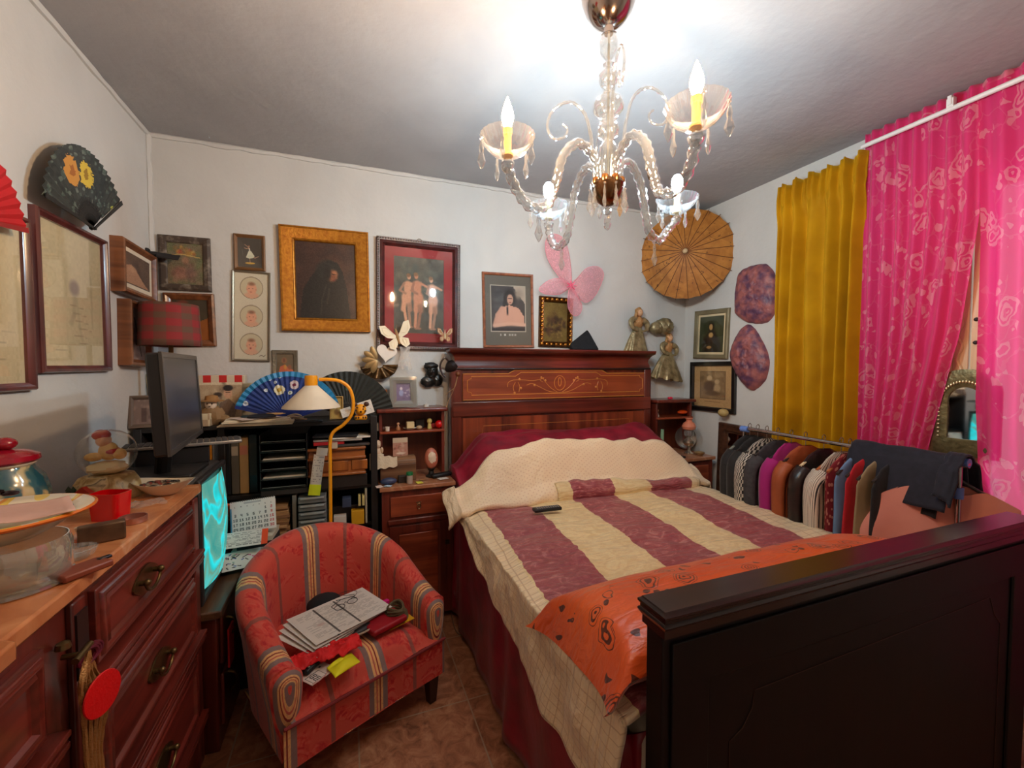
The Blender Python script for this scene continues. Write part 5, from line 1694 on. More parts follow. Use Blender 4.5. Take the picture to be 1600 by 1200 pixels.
# ------------------------------------------------------------------ folding fans
def fan(label, T, R_, a0, a1, mat, rib, r0=.3, n_=22, group=None, canvas=None, guard=True, edge=None):
    """open folding fan lying in local xy, pivot at origin; angles in degrees"""
    root = thing('folding_fan', label, 'folding fan', T=T, group=group)
    m = M(T)
    A0, A1 = math.radians(a0), math.radians(a1)
    seg_ = n_ * 2; vs = []; fs = []; nr = 8; uv = []
    for i in range(seg_ + 1):
        a = A0 + (A1 - A0) * i / seg_
        for j in range(nr + 1):
            r = R_ * (r0 + (1 - r0) * j / nr)
            vs.append((r * math.cos(a), r * math.sin(a), .006 + (.006 if i % 2 else 0) * (j / nr + .3))); uv.append((r * math.cos(a) / R_, r * math.sin(a) / R_, 1))
    for i in range(seg_):
        for j in range(nr): q = i * (nr + 1) + j; fs.append((q, q + 1, q + nr + 2, q + nr + 1))
    m.add(vs, fs, uv); obj('leaf', m, mat, root, smooth=0, solid=.0012)
    if edge:
        m = M(T); vs = []; fs = []
        for i in range(seg_ + 1):
            a = A0 + (A1 - A0) * i / seg_
            for r in (R_ * .90, R_ * 1.005): vs.append((r * math.cos(a), r * math.sin(a), .0085 + (.0065 if i % 2 else 0)))
        for i in range(seg_): fs.append((i * 2, i * 2 + 1, i * 2 + 3, i * 2 + 2))
        m.add(vs, fs); obj('border', m, edge, root, smooth=0, solid=.001)
    m = M(T)
    for i in range(n_ + 1):
        a = A0 + (A1 - A0) * i / n_
        g = guard and i in (0, n_)
        rr = R_ if g else R_ * (r0 + .05)
        w_ = .008 if g else .0045
        d = Vector((math.cos(a), math.sin(a), 0)); p_ = Vector((-d.y, d.x, 0))
        z = .004 + (.010 if g else 0)
        q = [d * -.008 - p_ * w_ * .5, d * rr - p_ * w_, d * rr + p_ * w_, d * -.008 + p_ * w_ * .5]
        m.add([v_ + Vector((0, 0, z)) for v_ in q] + [v_ + Vector((0, 0, z + .003)) for v_ in q], [(3, 2, 1, 0), (4, 5, 6, 7), (0, 1, 5, 4), (1, 2, 6, 5), (2, 3, 7, 6), (3, 0, 4, 7)])
        if not g and i % 1 == 0:
            for k in (.5, .75): m.ball(d * rr * k + Vector((0, 0, z + .002)), .006, .006, .002, 6, 4)
    m.cyl((0, 0, 0), (0, 0, .02), .006, n=10)
    obj('ribs', m, rib, root, smooth=30)
    return root


def fanmat(name, bgc, bgc2, spots, leafc=None):
    """painted fan leaf: spots = (x, y, r, colour, heart colour) in fan units"""
    n = NT(name); v, u, t_ = n.puv()
    c_ = n.ramp(n.noise(v, 9, 3, 1), [(.4, lin(bgc)), (.6, lin(bgc2))])
    if leafc:
        vo = n.n('ShaderNodeTexVoronoi', Scale=11.0); n.l(v, vo.inputs['Vector'])
        f = n.math('MULTIPLY', n.math('LESS_THAN', vo.outputs['Distance'], .34), .8)
        c_ = n.mix(f, c_, n.ramp(n.noise(v, 14, 1), [(.4, lin(leafc[0])), (.6, lin(leafc[1]))]))
    for x, y, r, col, hc in spots:
        dx = n.math('SUBTRACT', u, x); dy = n.math('SUBTRACT', t_, y)
        d = n.math('SQRT', n.math('ADD', n.math('MULTIPLY', dx, dx), n.math('MULTIPLY', dy, dy)))
        d = n.math('ADD', d, n.math('MULTIPLY', n.math('SUBTRACT', n.noise(v, 22, 2), .5), r * .9))
        c_ = n.mix(n.math('LESS_THAN', d, r), c_, lin(col))
        c_ = n.mix(n.math('LESS_THAN', d, r * .4), c_, lin(hc))
    n.base(c_); return n.set(.65)


bp = wall_pts('L', .045, [(140, 356)])[0]
fan('open black folding fan painted with yellow flowers on the left wall', wallT('L', bp), .285, 38, 176, fanmat('black_flower_fan', (44, 48, 46), (58, 62, 58), [(-.42, .58, .17, (196, 140, 62), (158, 96, 40)), (-.10, .66, .16, (206, 178, 60), (150, 116, 30)), (.55, .42, .06, (176, 176, 70), (140, 140, 50))], ((112, 124, 112), (72, 88, 80))), BLK2, .34)
bp = wall_pts('L', .035, [(-75, 335)])[0]
fan('red folding fan at the left edge above the large pale drawing', wallT('L', bp), .25, 8, 165, pl((176, 16, 22), .6), pl((140, 20, 24), .4), .3)

# ------------------------------------------------------------------ paper parasol across the corner
dn = Vector((-.72, -.69, .0)).normalized()
pc = Vector((2.385, 2.57, 2.305))
X_ = Vector((0, 0, 1)).cross(dn).normalized(); Y_ = dn.cross(X_)
PT = Matrix.Translation(pc) @ Matrix((X_, Y_, dn)).transposed().to_4x4()
pa = thing('paper_parasol', 'open brown paper parasol mounted across the corner of the room', 'parasol', T=PT)
NR = 24; PR = .335
n = NT('oiled_paper'); v, u, t_ = n.puv()
c_ = n.ramp(n.noise(v, 5, 4, 1), [(.35, lin((158, 98, 34))), (.65, lin((184, 122, 50)))])
f = n.math('GREATER_THAN', n.noise(v, 6, 4, 2.5), .66)
n.base(n.mix(n.math('MULTIPLY', f, .75), c_, lin((84, 48, 22))))
PAP = n.set(.6)
m = M(PT); vs = []; uv = []; fs = []
for i in range(NR * 2):
    a = 2 * PI * i / (NR * 2) + .06
    for j in range(9):
        r = PR * (.03 + .97 * j / 8) * (1 if i % 2 == 0 else .985)
        z = .085 * (1 - (j / 8) ** 1.3) + (0 if i % 2 == 0 else -.003 * j / 8)
        vs.append((r * math.cos(a), r * math.sin(a), z)); uv.append((r * math.cos(a) / .35, r * math.sin(a) / .35, .5))
for i in range(NR * 2):
    for j in range(8):
        q = i * 9 + j; q2 = ((i + 1) % (NR * 2)) * 9 + j; fs.append((q, q + 1, q2 + 1, q2))
m.add(vs, fs, uv); obj('canopy', m, PAP, pa, smooth=0, solid=.001)
RB = pl((92, 50, 20), .6)
for i in range(NR):
    a = 2 * PI * i / NR + .06
    m = M(PT); m.tube([((PR * k + .012 * (k == 1)) * math.cos(a), (PR * k + .012 * (k == 1)) * math.sin(a), .085 * (1 - k ** 1.3) + .003) for k in (.03, .25, .5, .75, 1)], .0022, 5); obj('rib', m, RB, pa)
m = M(PT); m.lathe([(.018, .08), (.018, .1), (.012, .108), (0, .11)], (0, 0, 0), 20); obj('cap', m, pl((186, 160, 120), .5), pa)

# ------------------------------------------------------------------ crumpled purple relief plaques
def plaque(wl_pts, label, seed):
    """outline from pixel points on the right wall, domed and crumpled"""
    P = wall_pts('R', .0, wl_pts)
    c_ = sum(P, Vector()) / len(P); T = wallT('R', c_)
    inv = T.inverted(); Q = [(inv @ p) for p in P]
    # resample closed outline smoothly
    CR = [Vector((p.x, p.y, 0)) for p in Q]; k = len(CR); out = []
    for i in range(k):
        a, b, c2_, d = CR[i - 1], CR[i], CR[(i + 1) % k], CR[(i + 2) % k]
        for j in range(8):
            t_ = j / 8
            out.append(.5 * ((2 * b) + (-a + c2_) * t_ + (2 * a - 5 * b + 4 * c2_ - d) * t_ ** 2 + (-a + 3 * b - 3 * c2_ + d) * t_ ** 3))
    m = M(T); N_ = len(out); R_ = 26; vs = []; fs = []
    for j in range(R_ + 1):
        k2 = j / R_
        for i, p in enumerate(out):
            q = p * k2 * (1 + .03 * nz(p.x * 30, p.y * 30, seed) * k2)
            h = .055 * math.sqrt(max(0, 1 - k2 ** 3))
            h += .012 * (1 - k2 ** 6) * (nz(q.x * 28, q.y * 28, seed) + .8 * abs(nz(q.x * 55, q.y * 55, seed + 1)))
            vs.append((q.x, q.y, max(0, h) + .001))
    for j in range(R_):
        for i in range(N_): fs.append((j * N_ + i, j * N_ + (i + 1) % N_, (j + 1) * N_ + (i + 1) % N_, (j + 1) * N_ + i))
    m.add(vs, fs)
    return solo('relief_plaque', m, pl((92, 58, 84), .5, c2=(164, 96, 92), sc=16, bump=1.0, bsc=55, lo=.38, hi=.62, name='crumpled_purple'), label, 'wall plaque', smooth=180)
plaque([(1185, 413), (1200, 414), (1212, 430), (1215, 470), (1210, 492), (1196, 505), (1170, 504), (1152, 492), (1150, 468), (1155, 430), (1168, 418)], 'rounded crumpled purple relief plaque, upper of two on the right wall', 2)
plaque([(1170, 507), (1186, 522), (1202, 558), (1198, 592), (1178, 610), (1163, 600), (1148, 575), (1143, 550), (1155, 520)], 'pointed crumpled purple relief plaque, lower of two on the right wall', 7)

# ------------------------------------------------------------------ cloth dolls on the back wall
CHG = pl((128, 112, 78), .35, .45, c2=(176, 158, 118), sc=24, bump=.9, bsc=50, name='stiffened_gold_cloth'); CHD = pl((170, 120, 72), .45, .3, c2=(200, 150, 96), sc=30, bump=.6, bsc=50)
FACE = pl((204, 156, 116), .5)
def doll(px, py, hpx, label, lean, wide, seed):
    p = wall_pts('B', .05, [(px, py)])[0]; s_ = mpp(p) * hpx
    T = wallT('B', p, lean)
    r = thing('figurine', label, 'figurine', T=T)
    def skirt(u, v):
        a = 2 * PI * u
        rr = s_ * (.07 + (wide - .07) * v ** .8) * (1 + .10 * math.sin(a * 9 + seed) * v)
        z = -s_ * (.62 * v) + .02 * s_ * math.sin(a * 9) * v
        return (rr * math.cos(a) + .1 * s_ * v * v * lean * -2, z, rr * math.sin(a) * .45)
    m = M(T); m.grid(60, 20, skirt); obj('skirt', m, CHG, r, smooth=180)
    m = M(T); m.grid(60, 3, lambda u, v: tuple(Vector(skirt(u, .82 + .16 * v)) + Vector((0, -.02 * s_, .012 * s_ * math.sin(u * 2 * PI * 18)))) ); obj('ruffle', m, CHG, r, smooth=180)
    m = M(T); m.ball((0, .08 * s_, 0), .10 * s_, .13 * s_, .07 * s_, 16, 10, disp=.2, seed=seed); obj('bodice', m, CHD, r)
    m = M(T)
    for s in (-1, 1): m.tube(bez([(s * .08 * s_, .15 * s_, 0), (s * .19 * s_, .08 * s_, .02 * s_), (s * .17 * s_, -.05 * s_, .06 * s_), (s * .05 * s_, -.10 * s_, .08 * s_)], 12), [.055 * s_, .06 * s_, .06 * s_, .058 * s_, .055 * s_, .05 * s_, .048 * s_, .04 * s_, .036 * s_, .03 * s_, .026 * s_, .024 * s_, .022 * s_][:13], 10)
    obj('sleeves', m, CHG, r)
    m = M(T); m.ball((0, .27 * s_, .02 * s_), .062 * s_, .075 * s_, .06 * s_, 14, 10); m.ball((0, .262 * s_, .08 * s_), .01 * s_, .014 * s_, .012 * s_, 8, 6); obj('head', m, FACE, r)
    m = M(T)
    for q in (-1, 1): m.ball((q * .024 * s_, .285 * s_, .072 * s_), .008 * s_, .006 * s_, .006 * s_, 6, 5)
    obj('eyes', m, BLK, r)
    m = M(T); m.ball((-.01 * s_, .30 * s_, -.01 * s_), .08 * s_, .085 * s_, .06 * s_, 14, 10, disp=.25, seed=seed)
    m.tube(bez([(-.05 * s_, .28 * s_, 0), (-.1 * s_, .2 * s_, .01), (-.09 * s_, .08 * s_, .01)], 10), .03 * s_, 8); obj('hair', m, CHD, r)
    return r, T, s_
r, T, s_ = doll(997, 510, 78, 'gold-brown cloth figurine in a long crumpled gown beside the top corner of the headboard', -.10, .30, 1)
r, T, s_ = doll(1044, 548, 72, 'gold-brown cloth figurine in a wide frilled skirt, right of and below the first one', -.12, .40, 5)
p = wall_pts('B', .05, [(1038, 510)])[0]; s_ = mpp(p)
m = M(wallT('B', p)); m.ball((0, 0, .0), 15 * s_, 13 * s_, 10 * s_, 20, 12, disp=.35, fr=4); m.ball((-14 * s_, -3 * s_, 0), 13 * s_, 10 * s_, 8 * s_, 16, 10, disp=.3, fr=4)
solo('cloth_flower', m, CHG, 'crumpled gold cloth flower between the two cloth figurines', 'ornament', smooth=180)

# ------------------------------------------------------------------ fairy wings
WNG = NT('pink_net'); tp = WNG.n('ShaderNodeBsdfTransparent'); df = WNG.n('ShaderNodeBsdfDiffuse'); df.inputs[0].default_value = lin((244, 150, 164))
mx = WNG.n('ShaderNodeMixShader'); 
wv = WNG.noise(WNG.obj_co((1, 1, 1)), 22, 2, 3)
fac = WNG.ramp(wv, [(.46, (.42, .42, .42, 1)), (.50, (.7, .7, .7, 1)), (.54, (.42, .42, .42, 1))])
WNG.l(fac, mx.inputs[0]); WNG.l(tp.outputs[0], mx.inputs[1]); WNG.l(df.outputs[0], mx.inputs[2]); WNG.l(mx.outputs[0], WNG.out.inputs[0]); WNG.t.nodes.remove(WNG.b)
wc = wall_pts('B', .06, [(890, 447)])[0]; ws = mpp(wc); WT = wallT('B', wc)
fw_ = thing('fairy_wings', 'pink net fairy wings pinned to the wall above the ornate gilded frame', 'fairy wings', T=WT)
def wing(pts, z, nm='wing'):
    P = [Vector((x * ws, -y * ws, 0)) for x, y in pts]; k = len(P); out = []
    for i in range(k):
        a, b, c2_, d = P[i - 1], P[i], P[(i + 1) % k], P[(i + 2) % k]
        for j in range(6):
            t_ = j / 6; out.append(.5 * ((2 * b) + (-a + c2_) * t_ + (2 * a - 5 * b + 4 * c2_ - d) * t_ ** 2 + (-a + 3 * b - 3 * c2_ + d) * t_ ** 3))
    m = M(WT); cn = Vector((0, 0, z)); n_ = len(out)
    vs = []; fs = []
    for j in range(5):
        for p_ in out: q = p_ * (j / 4); vs.append((q.x, q.y, z + .02 * math.sin(PI * j / 4)))
    for j in range(4):
        for i in range(n_): fs.append((j * n_ + i, j * n_ + (i + 1) % n_, (j + 1) * n_ + (i + 1) % n_, (j + 1) * n_ + i))
    m.add(vs, fs); w_ = obj(nm, m, WNG.m, fw_, smooth=180)
    m = M(WT); m.tube([(p_.x, p_.y, z) for p_ in out], .0016, 5, True); obj('wire_edge', m, pl((226, 130, 146), .5), w_)
wing([(0, 0), (-18, -12), (-38, -38), (-42, -62), (-32, -76), (-12, -72), (-2, -50), (2, -20)], .004)
wing([(0, 0), (14, -14), (30, -30), (50, -34), (61, -24), (56, -6), (44, 14), (28, 24), (12, 14)], .002)
wing([(0, 0), (-14, -10), (-36, -6), (-53, 8), (-44, 15), (-22, 15), (-8, 8)], .012)
wing([(0, 0), (10, 14), (20, 28), (17, 42), (6, 46), (-4, 34), (-4, 14)], .014)
m = M(WT)
for k in range(7): a = k * .9; m.tube(bez([(0, 0, .02), (9 * ws * math.cos(a), 7 * ws * math.sin(a), .03), (2 * ws, 0, .022)], 10), .002, 5)
m.ball((0, 0, .02), .012, .014, .008, 10, 8); obj('bow', m, pl((240, 90, 130), .4), fw_)
# black pyramid cushion on the headboard
p = pY(915, 548, 2.69); s_ = mpp(p)
m = M(); b = Vector((p.x, 2.695, 1.578))
vs = [b + Vector(v_) for v_ in ((-.12, -.035, 0), (.10, -.04, 0), (.09, .04, 0), (-.12, .035, .0), (-.13, -.01, .05), (.02, .0, .16))]
m.add(vs, [(3, 2, 1, 0), (0, 1, 5, 4), (1, 2, 5), (2, 3, 4, 5), (3, 0, 4)])
solo('cushion', m, pl((20, 20, 22), .9, bump=.6, bsc=40, c2=(30, 30, 33)), 'small black pyramid shaped cushion on top of the headboard', 'cushion', bev=.014, seg=3, smooth=60)

# black face mask, butterflies, heart, flower
p = wall_pts('B', .02, [(675, 588)])[0]; s_ = mpp(p); T = wallT('B', p)
m = M(T); BLM = pl((26, 26, 24), .35, coat=.4, bump=.6, bsc=50)
m.ball((0, 0, -.004), 11 * s_, 12 * s_, .022, 20, 12); m.ball((0, 8 * s_, .0), 10 * s_, 12 * s_, .03, 20, 12, disp=.12, fr=5); m.ball((-2 * s_, 16 * s_, .01), 11 * s_, 6 * s_, .025, 16, 8, disp=.3, fr=6); m.ball((-6 * s_, -8 * s_, .0), 12 * s_, 9 * s_, .02, 16, 8, disp=.3); m.ball((8 * s_, -6 * s_, 0), 9 * s_, 10 * s_, .02, 16, 8, disp=.3)
m.ball((-2 * s_, 7 * s_, .03), 2 * s_, 4 * s_, .01, 8, 6)
for q in (-1, 1): m.ball((-2 * s_ + q * 4 * s_, 11 * s_, .028), 2.5 * s_, 1.4 * s_, .006, 8, 6)
m.ball((-2 * s_, 0, .026), 3.5 * s_, 1.4 * s_, .006, 8, 6)
solo('wall_sculpture', m, BLM, 'small black carved bust on the wall beside the headboard', 'wall ornament', smooth=180)
def butterfly(T, s_, label, mat, scale=1.0, body=None, group=None):
    r = thing('butterfly', label, 'butterfly ornament', T=T, group=group)
    for s in (-1, 1):
        m = M(T)
        for poly in ([(0, 0), (4, 5), (12, 17), (19, 18), (19, 8), (13, 1), (5, -2)], [(0, -1), (6, -2), (13, -5), (13, -13), (7, -16), (2, -10)]):
            P_ = [Vector((s * x * s_ * scale, y * s_ * scale, .002 + .006 * x / 19)) for x, y in poly]
            if s < 0: P_ = P_[::-1]
            k = len(P_); m.add(P_ + [q + Vector((0, 0, .0015)) for q in P_], [tuple(range(k))[::-1], tuple(range(k, 2 * k))] + [(i, (i + 1) % k, k + (i + 1) % k, k + i) for i in range(k)])
        obj('wing', m, mat, r, smooth=0)
        for poly in ([(4, 4), (11, 14), (16, 15), (16, 8), (11, 3)], [(5, -4), (10, -6), (10, -11), (7, -13)]):
            m = M(T); m.tube([(s * x * s_ * scale, y * s_ * scale, .0055 + .006 * x / 19) for x, y in poly], .0012, 5, True)
            obj('wing_outline', m, pl((236, 222, 190), .5), r)
    m = M(T); m.ball((0, 0, .006), 1.8 * s_ * scale, 11 * s_ * scale, .004, 8, 8); m.tube([(0, 8 * s_ * scale, .006), (-3 * s_ * scale, 15 * s_ * scale, .008)], .0008, 4); m.tube([(0, 8 * s_ * scale, .006), (3 * s_ * scale, 15 * s_ * scale, .008)], .0008, 4)
    obj('body', m, body or pl((150, 110, 60), .5), r)
    return r
p = wall_pts('B', .075, [(621, 526)])[0]; s_ = mpp(p)
butterfly(wallT('B', p, .25), s_, 'white cut-out butterfly on the lower left corner of the crimson-mounted picture', pl((226, 214, 186), .6), 1.2)
p = wall_pts('B', .06, [(695, 524)])[0]; s_ = mpp(p)
butterfly(wallT('B', p), s_, 'small brown butterfly on the lower right corner of the crimson-mounted picture', pl((170, 118, 72), .5), .62, pl((226, 210, 170), .5))
p = wall_pts('B', .05, [(604, 551)])[0]; s_ = mpp(p); T = wallT('B', p, -.15)
hpts = [(16 * math.sin(a) ** 3, 13 * math.cos(a) - 5 * math.cos(2 * a) - 2 * math.cos(3 * a) - math.cos(4 * a)) for a in np.linspace(0, 2 * PI, 36, endpoint=False)]
m = M(T); m.prism([(x * s_ * .95, y * s_ * .95) for x, y in hpts][::-1], .016, -.004)
solo('heart_ornament', m, pl((222, 214, 204), .6), 'white heart ornament hanging beside the bronze flower', 'ornament', bev=.004)
p = wall_pts('B', .05, [(588, 562)])[0]; s_ = mpp(p); T = wallT('B', p)
r = thing('wall_flower', 'dull gold metal flower with crumpled bronze ruff on the wall left of the white heart', 'ornament', T=T)
m = M(T)
for k in range(5):
    a = .2 + k * .62 + PI * .55
    A = Matrix.Rotation(a, 3, 'Z')
    m.ball(A @ Vector((11 * s_, 0, .014)), 11 * s_, 5 * s_, .004, 12, 6, A=A)
obj('petals', m, pl((140, 116, 76), .4, .5), r)
m = M(T)
def ruff(u, v):
    a = PI * (1.05 + .95 * u); rr = (6 + 24 * v) * s_
    return (rr * math.cos(a) * .95 + 4 * s_, -8 * s_ + rr * math.sin(a) * .75, .006 + .014 * math.sin(u * 34) * v)
m.grid(60, 8, ruff); obj('ruff', m, pl((70, 52, 32), .35, .6, c2=(120, 92, 58), sc=30, bump=.6, bsc=60), r, smooth=180, solid=.002)
p = wall_pts('B', .06, [(632, 548)])[0]; s_ = mpp(p); T = wallT('B', p)
ORG = glass_thin('organza', (.95, .93, .9, 1), .4, .35, (.75, .72, .68, 1))
m = M(T)
for k in range(4): m.grid(2, 14, lambda u, v, k=k: ((k * 4 - 8 + u * 5 + 2 * math.sin(v * 5 + k)) * s_, (6 - v * (30 + 6 * (k % 2))) * s_, .004 + .004 * math.sin(v * 9 + k + u * 3)))
solo('organza_ribbon', m, ORG, 'translucent organza ribbon hanging below the white butterfly', 'ribbon', smooth=180)
# dark hat-like bundle hanging on the headboard corner with cords
hx = wall_pts('B', .14, [(706, 572)])[0]; s_ = mpp(hx)
r = thing('hanging_clip_lamp', 'dark metal clip lamp hanging at the left top corner of the headboard', 'clip lamp', hx)
m = M(); m.lathe([(.006, .03), (.03, .025), (.04, .0), (.035, -.02), (.02, -.04), (.008, -.05)], hx, 20, Matrix.Rotation(.9, 3, 'Y')); obj('lamp_head', m, pl((34, 26, 24), .35, .3), r)
m = M(); m.tube(bez([hx + Vector((-.02, 0, .03)), hx + Vector((-.05, -.01, .05)), hx + Vector((-.075, 0, .0)), hx + Vector((-.06, 0, -.05)), hx + Vector((-.04, 0, -.07))], 20), .006, 8)
m.tube(bez([hx + Vector((.02, 0, .03)), hx + Vector((.045, -.01, .08)), hx + Vector((.06, 0, .03)), hx + Vector((.04, 0, -.01))], 16), .003, 6); obj('spring_arm', m, pl((90, 84, 80), .3, .8), r)
m = M(); q0 = hx + Vector((.035, -.02, -.05)); m.ball(q0, .016, n=12, m=8); obj('knob', m, pl((110, 60, 30), .4), r)
m = M(); m.tube(bez([q0, q0 + Vector((-.03, 0, -.10)), q0 + Vector((-.07, -.005, -.19)), q0 + Vector((-.075, 0, -.30)), q0 + Vector((-.09, 0, -.45))], 24), .002, 5)
m.tube(bez([q0, q0 + Vector((-.02, 0, -.08)), q0 + Vector((-.06, -.005, -.11)), q0 + Vector((-.08, 0, -.13))], 16), .002, 5); obj('cord', m, pl((150, 116, 80), .6), r)
# dark feathered bird ornament in the corner
p = wall_pts('B', .05, [(240, 398)])[0]; s_ = mpp(p); T = wallT('B', p)
r = thing('bird_ornament', 'small black feathered bird perched in the left corner between the frames', 'ornament', T=T)
m = M(T); m.ball((0, 0, 0), 12 * s_, 5 * s_, .03, 14, 8); m.ball((-9 * s_, 6 * s_, 0), 5 * s_, 4 * s_, .02, 12, 8); m.tube([(-13 * s_, 7 * s_, 0), (-18 * s_, 6 * s_, 0)], [.006, .001], 6); obj('body', m, pl((22, 20, 20), .7), r)
m = M(T)
for k in range(6): m.tube([(6 * s_, (2 - k) * s_, .006 * k), (34 * s_, (1 - k * 1.6) * s_, .006 * k)], [.008, .003], 6, ell=.4)
obj('tail', m, pl((30, 28, 30), .6), r)
# plaid shaded lamp in the corner
p = pY(266, 508, 2.52); s_ = mpp(p)
n = NT('red_plaid'); co = n.n('ShaderNodeTexCoord'); sx = n.n('ShaderNodeSeparateXYZ'); n.l(co.outputs['UV'], sx.inputs[0])
v, u, t_ = n.puv()
def bar_(a, f, w_): return n.math('LESS_THAN', n.math('FRACT', n.math('MULTIPLY', a, f)), w_)
k = n.math('ADD', n.math('MULTIPLY', bar_(u, 7, .45), .5), n.math('MULTIPLY', bar_(t_, 3.2, .45), .5))
n.base(n.ramp(k, [(0, lin((150, 44, 48))), (.4, lin((124, 62, 54))), (.8, lin((104, 78, 62)))], True)); PLD = n.set(.8)
tl = thing('table_lamp', 'table lamp with red and brown plaid drum shade in the left corner', 'table lamp', (p.x, 2.52, 1.165))
m = M()
zt, zb_ = pY(266, 476, 2.52).z, pY(266, 541, 2.52).z
m.grid(48, 6, lambda u, v: (p.x + (37 + 3 * (1 - v)) * s_ * math.cos(2 * PI * u), 2.52 + (37 + 3 * (1 - v)) * s_ * math.sin(2 * PI * u), zb_ + (zt - zb_) * v))
obj('lamp_shade', m, PLD, tl, smooth=180, solid=.002)
m = M(); m.lathe([(.06, 1.166), (.06, 1.18), (.02, 1.19), (.03, 1.24), (.045, 1.30), (.03, 1.36), (.01, 1.40), (.01, zt - .03)], (p.x, 2.52, 0), 20); obj('base', m, pl((120, 90, 50), .4, .3), tl)
# ------------------------------------------------------------------ small things: helpers
def at(px, py, z):
    return pZ(px, py, z)
def PL(*a, **k): return pl(*a, **k)
def card(name, label, cat, T, w_, h_, cv, thick=.0015, rough=.7, group=None):
    o = canvas_obj(name, cv, T, w_, h_, None, rough, 0, thick=thick)
    # put the origin at the sheet
    c_ = T.translation
    for v_ in o.data.vertices: v_.co = v_.co + (Vector(o.location) - c_)
    o.location = c_
    return tag(o, label, cat, group)
def lie(c_, rz, tx=0, ty=0):
    return Matrix.Translation(c_) @ Matrix.Rotation(rz, 4, 'Z') @ Matrix.Rotation(tx, 4, 'X') @ Matrix.Rotation(ty, 4, 'Y')
def stand(c_, rz=0, lean=.12):
    """upright sheet facing the camera side (-Y), leaning back"""
    return Matrix.Translation(c_) @ Matrix.Rotation(rz, 4, 'Z') @ Matrix.Rotation(PI / 2 - lean, 4, 'X')
def boxy(name, label, cat, c_, sx, sy, sz, mat, rz=0, bev=.003, group=None):
    m = M(); m.cbox((c_[0], c_[1], c_[2] + sz / 2), sx, sy, sz, Matrix.Rotation(rz, 3, 'Z'))
    return solo(name, m, mat, label, cat, group, bev=bev)
PAPER = PL((214, 206, 190), .8); CLEAR = glass_thin('clear_plastic', (.96, .97, .96, 1), .08, .12, (.8, .8, .78, 1), 1.6, 1.5)
def printed(w_, h_, seed=1, bg_=(222, 214, 200), ink=(110, 104, 98), rows=14, bars=()):
    c_ = C(w_, h_, bg_); r = random.Random(seed)
    for y0, y1 in bars: c_.rect(.05, y0, .95, y1, (70, 66, 64))
    for i in range(rows):
        y = .08 + .84 * i / rows; x = .07
        if any(a - .02 < y < b + .02 for a, b in bars): continue
        while x < .9:
            L_ = r.uniform(.03, .14)
            if r.random() < .75: c_.rect(x, y, min(.94, x + L_), y + .35 / rows, ink, .6)
            x += L_ + .025
    return c_

# ------------------------------------------------------------------ on the dresser
DT = 1.032
RDG = PL((146, 14, 34), .2, coat=.6)
c_ = Vector((-.845, 1.50, DT))
r = thing('cookie_jar', 'blue-green glazed cookie jar with a dark red lid at the wall end of the dresser', 'jar', c_)
n = NT('glazed_swirl'); co = n.obj_co((1, 1, 1))
n.base(n.ramp(n.noise(co, 9, 3, 1.2), [(.40, lin((40, 84, 96))), (.5, lin((70, 104, 104))), (.56, lin((196, 176, 124))), (.66, lin((206, 190, 150)))])); JM = n.set(.15, coat=.6)
m = M(); 
m.lathe([(.06, 0), (.075, .01), (.092, .05), (.094, .09), (.084, .13), (.066, .155), (.062, .165)], c_, 48, flute=.015, fn=20); obj('jar_body', m, JM, r, smooth=60)
obj('neck_ring', M().lathe([(.064, .163), (.068, .168), (.064, .174)], c_, 40), PL((196, 186, 160), .2), r)
obj('lid', M().lathe([(.070, .172), (.077, .178), (.075, .190), (.056, .200), (.03, .206), (.018, .208)], c_, 40), RDG, r)
m = M(); m.ball(c_ + Vector((.012, 0, .222)), .026, .024, .017, 16, 10); m.ball(c_ + Vector((-.030, .01, .238)), .024, .024, .04, 16, 10); obj('lid_knob', m, RDG, r)
# snow globe
c_ = Vector((-.727, 1.75, DT))
r = thing('snow_globe', 'glass snow globe with a red-capped figure and a snowy cottage base on the dresser', 'snow globe', c_)
n = NT('snow_globe_base'); co = n.obj_co((1, 1, 1))
n.base(n.ramp(n.noise(co, 24, 3, 1), [(.42, lin((160, 128, 74))), (.5, lin((196, 168, 112))), (.6, lin((216, 196, 150))), (.7, lin((96, 84, 60)))])); SGB = n.set(.5)
obj('base', M().lathe([(.09, 0), (.094, .01), (.086, .03), (.078, .055), (.068, .072), (.05, .078)], c_, 40, flute=.03, fn=7), SGB, r, smooth=60)
m = M(); Rz = Matrix.Rotation(-.4, 3, 'Z')
q = c_ + Rz @ Vector((.01, -.084, .03)); m.cbox(q, .036, .01, .02, Rz); obj('cottage', m, PL((206, 176, 130), .6), r)
m = M(); m.add([q + Rz @ Vector(v_) for v_ in ((-.024, -.008, .010), (.024, -.008, .010), (0, -.008, .028), (-.024, .008, .010), (.024, .008, .010), (0, .008, .028))], [(0, 1, 2), (5, 4, 3), (0, 2, 5, 3), (1, 4, 5, 2), (0, 3, 4, 1)]); obj('cottage_roof', m, PL((180, 50, 36), .5), r)
for dx in (-.045, -.03):
    m = M(); q = c_ + Rz @ Vector((dx, -.08, .018)); m.lathe([(.014, 0), (.006, .014), (.011, .014), (.004, .026), (.008, .026), (0, .04)], q, 12); obj('fir_tree', m, PL((46, 66, 48), .6), r)
obj('globe', M().ball(c_ + Vector((0, 0, .145)), .076, n=32, m=20), glass_thin('globe_glass', (.98, .98, .96, 1), .02, .0, boost=1.5, ior=1.5), r, smooth=180)
m = M(); m.ball(c_ + Vector((0, 0, .098)), .052, .052, .020, 20, 10, disp=.15); obj('snow_mound', m, PL((226, 210, 166), .7), r)
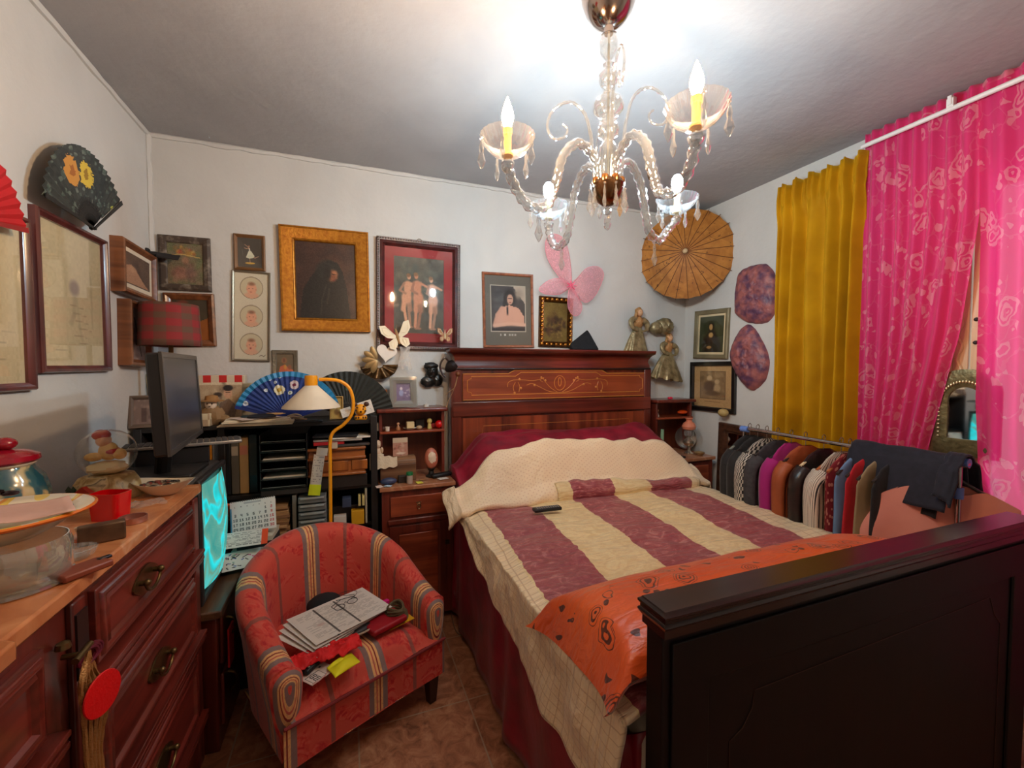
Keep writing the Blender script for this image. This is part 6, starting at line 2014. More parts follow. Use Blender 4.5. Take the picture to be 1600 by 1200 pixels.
m = M(); m.ball(c_ + Vector((.004, 0, .15)), .026, .022, .03); m.ball(c_ + Vector((.034, -.005, .14)), .018); m.ball(c_ + Vector((-.03, -.01, .135)), .024, .018, .014); obj('figure', m, PL((214, 176, 110), .5), r)
m = M(); m.ball(c_ + Vector((-.006, -.004, .185)), .02, n=12); obj('face', m, PL((212, 160, 120), .5), r)
m = M(); m.ball(c_ + Vector((-.012, -.002, .203)), .024, .02, .018); m.ball(c_ + Vector((.014, 0, .15)), .022, .024, .012); obj('red_cap', m, PL((176, 30, 24), .5), r)
# oval dish of trinkets
c_ = Vector((-.573, 1.72, DT))
r = thing('oval_dish', 'cream oval dish full of small trinkets on the far corner of the dresser', 'dish', c_, math.radians(-18))
T = wm(r)
m = M(T); prof = [(.0, .001), (.035, .0), (.05, .008), (.075, .024), (.096, .040), (.098, .042), (.094, .042), (.07, .026), (.04, .012), (0, .008)]
for i in range(1): m.lathe(prof, (0, 0, 0), 40)
for k in range(len(m.v)):
    p_ = T.inverted() @ m.v[k]; m.v[k] = T @ Vector((p_.x, p_.y * .55, p_.z + .012 * abs(p_.x / .1) ** 2))
obj('dish', m, PL((206, 186, 156), .25, coat=.4), r, smooth=60)
rr = random.Random(4)
for k in range(26):
    a = rr.uniform(0, 6.28); q = rr.uniform(0, 1) ** .5
    m = M(T @ Matrix.Translation((.072 * q * math.cos(a), .038 * q * math.sin(a), .036 + .008 * (1 - q))) @ Matrix.Rotation(rr.uniform(0, 3), 4, 'Z'))
    if k % 3: m.ball((0, 0, 0), rr.uniform(.006, .011), rr.uniform(.005, .008), .005, 8, 6, disp=.3)
    else: m.tube([(.009 * math.cos(b), .009 * math.sin(b), .002) for b in np.linspace(0, 2 * PI, 10, endpoint=False)], .002, 5, True)
    solo('trinket', m, (PL((60, 52, 46), .3, .6), PL((150, 140, 124), .3, .7), PL((120, 50, 36), .4))[k % 3], ('dark ring in the heap of trinkets in the cream oval dish', 'silvery pebble in the heap of trinkets in the cream oval dish', 'red-brown bead in the heap of trinkets in the cream oval dish')[k % 3], 'trinket', 'trinkets in the oval dish')
# red plastic tub
c_ = Vector((-.62, 1.50, DT))
m = M(); Rz = Matrix.Rotation(-.35, 3, 'Z')
w_, d_, h_ = .042, .030, .074
def rnd(sx, sy, z, r_=.014, n_=6):
    out = []
    for qx, qy, a0 in ((1, 1, 0), (-1, 1, 90), (-1, -1, 180), (1, -1, 270)):
        for k in range(n_):
            a = math.radians(a0 + 90 * k / (n_ - 1)); out.append(c_ + Rz @ Vector((qx * (sx - r_) + r_ * math.cos(a), qy * (sy - r_) + r_ * math.sin(a), z)))
    return out
L_ = [rnd(w_ - .004, d_ - .004, 0), rnd(w_, d_, h_), rnd(w_ - .003, d_ - .003, h_), rnd(w_ - .006, d_ - .006, .004)]
vs = sum(L_, []); k = 24
m.add(vs, [(i * k + j, i * k + (j + 1) % k, (i + 1) * k + (j + 1) % k, (i + 1) * k + j) for i in range(3) for j in range(k)] + [tuple(range(k))[::-1], tuple(range(3 * k, 4 * k))])
solo('plastic_tub', m, PL((196, 4, 16), .2, coat=.5), 'open bright red plastic tub on the dresser in front of the snow globe', 'tub', smooth=50)
# plastic packet, tin ring, box, bottle, ashtray, wallet
p = at(226, 790, DT)
m = M(lie(p, .5)); m.grid(14, 10, lambda u, v: ((u - .5) * .10, (v - .5) * .07, .006 + .010 * nz(u * 5, v * 5, 3) + .008 * math.sin(PI * u) * math.sin(PI * v)))
solo('plastic_packet', m, CLEAR, 'crumpled clear plastic packet on the dresser beside the oval dish', 'packet', smooth=180)
p = at(208, 816, DT)
r = thing('tin', 'small round pinkish metal tin lid on the dresser edge', 'tin', p)
obj('wall', M().lathe([(.0, .0005), (.030, .001), (.031, .003), (.031, .017), (.029, .017), (.029, .003), (0, .0025)], p, 32), PL((176, 130, 116), .3, .7), r)
p = at(160, 846, DT)
boxy('trinket_box', 'dark bronze rectangular box on the dresser in front of the red tub', 'box', p, .085, .030, .045, PL((84, 62, 44), .4, .5, c2=(110, 84, 60), sc=30), .42, .004)
p = at(124, 850, DT)
r = thing('perfume_bottle', 'tiny glass bottle with orange liquid beside the bronze box', 'bottle', p)
obj('liquid', M().lathe([(.0, .001), (.013, .001), (.014, .006), (.013, .014), (0, .015)], p, 18), PL((206, 90, 20), .15), r)
obj('glass', M().lathe([(.015, 0), (.017, .006), (.015, .018), (.006, .026), (.006, .032)], p, 18), CLEAR, r)
obj('stopper', M().lathe([(.007, .032), (.008, .04), (0, .043)], p, 14), PL((190, 170, 140), .3), r)
p = at(114, 872, DT)
r = thing('glass_ashtray', 'round ribbed clear glass ashtray leaning behind the brown wallet', 'ashtray', p)
obj('bowl', M().lathe([(.0, .002), (.028, .0), (.036, .006), (.040, .020), (.036, .020), (.030, .008), (0, .006)], p, 48, flute=.04, fn=16), glass_thin('ashtray_glass', (.9, .95, .95, 1), .05, .1, (.8, .85, .85, 1), 2.5, 1.55), r, smooth=40)
p = at(128, 896, DT)
r = thing('wallet', 'brown leather wallet with a dark clasp on the dresser edge', 'wallet', p, .95)
T = wm(r); m = M(T); m.cbox((0, 0, .008), .085, .05, .014); obj('leather', m, PL((124, 56, 34), .45), r, bev=.004)
m = M(T); m.cbox((.042, .004, .014), .024, .012, .006); obj('clasp', m, PL((50, 44, 50), .3, .7), r, bev=.002)
# glass jar under a ceramic bowl
c_ = Vector((-.61, 1.10, DT))
GJ = glass_thin('jar_glass', (.90, .90, .86, 1), .05, .16, (.66, .60, .50, 1), 3.5, 1.55)
r = thing('glass_jar', 'big clear glass jar carrying the painted ceramic bowl on the dresser', 'jar', c_)
obj('jar', M().lathe([(.03, .003), (.068, .0), (.084, .008), (.087, .025), (.087, .07), (.082, .086), (.080, .086), (.083, .07), (.083, .025), (.076, .012), (.03, .008)], c_, 40), GJ, r, smooth=60)
obj('foot', M().lathe([(.084, 0), (.092, .003), (.090, .008), (.084, .009)], c_, 40), GJ, r)
b = c_ + Vector((-.02, .01, .088))
r = thing('ceramic_bowl', 'white ceramic bowl with orange and yellow painted rim set on the glass jar', 'bowl', b)
n = NT('painted_rim'); co = n.n('ShaderNodeTexCoord'); 
f = n.noise(n.obj_co((1, 1, 1)), 9, 1)
n.base(n.ramp(f, [(.0, lin((222, 206, 176))), (.56, lin((224, 150, 60))), (.60, lin((228, 190, 70))), (.65, lin((224, 208, 178)))], True)); PRM = n.set(.15, coat=.5)
WCER = PL((206, 190, 160), .2, coat=.5)
obj('bowl', M().lathe([(.0, .012), (.05, .0), (.06, .002), (.09, .020), (.110, .036), (.105, .040), (.08, .022), (.05, .012), (0, .014)], b, 56), WCER, r, smooth=60)
obj('painted_rim', M().lathe([(.103, .036), (.132, .044), (.138, .048), (.132, .052), (.103, .044), (.103, .036)], b, 56, caps=False), PRM, r, smooth=60)
obj('rim_band', M().lathe([(.132, .043), (.1395, .0475), (.1395, .049), (.135, .0515), (.132, .043)], b, 56, caps=False), PL((206, 104, 30), .2, coat=.4), r, smooth=60)
m = M(lie(b + Vector((.015, -.03, .058)), .5)); m.grid(16, 16, lambda u, v: ((u - .5) * .20, (v - .5) * .15, .004 * nz(u * 4, v * 4, 2) + .0 + .004 * math.sin(u * 6)))
solo('paper_slip', m, PL((190, 150, 134), .7), 'pinkish folded paper slip lying across the ceramic bowl', 'paper', smooth=180, solid=.001)
p = b + Vector((.0, -.055, .064))
r = thing('small_glass', 'little pink-tinted glass with a dark spoon resting on the paper in the bowl', 'glass', p)
obj('cup', M().lathe([(.0, .001), (.017, .0), (.019, .004), (.022, .04), (.020, .04), (.016, .005), (0, .004)], p, 24), glass_thin('pink_glass', (.86, .68, .66, 1), .04, .1, (.6, .4, .4, 1), 2, 1.5), r)
m = M(); m.tube(bez([p + Vector((-.03, -.01, .045)), p + Vector((0, 0, .05)), p + Vector((.035, .012, .038))], 12), .0035, 8); m.ball(p + Vector((.042, .014, .034)), .014, .010, .005, 10, 6); obj('spoon', m, PL((50, 36, 40), .25, .8), r)
c_ = Vector((-.575, .835, DT))
r = thing('glass_vase', 'round clear glass vase nearest the camera on the dresser', 'vase', c_)
obj('vase', M().lathe([(.02, .001), (.045, .0), (.062, .02), (.072, .05), (.07, .085), (.056, .115), (.042, .13), (.046, .14), (.044, .14), (.039, .13), (.053, .113), (.067, .085), (.069, .05), (.058, .02), (.03, .006)], c_, 36), GJ, r, smooth=60)
# pale strip on the wall shelf edge: keyboard lying on the television back
k0 = Vector((-.72, 2.16, 1.053))
r = thing('keyboard', 'slim silver keyboard resting on a black box on the television', 'keyboard', (-.66, 2.16, 1.125), .25)
boxy('black_box', 'flat black box on the television under the silver keyboard', 'box', (-.68, 2.17, 1.053), .24, .12, .068, BLK, .25, .004)
T = wm(r); m = M(T); m.cbox((.02, 0, .007), .40, .12, .014); obj('body', m, PL((150, 146, 140), .3, .7), r, bev=.004)
m = M(T)
for i in range(18):
    for j in range(5): m.cbox((-.165 + i * .0215, -.045 + j * .022, .0155), .017, .017, .004)
obj('keys', m, PL((60, 58, 58), .5), r)

# ------------------------------------------------------------------ on top of the bookcase
ST = 1.166
def base_at(px, Y, z=ST):
    p = pY(px, 600, Y); p.z = z; return p
c_ = C(34, 40, (196, 180, 160)); c_.rect(.0, .0, 1, 1, (120, 100, 92)).blotch([(150, 130, 120), (90, 70, 66), (170, 150, 140)], 24, .14, 2).rect(.35, .35, .6, .9, (74, 56, 54), .7)
def standing_photo(label, px0, px1, py0, py1, Y, cv, fmat, fw, rz=0, lean=.14, glass=True, cat='photo frame', name='photo_frame', z=ST, depth=.012, group=None):
    a, b = pY(px0, py1, Y), pY(px1, py0, Y)
    wd, hd_ = abs(b.x - a.x), abs(b.z - a.z)
    c0 = Vector(((a.x + b.x) / 2, Y, z + hd_ * math.cos(lean) / 2 + .001))
    T = stand(c0, rz, lean)
    r = thing(name, label, cat, T=T, group=group)
    m = M(T); m.ring(wd, hd_, [(0, -.002), (0, depth), (fw * .5, depth + .002), (fw, depth * .6), (fw, -.002)]); obj('frame', m, fmat, r, smooth=30)
    m = M(T); m.cbox((0, 0, -.001), wd - .004, hd_ - .004, .003); obj('back', m, PL((70, 56, 46), .8), r, smooth=0)
    canvas_obj('picture', cv, T, wd - 2 * fw + .002, hd_ - 2 * fw + .002, r, .3, .002)
    return r
standing_photo('small dark framed photograph leaning at the left end of the bookcase top', 203, 248, 606, 658, 2.52, c_, PL((110, 94, 82), .4, .4), .018, rz=.25, lean=.25)
p = base_at(248, 2.66)
m = M(); m.cbox((p.x, 2.70, ST + .13), .10, .016, .26, Matrix.Rotation(-.15, 3, 'Y'))
solo('cardboard', m, PL((196, 166, 124), .8), 'tall cream cardboard piece standing in the corner behind the monitor', 'cardboard', bev=.002)
# picture panel with couple, striped box behind
c_ = C(64, 50, (170, 146, 116)); c_.rect(0, 0, 1, .05, (206, 190, 160)).blotch([(120, 96, 74), (190, 170, 140), (90, 70, 54)], 30, .12, 5)
c_.ell(.68, .26, .11, .16, (196, 150, 120), .2).ell(.68, .14, .13, .09, (36, 28, 26), .3).line(.63, .25, .73, .25, .01, (60, 34, 30)).ell(.45, .30, .12, .07, (60, 44, 36), .4).poly([(.5, .5), (.7, .4), (.9, .6), (.8, 1), (.4, 1)], (120, 100, 86)).grain(8)
p = base_at(343, 2.60)
w_ = abs(pY(375, 600, 2.6).x - pY(306, 600, 2.6).x)
card('poster', 'printed panel with a dark-haired man leaning on the wall behind the porcelain doll', 'printed panel', stand(p + Vector((0, 0, .105)), .05, .12), w_, .21, c_, .006)
p = base_at(343, 2.70); n_ = NT('red_white_stripes'); v = n_.obj_co((1, 1, 1)); sx = n_.n('ShaderNodeSeparateXYZ'); n_.l(v, sx.inputs[0])
n_.base(n_.mix(n_.math('LESS_THAN', n_.math('FRACT', n_.math('MULTIPLY', sx.outputs[0], 14)), .5), lin((214, 196, 170)), lin((206, 40, 36)))); 
boxy('striped_box', 'box with red and white stripes behind the printed panel', 'box', (p.x, 2.72, ST), .24, .06, .245, n_.set(.6))
# porcelain doll with straw hat
p = base_at(330, 2.53); s_ = .15
r = thing('doll', 'small porcelain-faced doll in a straw hat and tan dress on the bookcase', 'doll', p)
m = M(); m.ball(p + Vector((0, 0, .045)), .055, .045, .05, 18, 12, disp=.25, fr=6); m.ball(p + Vector((-.05, -.01, .03)), .03, .02, .02, disp=.2); m.ball(p + Vector((.05, -.01, .03)), .03, .02, .02, disp=.2); obj('dress', m, PL((130, 100, 66), .8, bump=.6, bsc=50), r)
m = M(); m.ball(p + Vector((0, -.012, .105)), .026, .026, .03); obj('head', m, PL((216, 196, 176), .3), r)
m = M()
for q in (-1, 1): m.ball(p + Vector((q * .010, -.036, .108)), .004, n=6, m=5)
m.ball(p + Vector((0, -.037, .095)), .005, .003, .002, 6, 5); obj('eyes_and_mouth', m, PL((60, 36, 32), .4), r)
m = M(); m.lathe([(.055, .118), (.056, .121), (.03, .126), (.026, .145), (.0, .152)], p, 28); obj('straw_hat', m, PL((146, 104, 58), .8, bump=.5, bsc=90), r)
# oval silver tray
p = pY(393, 626, 2.66); s_ = mpp(p)
T = Matrix.Translation(Vector((p.x, 2.66, ST + 30 * s_))) @ Matrix.Rotation(PI / 2 - .25, 4, 'X') @ Matrix.Rotation(.0, 4, 'Z')
r = thing('oval_tray', 'oval silver tray leaning on the wall behind the blue fan', 'tray', T=T)
m = M(T); m.lathe([(0, .002), (.10, .002), (.108, .008), (.150, .012), (.154, .009), (.11, .003), (0, -.001)], (0, 0, 0), 48)
for k in range(len(m.v)):
    q = T.inverted() @ m.v[k]; m.v[k] = T @ Vector((q.x * .95, q.y * .66, q.z))
obj('tray', m, PL((196, 186, 156), .28, .75), r, smooth=50)
# blue fan, black fan
def sfan(label, px, py, Y, R_, a0, a1, mat, rib, z=None, **k):
    p = pY(px, py, Y); 
    if z is not None: p.z = z
    T = Matrix.Translation(p) @ Matrix.Rotation(PI / 2 - .12, 4, 'X')
    return fan(label, T, R_, a0, a1, mat, rib, **k)
s_ = mpp(pY(455, 650, 2.50))
BLF = fanmat('blue_painted_fan', (16, 44, 112), (22, 54, 130), [(-.18, .62, .10, (214, 206, 170), (190, 150, 40)), (.10, .72, .09, (206, 190, 190), (120, 40, 70)), (-.36, .86, .045, (206, 214, 216), (150, 170, 200)), (-.17, .90, .04, (206, 214, 216), (150, 170, 200)), (-.42, .62, .035, (206, 214, 216), (160, 180, 190)), (-.78, .36, .05, (206, 214, 220), (150, 170, 200)), (-.25, .78, .03, (206, 214, 216), (160, 180, 190)), (.02, .56, .04, (200, 206, 190), (120, 130, 90))])
sfan('open blue folding fan painted with white daisies on the bookcase', 452, 655, 2.52, 76 * s_, 18, 163, BLF, PL((16, 40, 110), .4), z=ST + .012, r0=.3, edge=PL((30, 120, 170), .5))
sfan('open black folding fan with fine green lines standing behind the yellow lamp', 543, 655, 2.62, 76 * s_, 2, 160, fanmat('black_line_fan', (30, 34, 30), (38, 42, 38), [(.0, .6, .04, (70, 92, 74), (60, 80, 60))]), BLK2, z=ST + .012)
# cards and small pictures near the lamp
c_ = C(30, 34, (176, 150, 86)).ell(.4, .45, .12, .14, (214, 200, 170), .3).ell(.5, .7, .3, .2, (120, 90, 50), .5)
standing_photo('small gold framed picture behind the cone shade of the yellow lamp', 515, 536, 604, 640, 2.56, c_, PL((186, 156, 96), .4, .5), .008)
for px, py, Y, w_, h_, rz, lb in ((568, 620, 2.54, .10, .075, -.0, 'white handwritten card leaning on the black fan, larger of the two'), (541, 628, 2.53, .055, .05, .2, 'small white note leaning on the black fan, left of the larger card')):
    p = pY(px, py, Y); T = stand(p, 0, .2) @ Matrix.Rotation(.28, 4, 'Z'); 
    p.z = ST + .058 if w_ > .08 else ST + .04
    T.translation = p
    card('note_card', lb, 'card', T, w_, h_, printed(30, 22, 3, (220, 216, 206), (150, 150, 160), 6))
# yellow spotted toy
p = base_at(563, 2.49); YT = PL((226, 150, 10), .5); BR_ = PL((60, 30, 20), .5)
r = thing('toy_animal', 'small yellow toy animal with dark spots and round ears on the bookcase', 'toy', p)
m = M(); m.ball(p + Vector((0, 0, .055)), .030, .028, .032); m.ball(p + Vector((0, -.026, .045)), .017, .016, .013); obj('head', m, YT, r)
m = M(); m.cbox(p + Vector((0, 0, .012)), .066, .045, .024); obj('body', m, YT, r, bev=.01, seg=3)
for s in (-1, 1):
    m = M(); m.ball(p + Vector((s * .030, 0, .085)), .014, .008, .014); obj('ear', m, BR_, r)
m = M()
for x, z in ((-.018, .07), (-.024, .055), (.016, .075), (.024, .05), (.012, .06)): m.ball(p + Vector((x, -.024, z)), .005, .004, .005, 8, 6)
for x in (-.024, -.012, .012, .024): m.ball(p + Vector((x, -.022, .014)), .005, .003, .006, 8, 6)
m.ball(p + Vector((0, -.041, .048)), .006, n=8, m=6); obj('spots', m, BR_, r)
# papers, brush, caps along the front edge
p = base_at(405, 2.50)
m = M(lie(Vector((p.x, 2.49, ST)), .1))
for k in range(5): m.cbox((rr.uniform(-.01, .01), rr.uniform(-.01, .01), .004 + k * .006), .32 - .01 * k, .20, .005, Matrix.Rotation(rr.uniform(-.08, .08), 3, 'Z'))
solo('paper_pile', m, PL((206, 192, 166), .8), 'low pile of papers overhanging the front edge of the bookcase top', 'papers', smooth=0)
PZ = ST + .032
p = base_at(398, 2.47, PZ + .003); c_ = C(20, 20, (214, 190, 176))
card('pink_envelope', 'pale pink envelope on the paper pile under the dark cap', 'envelope', lie(Vector((p.x, 2.47, PZ + .004)), .6), .19, .15, c_)
p = base_at(408, 2.46, PZ + .006)
m = M(); m.lathe([(.0, .012), (.05, .012), (.062, .006), (.064, .0), (.0, 0)], p, 32); solo('beret', m, PL((26, 28, 36), .9), 'flat round dark blue beret on the paper pile on the bookcase', 'beret')
p = base_at(392, 2.50, PZ + .006)
m = M(); m.lathe([(.0, .004), (.045, .005), (.05, .0), (.0, 0)], p, 32); solo('coaster', m, PL((40, 56, 60), .6), 'dark green round coaster beside the blue beret', 'coaster')
p = base_at(440, 2.56, ST)
r = thing('hair_brush', 'pale wooden brush with stiff bristles lying in front of the blue fan', 'brush', (p.x, 2.56, ST + .028))
m = M(); m.cbox((p.x, 2.53, ST + .046), .17, .03, .012, Matrix.Rotation(.1, 3, 'Z')); obj('back', m, PL((190, 150, 96), .5), r, bev=.005)
m = M()
for k in range(22): m.cbox((p.x - .075 + k * .0071, 2.53 + (-.0075 + k * .0007), ST + .036), .0025, .022, .014)
obj('bristles', m, PL((120, 96, 66), .8), r)
m = M(); q = base_at(462, 2.50, ST + .012)
m.tube(bez([q + Vector((-.07, .0, .0)), q + Vector((-.02, -.02, .02)), q + Vector((.03, .02, .01)), q + Vector((.0, -.01, .03)), q + Vector((-.04, .01, .015)), q + Vector((.05, 0, .0))], 50), .005, 8)
solo('cable', m, PL((170, 148, 120), .6), 'coiled beige cable on the bookcase beside the brush', 'cable')
p = base_at(470, 2.50); boxy('black_case', 'flat black case on the bookcase under the yellow lamp shade', 'case', (p.x + .02, 2.50, ST), .16, .10, .012, BLK, .1)
p = base_at(314, 2.50); 
n_ = NT('check_pattern'); ck = n_.n('ShaderNodeTexChecker', Scale=30.0); n_.l(n_.obj_co((1, 1, 1)), ck.inputs['Vector']); ck.inputs[1].default_value = lin((206, 190, 156)); ck.inputs[2].default_value = lin((176, 150, 120)); n_.base(ck.outputs[0])
boxy('small_chest', 'small cream checked trinket chest on the bookcase right of the monitor', 'box', (p.x, 2.50, ST), .085, .07, .062, n_.set(.5))

# ------------------------------------------------------------------ inside the bookcase
def upright_book(label, px0, px1, y_front, z, h_, mat, lab=None, group=None, name='book', cat='book', dp=.2):
    x0, x1 = pY(px0, 700, y_front).x, pY(px1, 700, y_front).x
    r = thing(name, label, cat, ((x0 + x1) / 2, y_front + dp / 2, z), group=group)
    m = M(); m.box(x0 + .001, x1 - .001, y_front, y_front + dp, z + .001, z + h_); obj('cover', m, mat, r, bev=.003)
    if lab:
        m = M(); m.box(x0 + .004, x1 - .004, y_front - .001, y_front, z + h_ * lab[0], z + h_ * lab[1]); obj('spine_label', m, PL(lab[2], .6), r, smooth=0)
    return r
z = .812
for a, b, h_, mt, lb, tx in ((322, 331, .27, PL((200, 130, 10), .5), None, 'yellow folder spine at the left end of the bookcase row'),
                             (331, 350, .29, PL((120, 122, 126), .3), (.08, .12, (170, 170, 170)), 'clear grey ring binder beside the yellow folder'),
                             (350, 360, .29, PL((30, 34, 40), .4), None, 'dark slate binder between the clear grey and the picture spine albums'),
                             (360, 373, .29, PL((96, 92, 84), .5), (.68, .84, (180, 170, 156)), 'grey album with a small picture on its spine'),
                             (373, 388, .285, PL((176, 140, 90), .5), (.7, .86, (190, 120, 100)), 'tan album with a small picture on its spine'),
                             (388, 402, .30, PL((18, 16, 16), .4), (.3, .85, (52, 46, 36)), 'tall black book beside the letter trays')):
    upright_book(tx, a, b, 2.50, z, h_, mt, lb)
for k, cc in enumerate(((96, 26, 26), (84, 30, 28), (70, 22, 24))):
    upright_book(('left', 'middle', 'right')[k] + 'most of three dark red hardback spines in the left bay behind the monitor' if k != 1 else 'middle one of three dark red hardback spines in the left bay behind the monitor', 289 + k * 9, 297 + k * 9, 2.52, z, .25 - .02 * k, PL(cc, .5), (.2, .3, (150, 110, 60)), 'dark red hardbacks')
# letter trays
x0, x1 = pY(405, 700, 2.40).x, pY(480, 700, 2.40).x
x0 += .0; tz0 = .845
boxy('flat_box', 'flat dark box under the black letter trays', 'box', ((x0 + x1) / 2, 2.55, .811), x1 - x0, .28, .03, PL((40, 34, 30), .6))
for k in range(6):
    zz = tz0 + k * .046
    r = thing('letter_tray', ('lowest of the six', 'second lowest of the six', 'third from the bottom of the', 'third from the top of the', 'second from the top of the', 'topmost of the six')[k] + ' stacked black letter trays in the bookcase', 'letter tray', ((x0 + x1) / 2, 2.53, zz), group='black letter trays')
    m = M(); m.box(x0, x1, 2.40, 2.70, zz, zz + .004); m.box(x0, x0 + .004, 2.40, 2.70, zz, zz + .043); m.box(x1 - .004, x1, 2.40, 2.70, zz, zz + .043); m.box(x0, x1, 2.696, 2.70, zz, zz + .043)
    obj('tray', m, PL((20, 22, 22), .3), r, bev=.001)
    m = M(); m.tube([(x0 + .01, 2.399, zz + .010), (x1 - .01, 2.399, zz + .010)], .0022, 6); obj('front_lip', m, PL((90, 96, 90), .25), r)
    if k in (1, 3):
        m = M(); m.box(x0 + .01, x1 - .012, 2.43, 2.68, zz + .005, zz + .012); solo('paper_sheets', m, PAPER, ('thin stack of sheets in the second lowest black letter tray' if k == 1 else 'thin stack of sheets in the third black letter tray from the top'), 'papers', 'sheets in the letter trays', smooth=0)
# flat books on the left
for k, (a, b, hh, cc, tx) in enumerate(((338, 400, .022, (70, 40, 34), 'flat dark red book lying under the ring binders'), (338, 410, .035, (150, 92, 40), 'thick tan boxed book lying at the bottom of the binder row'))):
    X0, X1 = pY(a, 700, 2.44).x, pY(b, 700, 2.44).x
    boxy('book', tx, 'book', ((X0 + X1) / 2, 2.40, .775 - .036 * k - .012), X1 - X0, .10, hh, PL(cc, .5), 0)
# things on the right half
zr = .812
X0, X1 = pY(482, 700, 2.46).x, pY(576, 700, 2.46).x
boxy('black_drawer_box', 'long black cassette case under the wooden drawer box', 'case', ((X0 + X1) / 2, 2.55, zr), X1 - X0 - .02, .22, .065, PL((34, 30, 28), .35))
r = thing('wooden_box', 'rustic brown wooden box with carved drawers in the bookcase behind the yellow lamp pole', 'box', ((X0 + X1) / 2, 2.55, zr + .068))
b0 = zr + .068
WO = wood((96, 50, 20), (166, 96, 42), 'x', .4, .2)
m = M(); m.box(X0, X1 - .02, 2.44, 2.68, b0, b0 + .14); obj('carcass', m, WO, r, bev=.004)
for zz in (b0 + .0, b0 + .085, b0 + .135):
    m = M(); m.box(X0 - .004, X1 - .016, 2.425, 2.45, zz, zz + .014); obj('ledge', m, WO, r, bev=.004)
for k in range(3):
    m = M(); xx = X0 + .02 + k * .095; m.box(xx, xx + .08, 2.432, 2.445, b0 + .024, b0 + .078); obj('drawer', m, wood((84, 40, 16), (176, 100, 36), 'z', .4, .2), r, bev=.004)
b1 = b0 + .152
for k, (cc, w_, dx, rz, hh, tx, nm) in enumerate((((60, 56, 54), .26, .02, .05, .012, 'dark grey folder at the bottom of the pile on the wooden box', 'folder'), ((176, 20, 30), .15, -.06, .12, .016, 'red folder in the pile on the wooden box', 'folder'), ((150, 146, 140), .24, .0, -.06, .010, 'pale grey folder in the pile on the wooden box', 'folder'),
                                            ((206, 200, 188), .22, .05, .1, .008, 'white papers in the pile on the wooden box', 'paper_pile'), ((24, 24, 28), .22, -.01, -.1, .012, 'black notebook at the top of the pile on the wooden box', 'notebook'))):
    boxy(nm, tx, nm.replace('_', ' '), ((X0 + X1) / 2 + dx, 2.53, b1), w_, .19, hh, PL(cc, .5), rz, .002); b1 += hh + .001
boxy('parcel_label_box', 'small white box with a barcode at the right end of the folder pile', 'box', (pY(523, 700, 2.42).x, 2.415, b0 + .150), .028, .02, .03, PL((186, 170, 150), .6), 0, .001)
# lower compartment
z = .60
X0, X1 = pY(466, 800, 2.40).x, pY(510, 800, 2.40).x
for k in range(5):
    zz = .585 + .012 + k * .040
    r = thing('drawer_tray', ('lowest', 'second lowest', 'middle', 'second highest', 'topmost')[k] + ' of five translucent grey plastic drawers under the letter trays', 'drawer unit', ((X0 + X1) / 2, 2.5, zz), group='translucent grey drawers')
    m = M(); m.box(X0, X1, 2.395, 2.60, zz, zz + .034); obj('drawer', m, PL((104, 106, 104), .25, coat=.3), r, bev=.004)
    m = M(); m.box(X0 + .01, X1 - .01, 2.388, 2.396, zz + .022, zz + .032); obj('lip', m, PL((150, 150, 146), .25), r, bev=.002)
boxy('paper_holder', 'grey vertical magazine holder beside the translucent drawers', 'magazine holder', (pY(460, 800, 2.42).x, 2.5, .60), .02, .16, .20, PL((120, 116, 108), .5))
X2 = pY(446, 800, 2.42).x
zz = .602
for k in range(13):
    h_ = rr.uniform(.007, .014)
    boxy('kraft_envelope', 'worn brown paper file, ' + ('lowest', 'second', 'third', 'fourth', 'fifth', 'sixth', 'seventh', 'eighth', 'ninth', 'tenth', 'eleventh', 'twelfth', 'topmost')[k] + (' in' if k in (0, 12) else ' from the bottom in') + ' the pile left of the translucent drawers', 'paper file', (X2 - .05 + rr.uniform(-.006, .006), 2.50 + rr.uniform(-.008, .008), zz), .12, .17, h_, PL(((150, 112, 72), (170, 132, 88), (124, 88, 56))[k % 3], .8), rr.uniform(-.06, .06), .001, 'brown paper files'); zz += h_ + .0008
# right small things
for a, b, z0_, hh, cc, tx, nm in ((535, 549, .70, .05, (50, 60, 84), 'small blue and red carton on the lower shelf of the bookcase', 'carton'), (560, 564, .70, .055, (206, 186, 120), 'cream slip case on the lower shelf, nearer the yellow lamp pole', 'slip_case'), (566, 570, .70, .055, (206, 186, 120), 'cream slip case on the lower shelf, nearer the bookcase post', 'slip_case'),
                                  (521, 541, .60, .055, (206, 196, 186), 'white packet with a red band beside the lamp pole', 'packet'), (549, 569, .60, .075, (206, 150, 20), 'yellow carton with a torn pale top near the bookcase post', 'carton')):
    X0, X1 = pY(a, 800, 2.44).x, pY(b, 800, 2.44).x
    boxy(nm, tx, nm.replace('_', ' '), ((X0 + X1) / 2, 2.47, z0_ + .001), X1 - X0, .05, hh, PL(cc, .6), 0, .002)
X0, X1 = pY(518, 800, 2.49).x, pY(572, 800, 2.49).x
m = M(); m.box(X0, X1, 2.50, 2.76, .602, .695); solo('black_binder_box', m, PL((24, 22, 24), .45), 'wide black box file holding up the small cartons on the lower shelf', 'box', bev=.004)
X0 = pY(571, 800, 2.44).x; m = M(); m.box(X0, X0 + .01, 2.45, 2.70, .602, .79); solo('white_board', m, PL((170, 160, 136), .6), 'thin pale board standing against the right bookcase post', 'board', bev=.001)
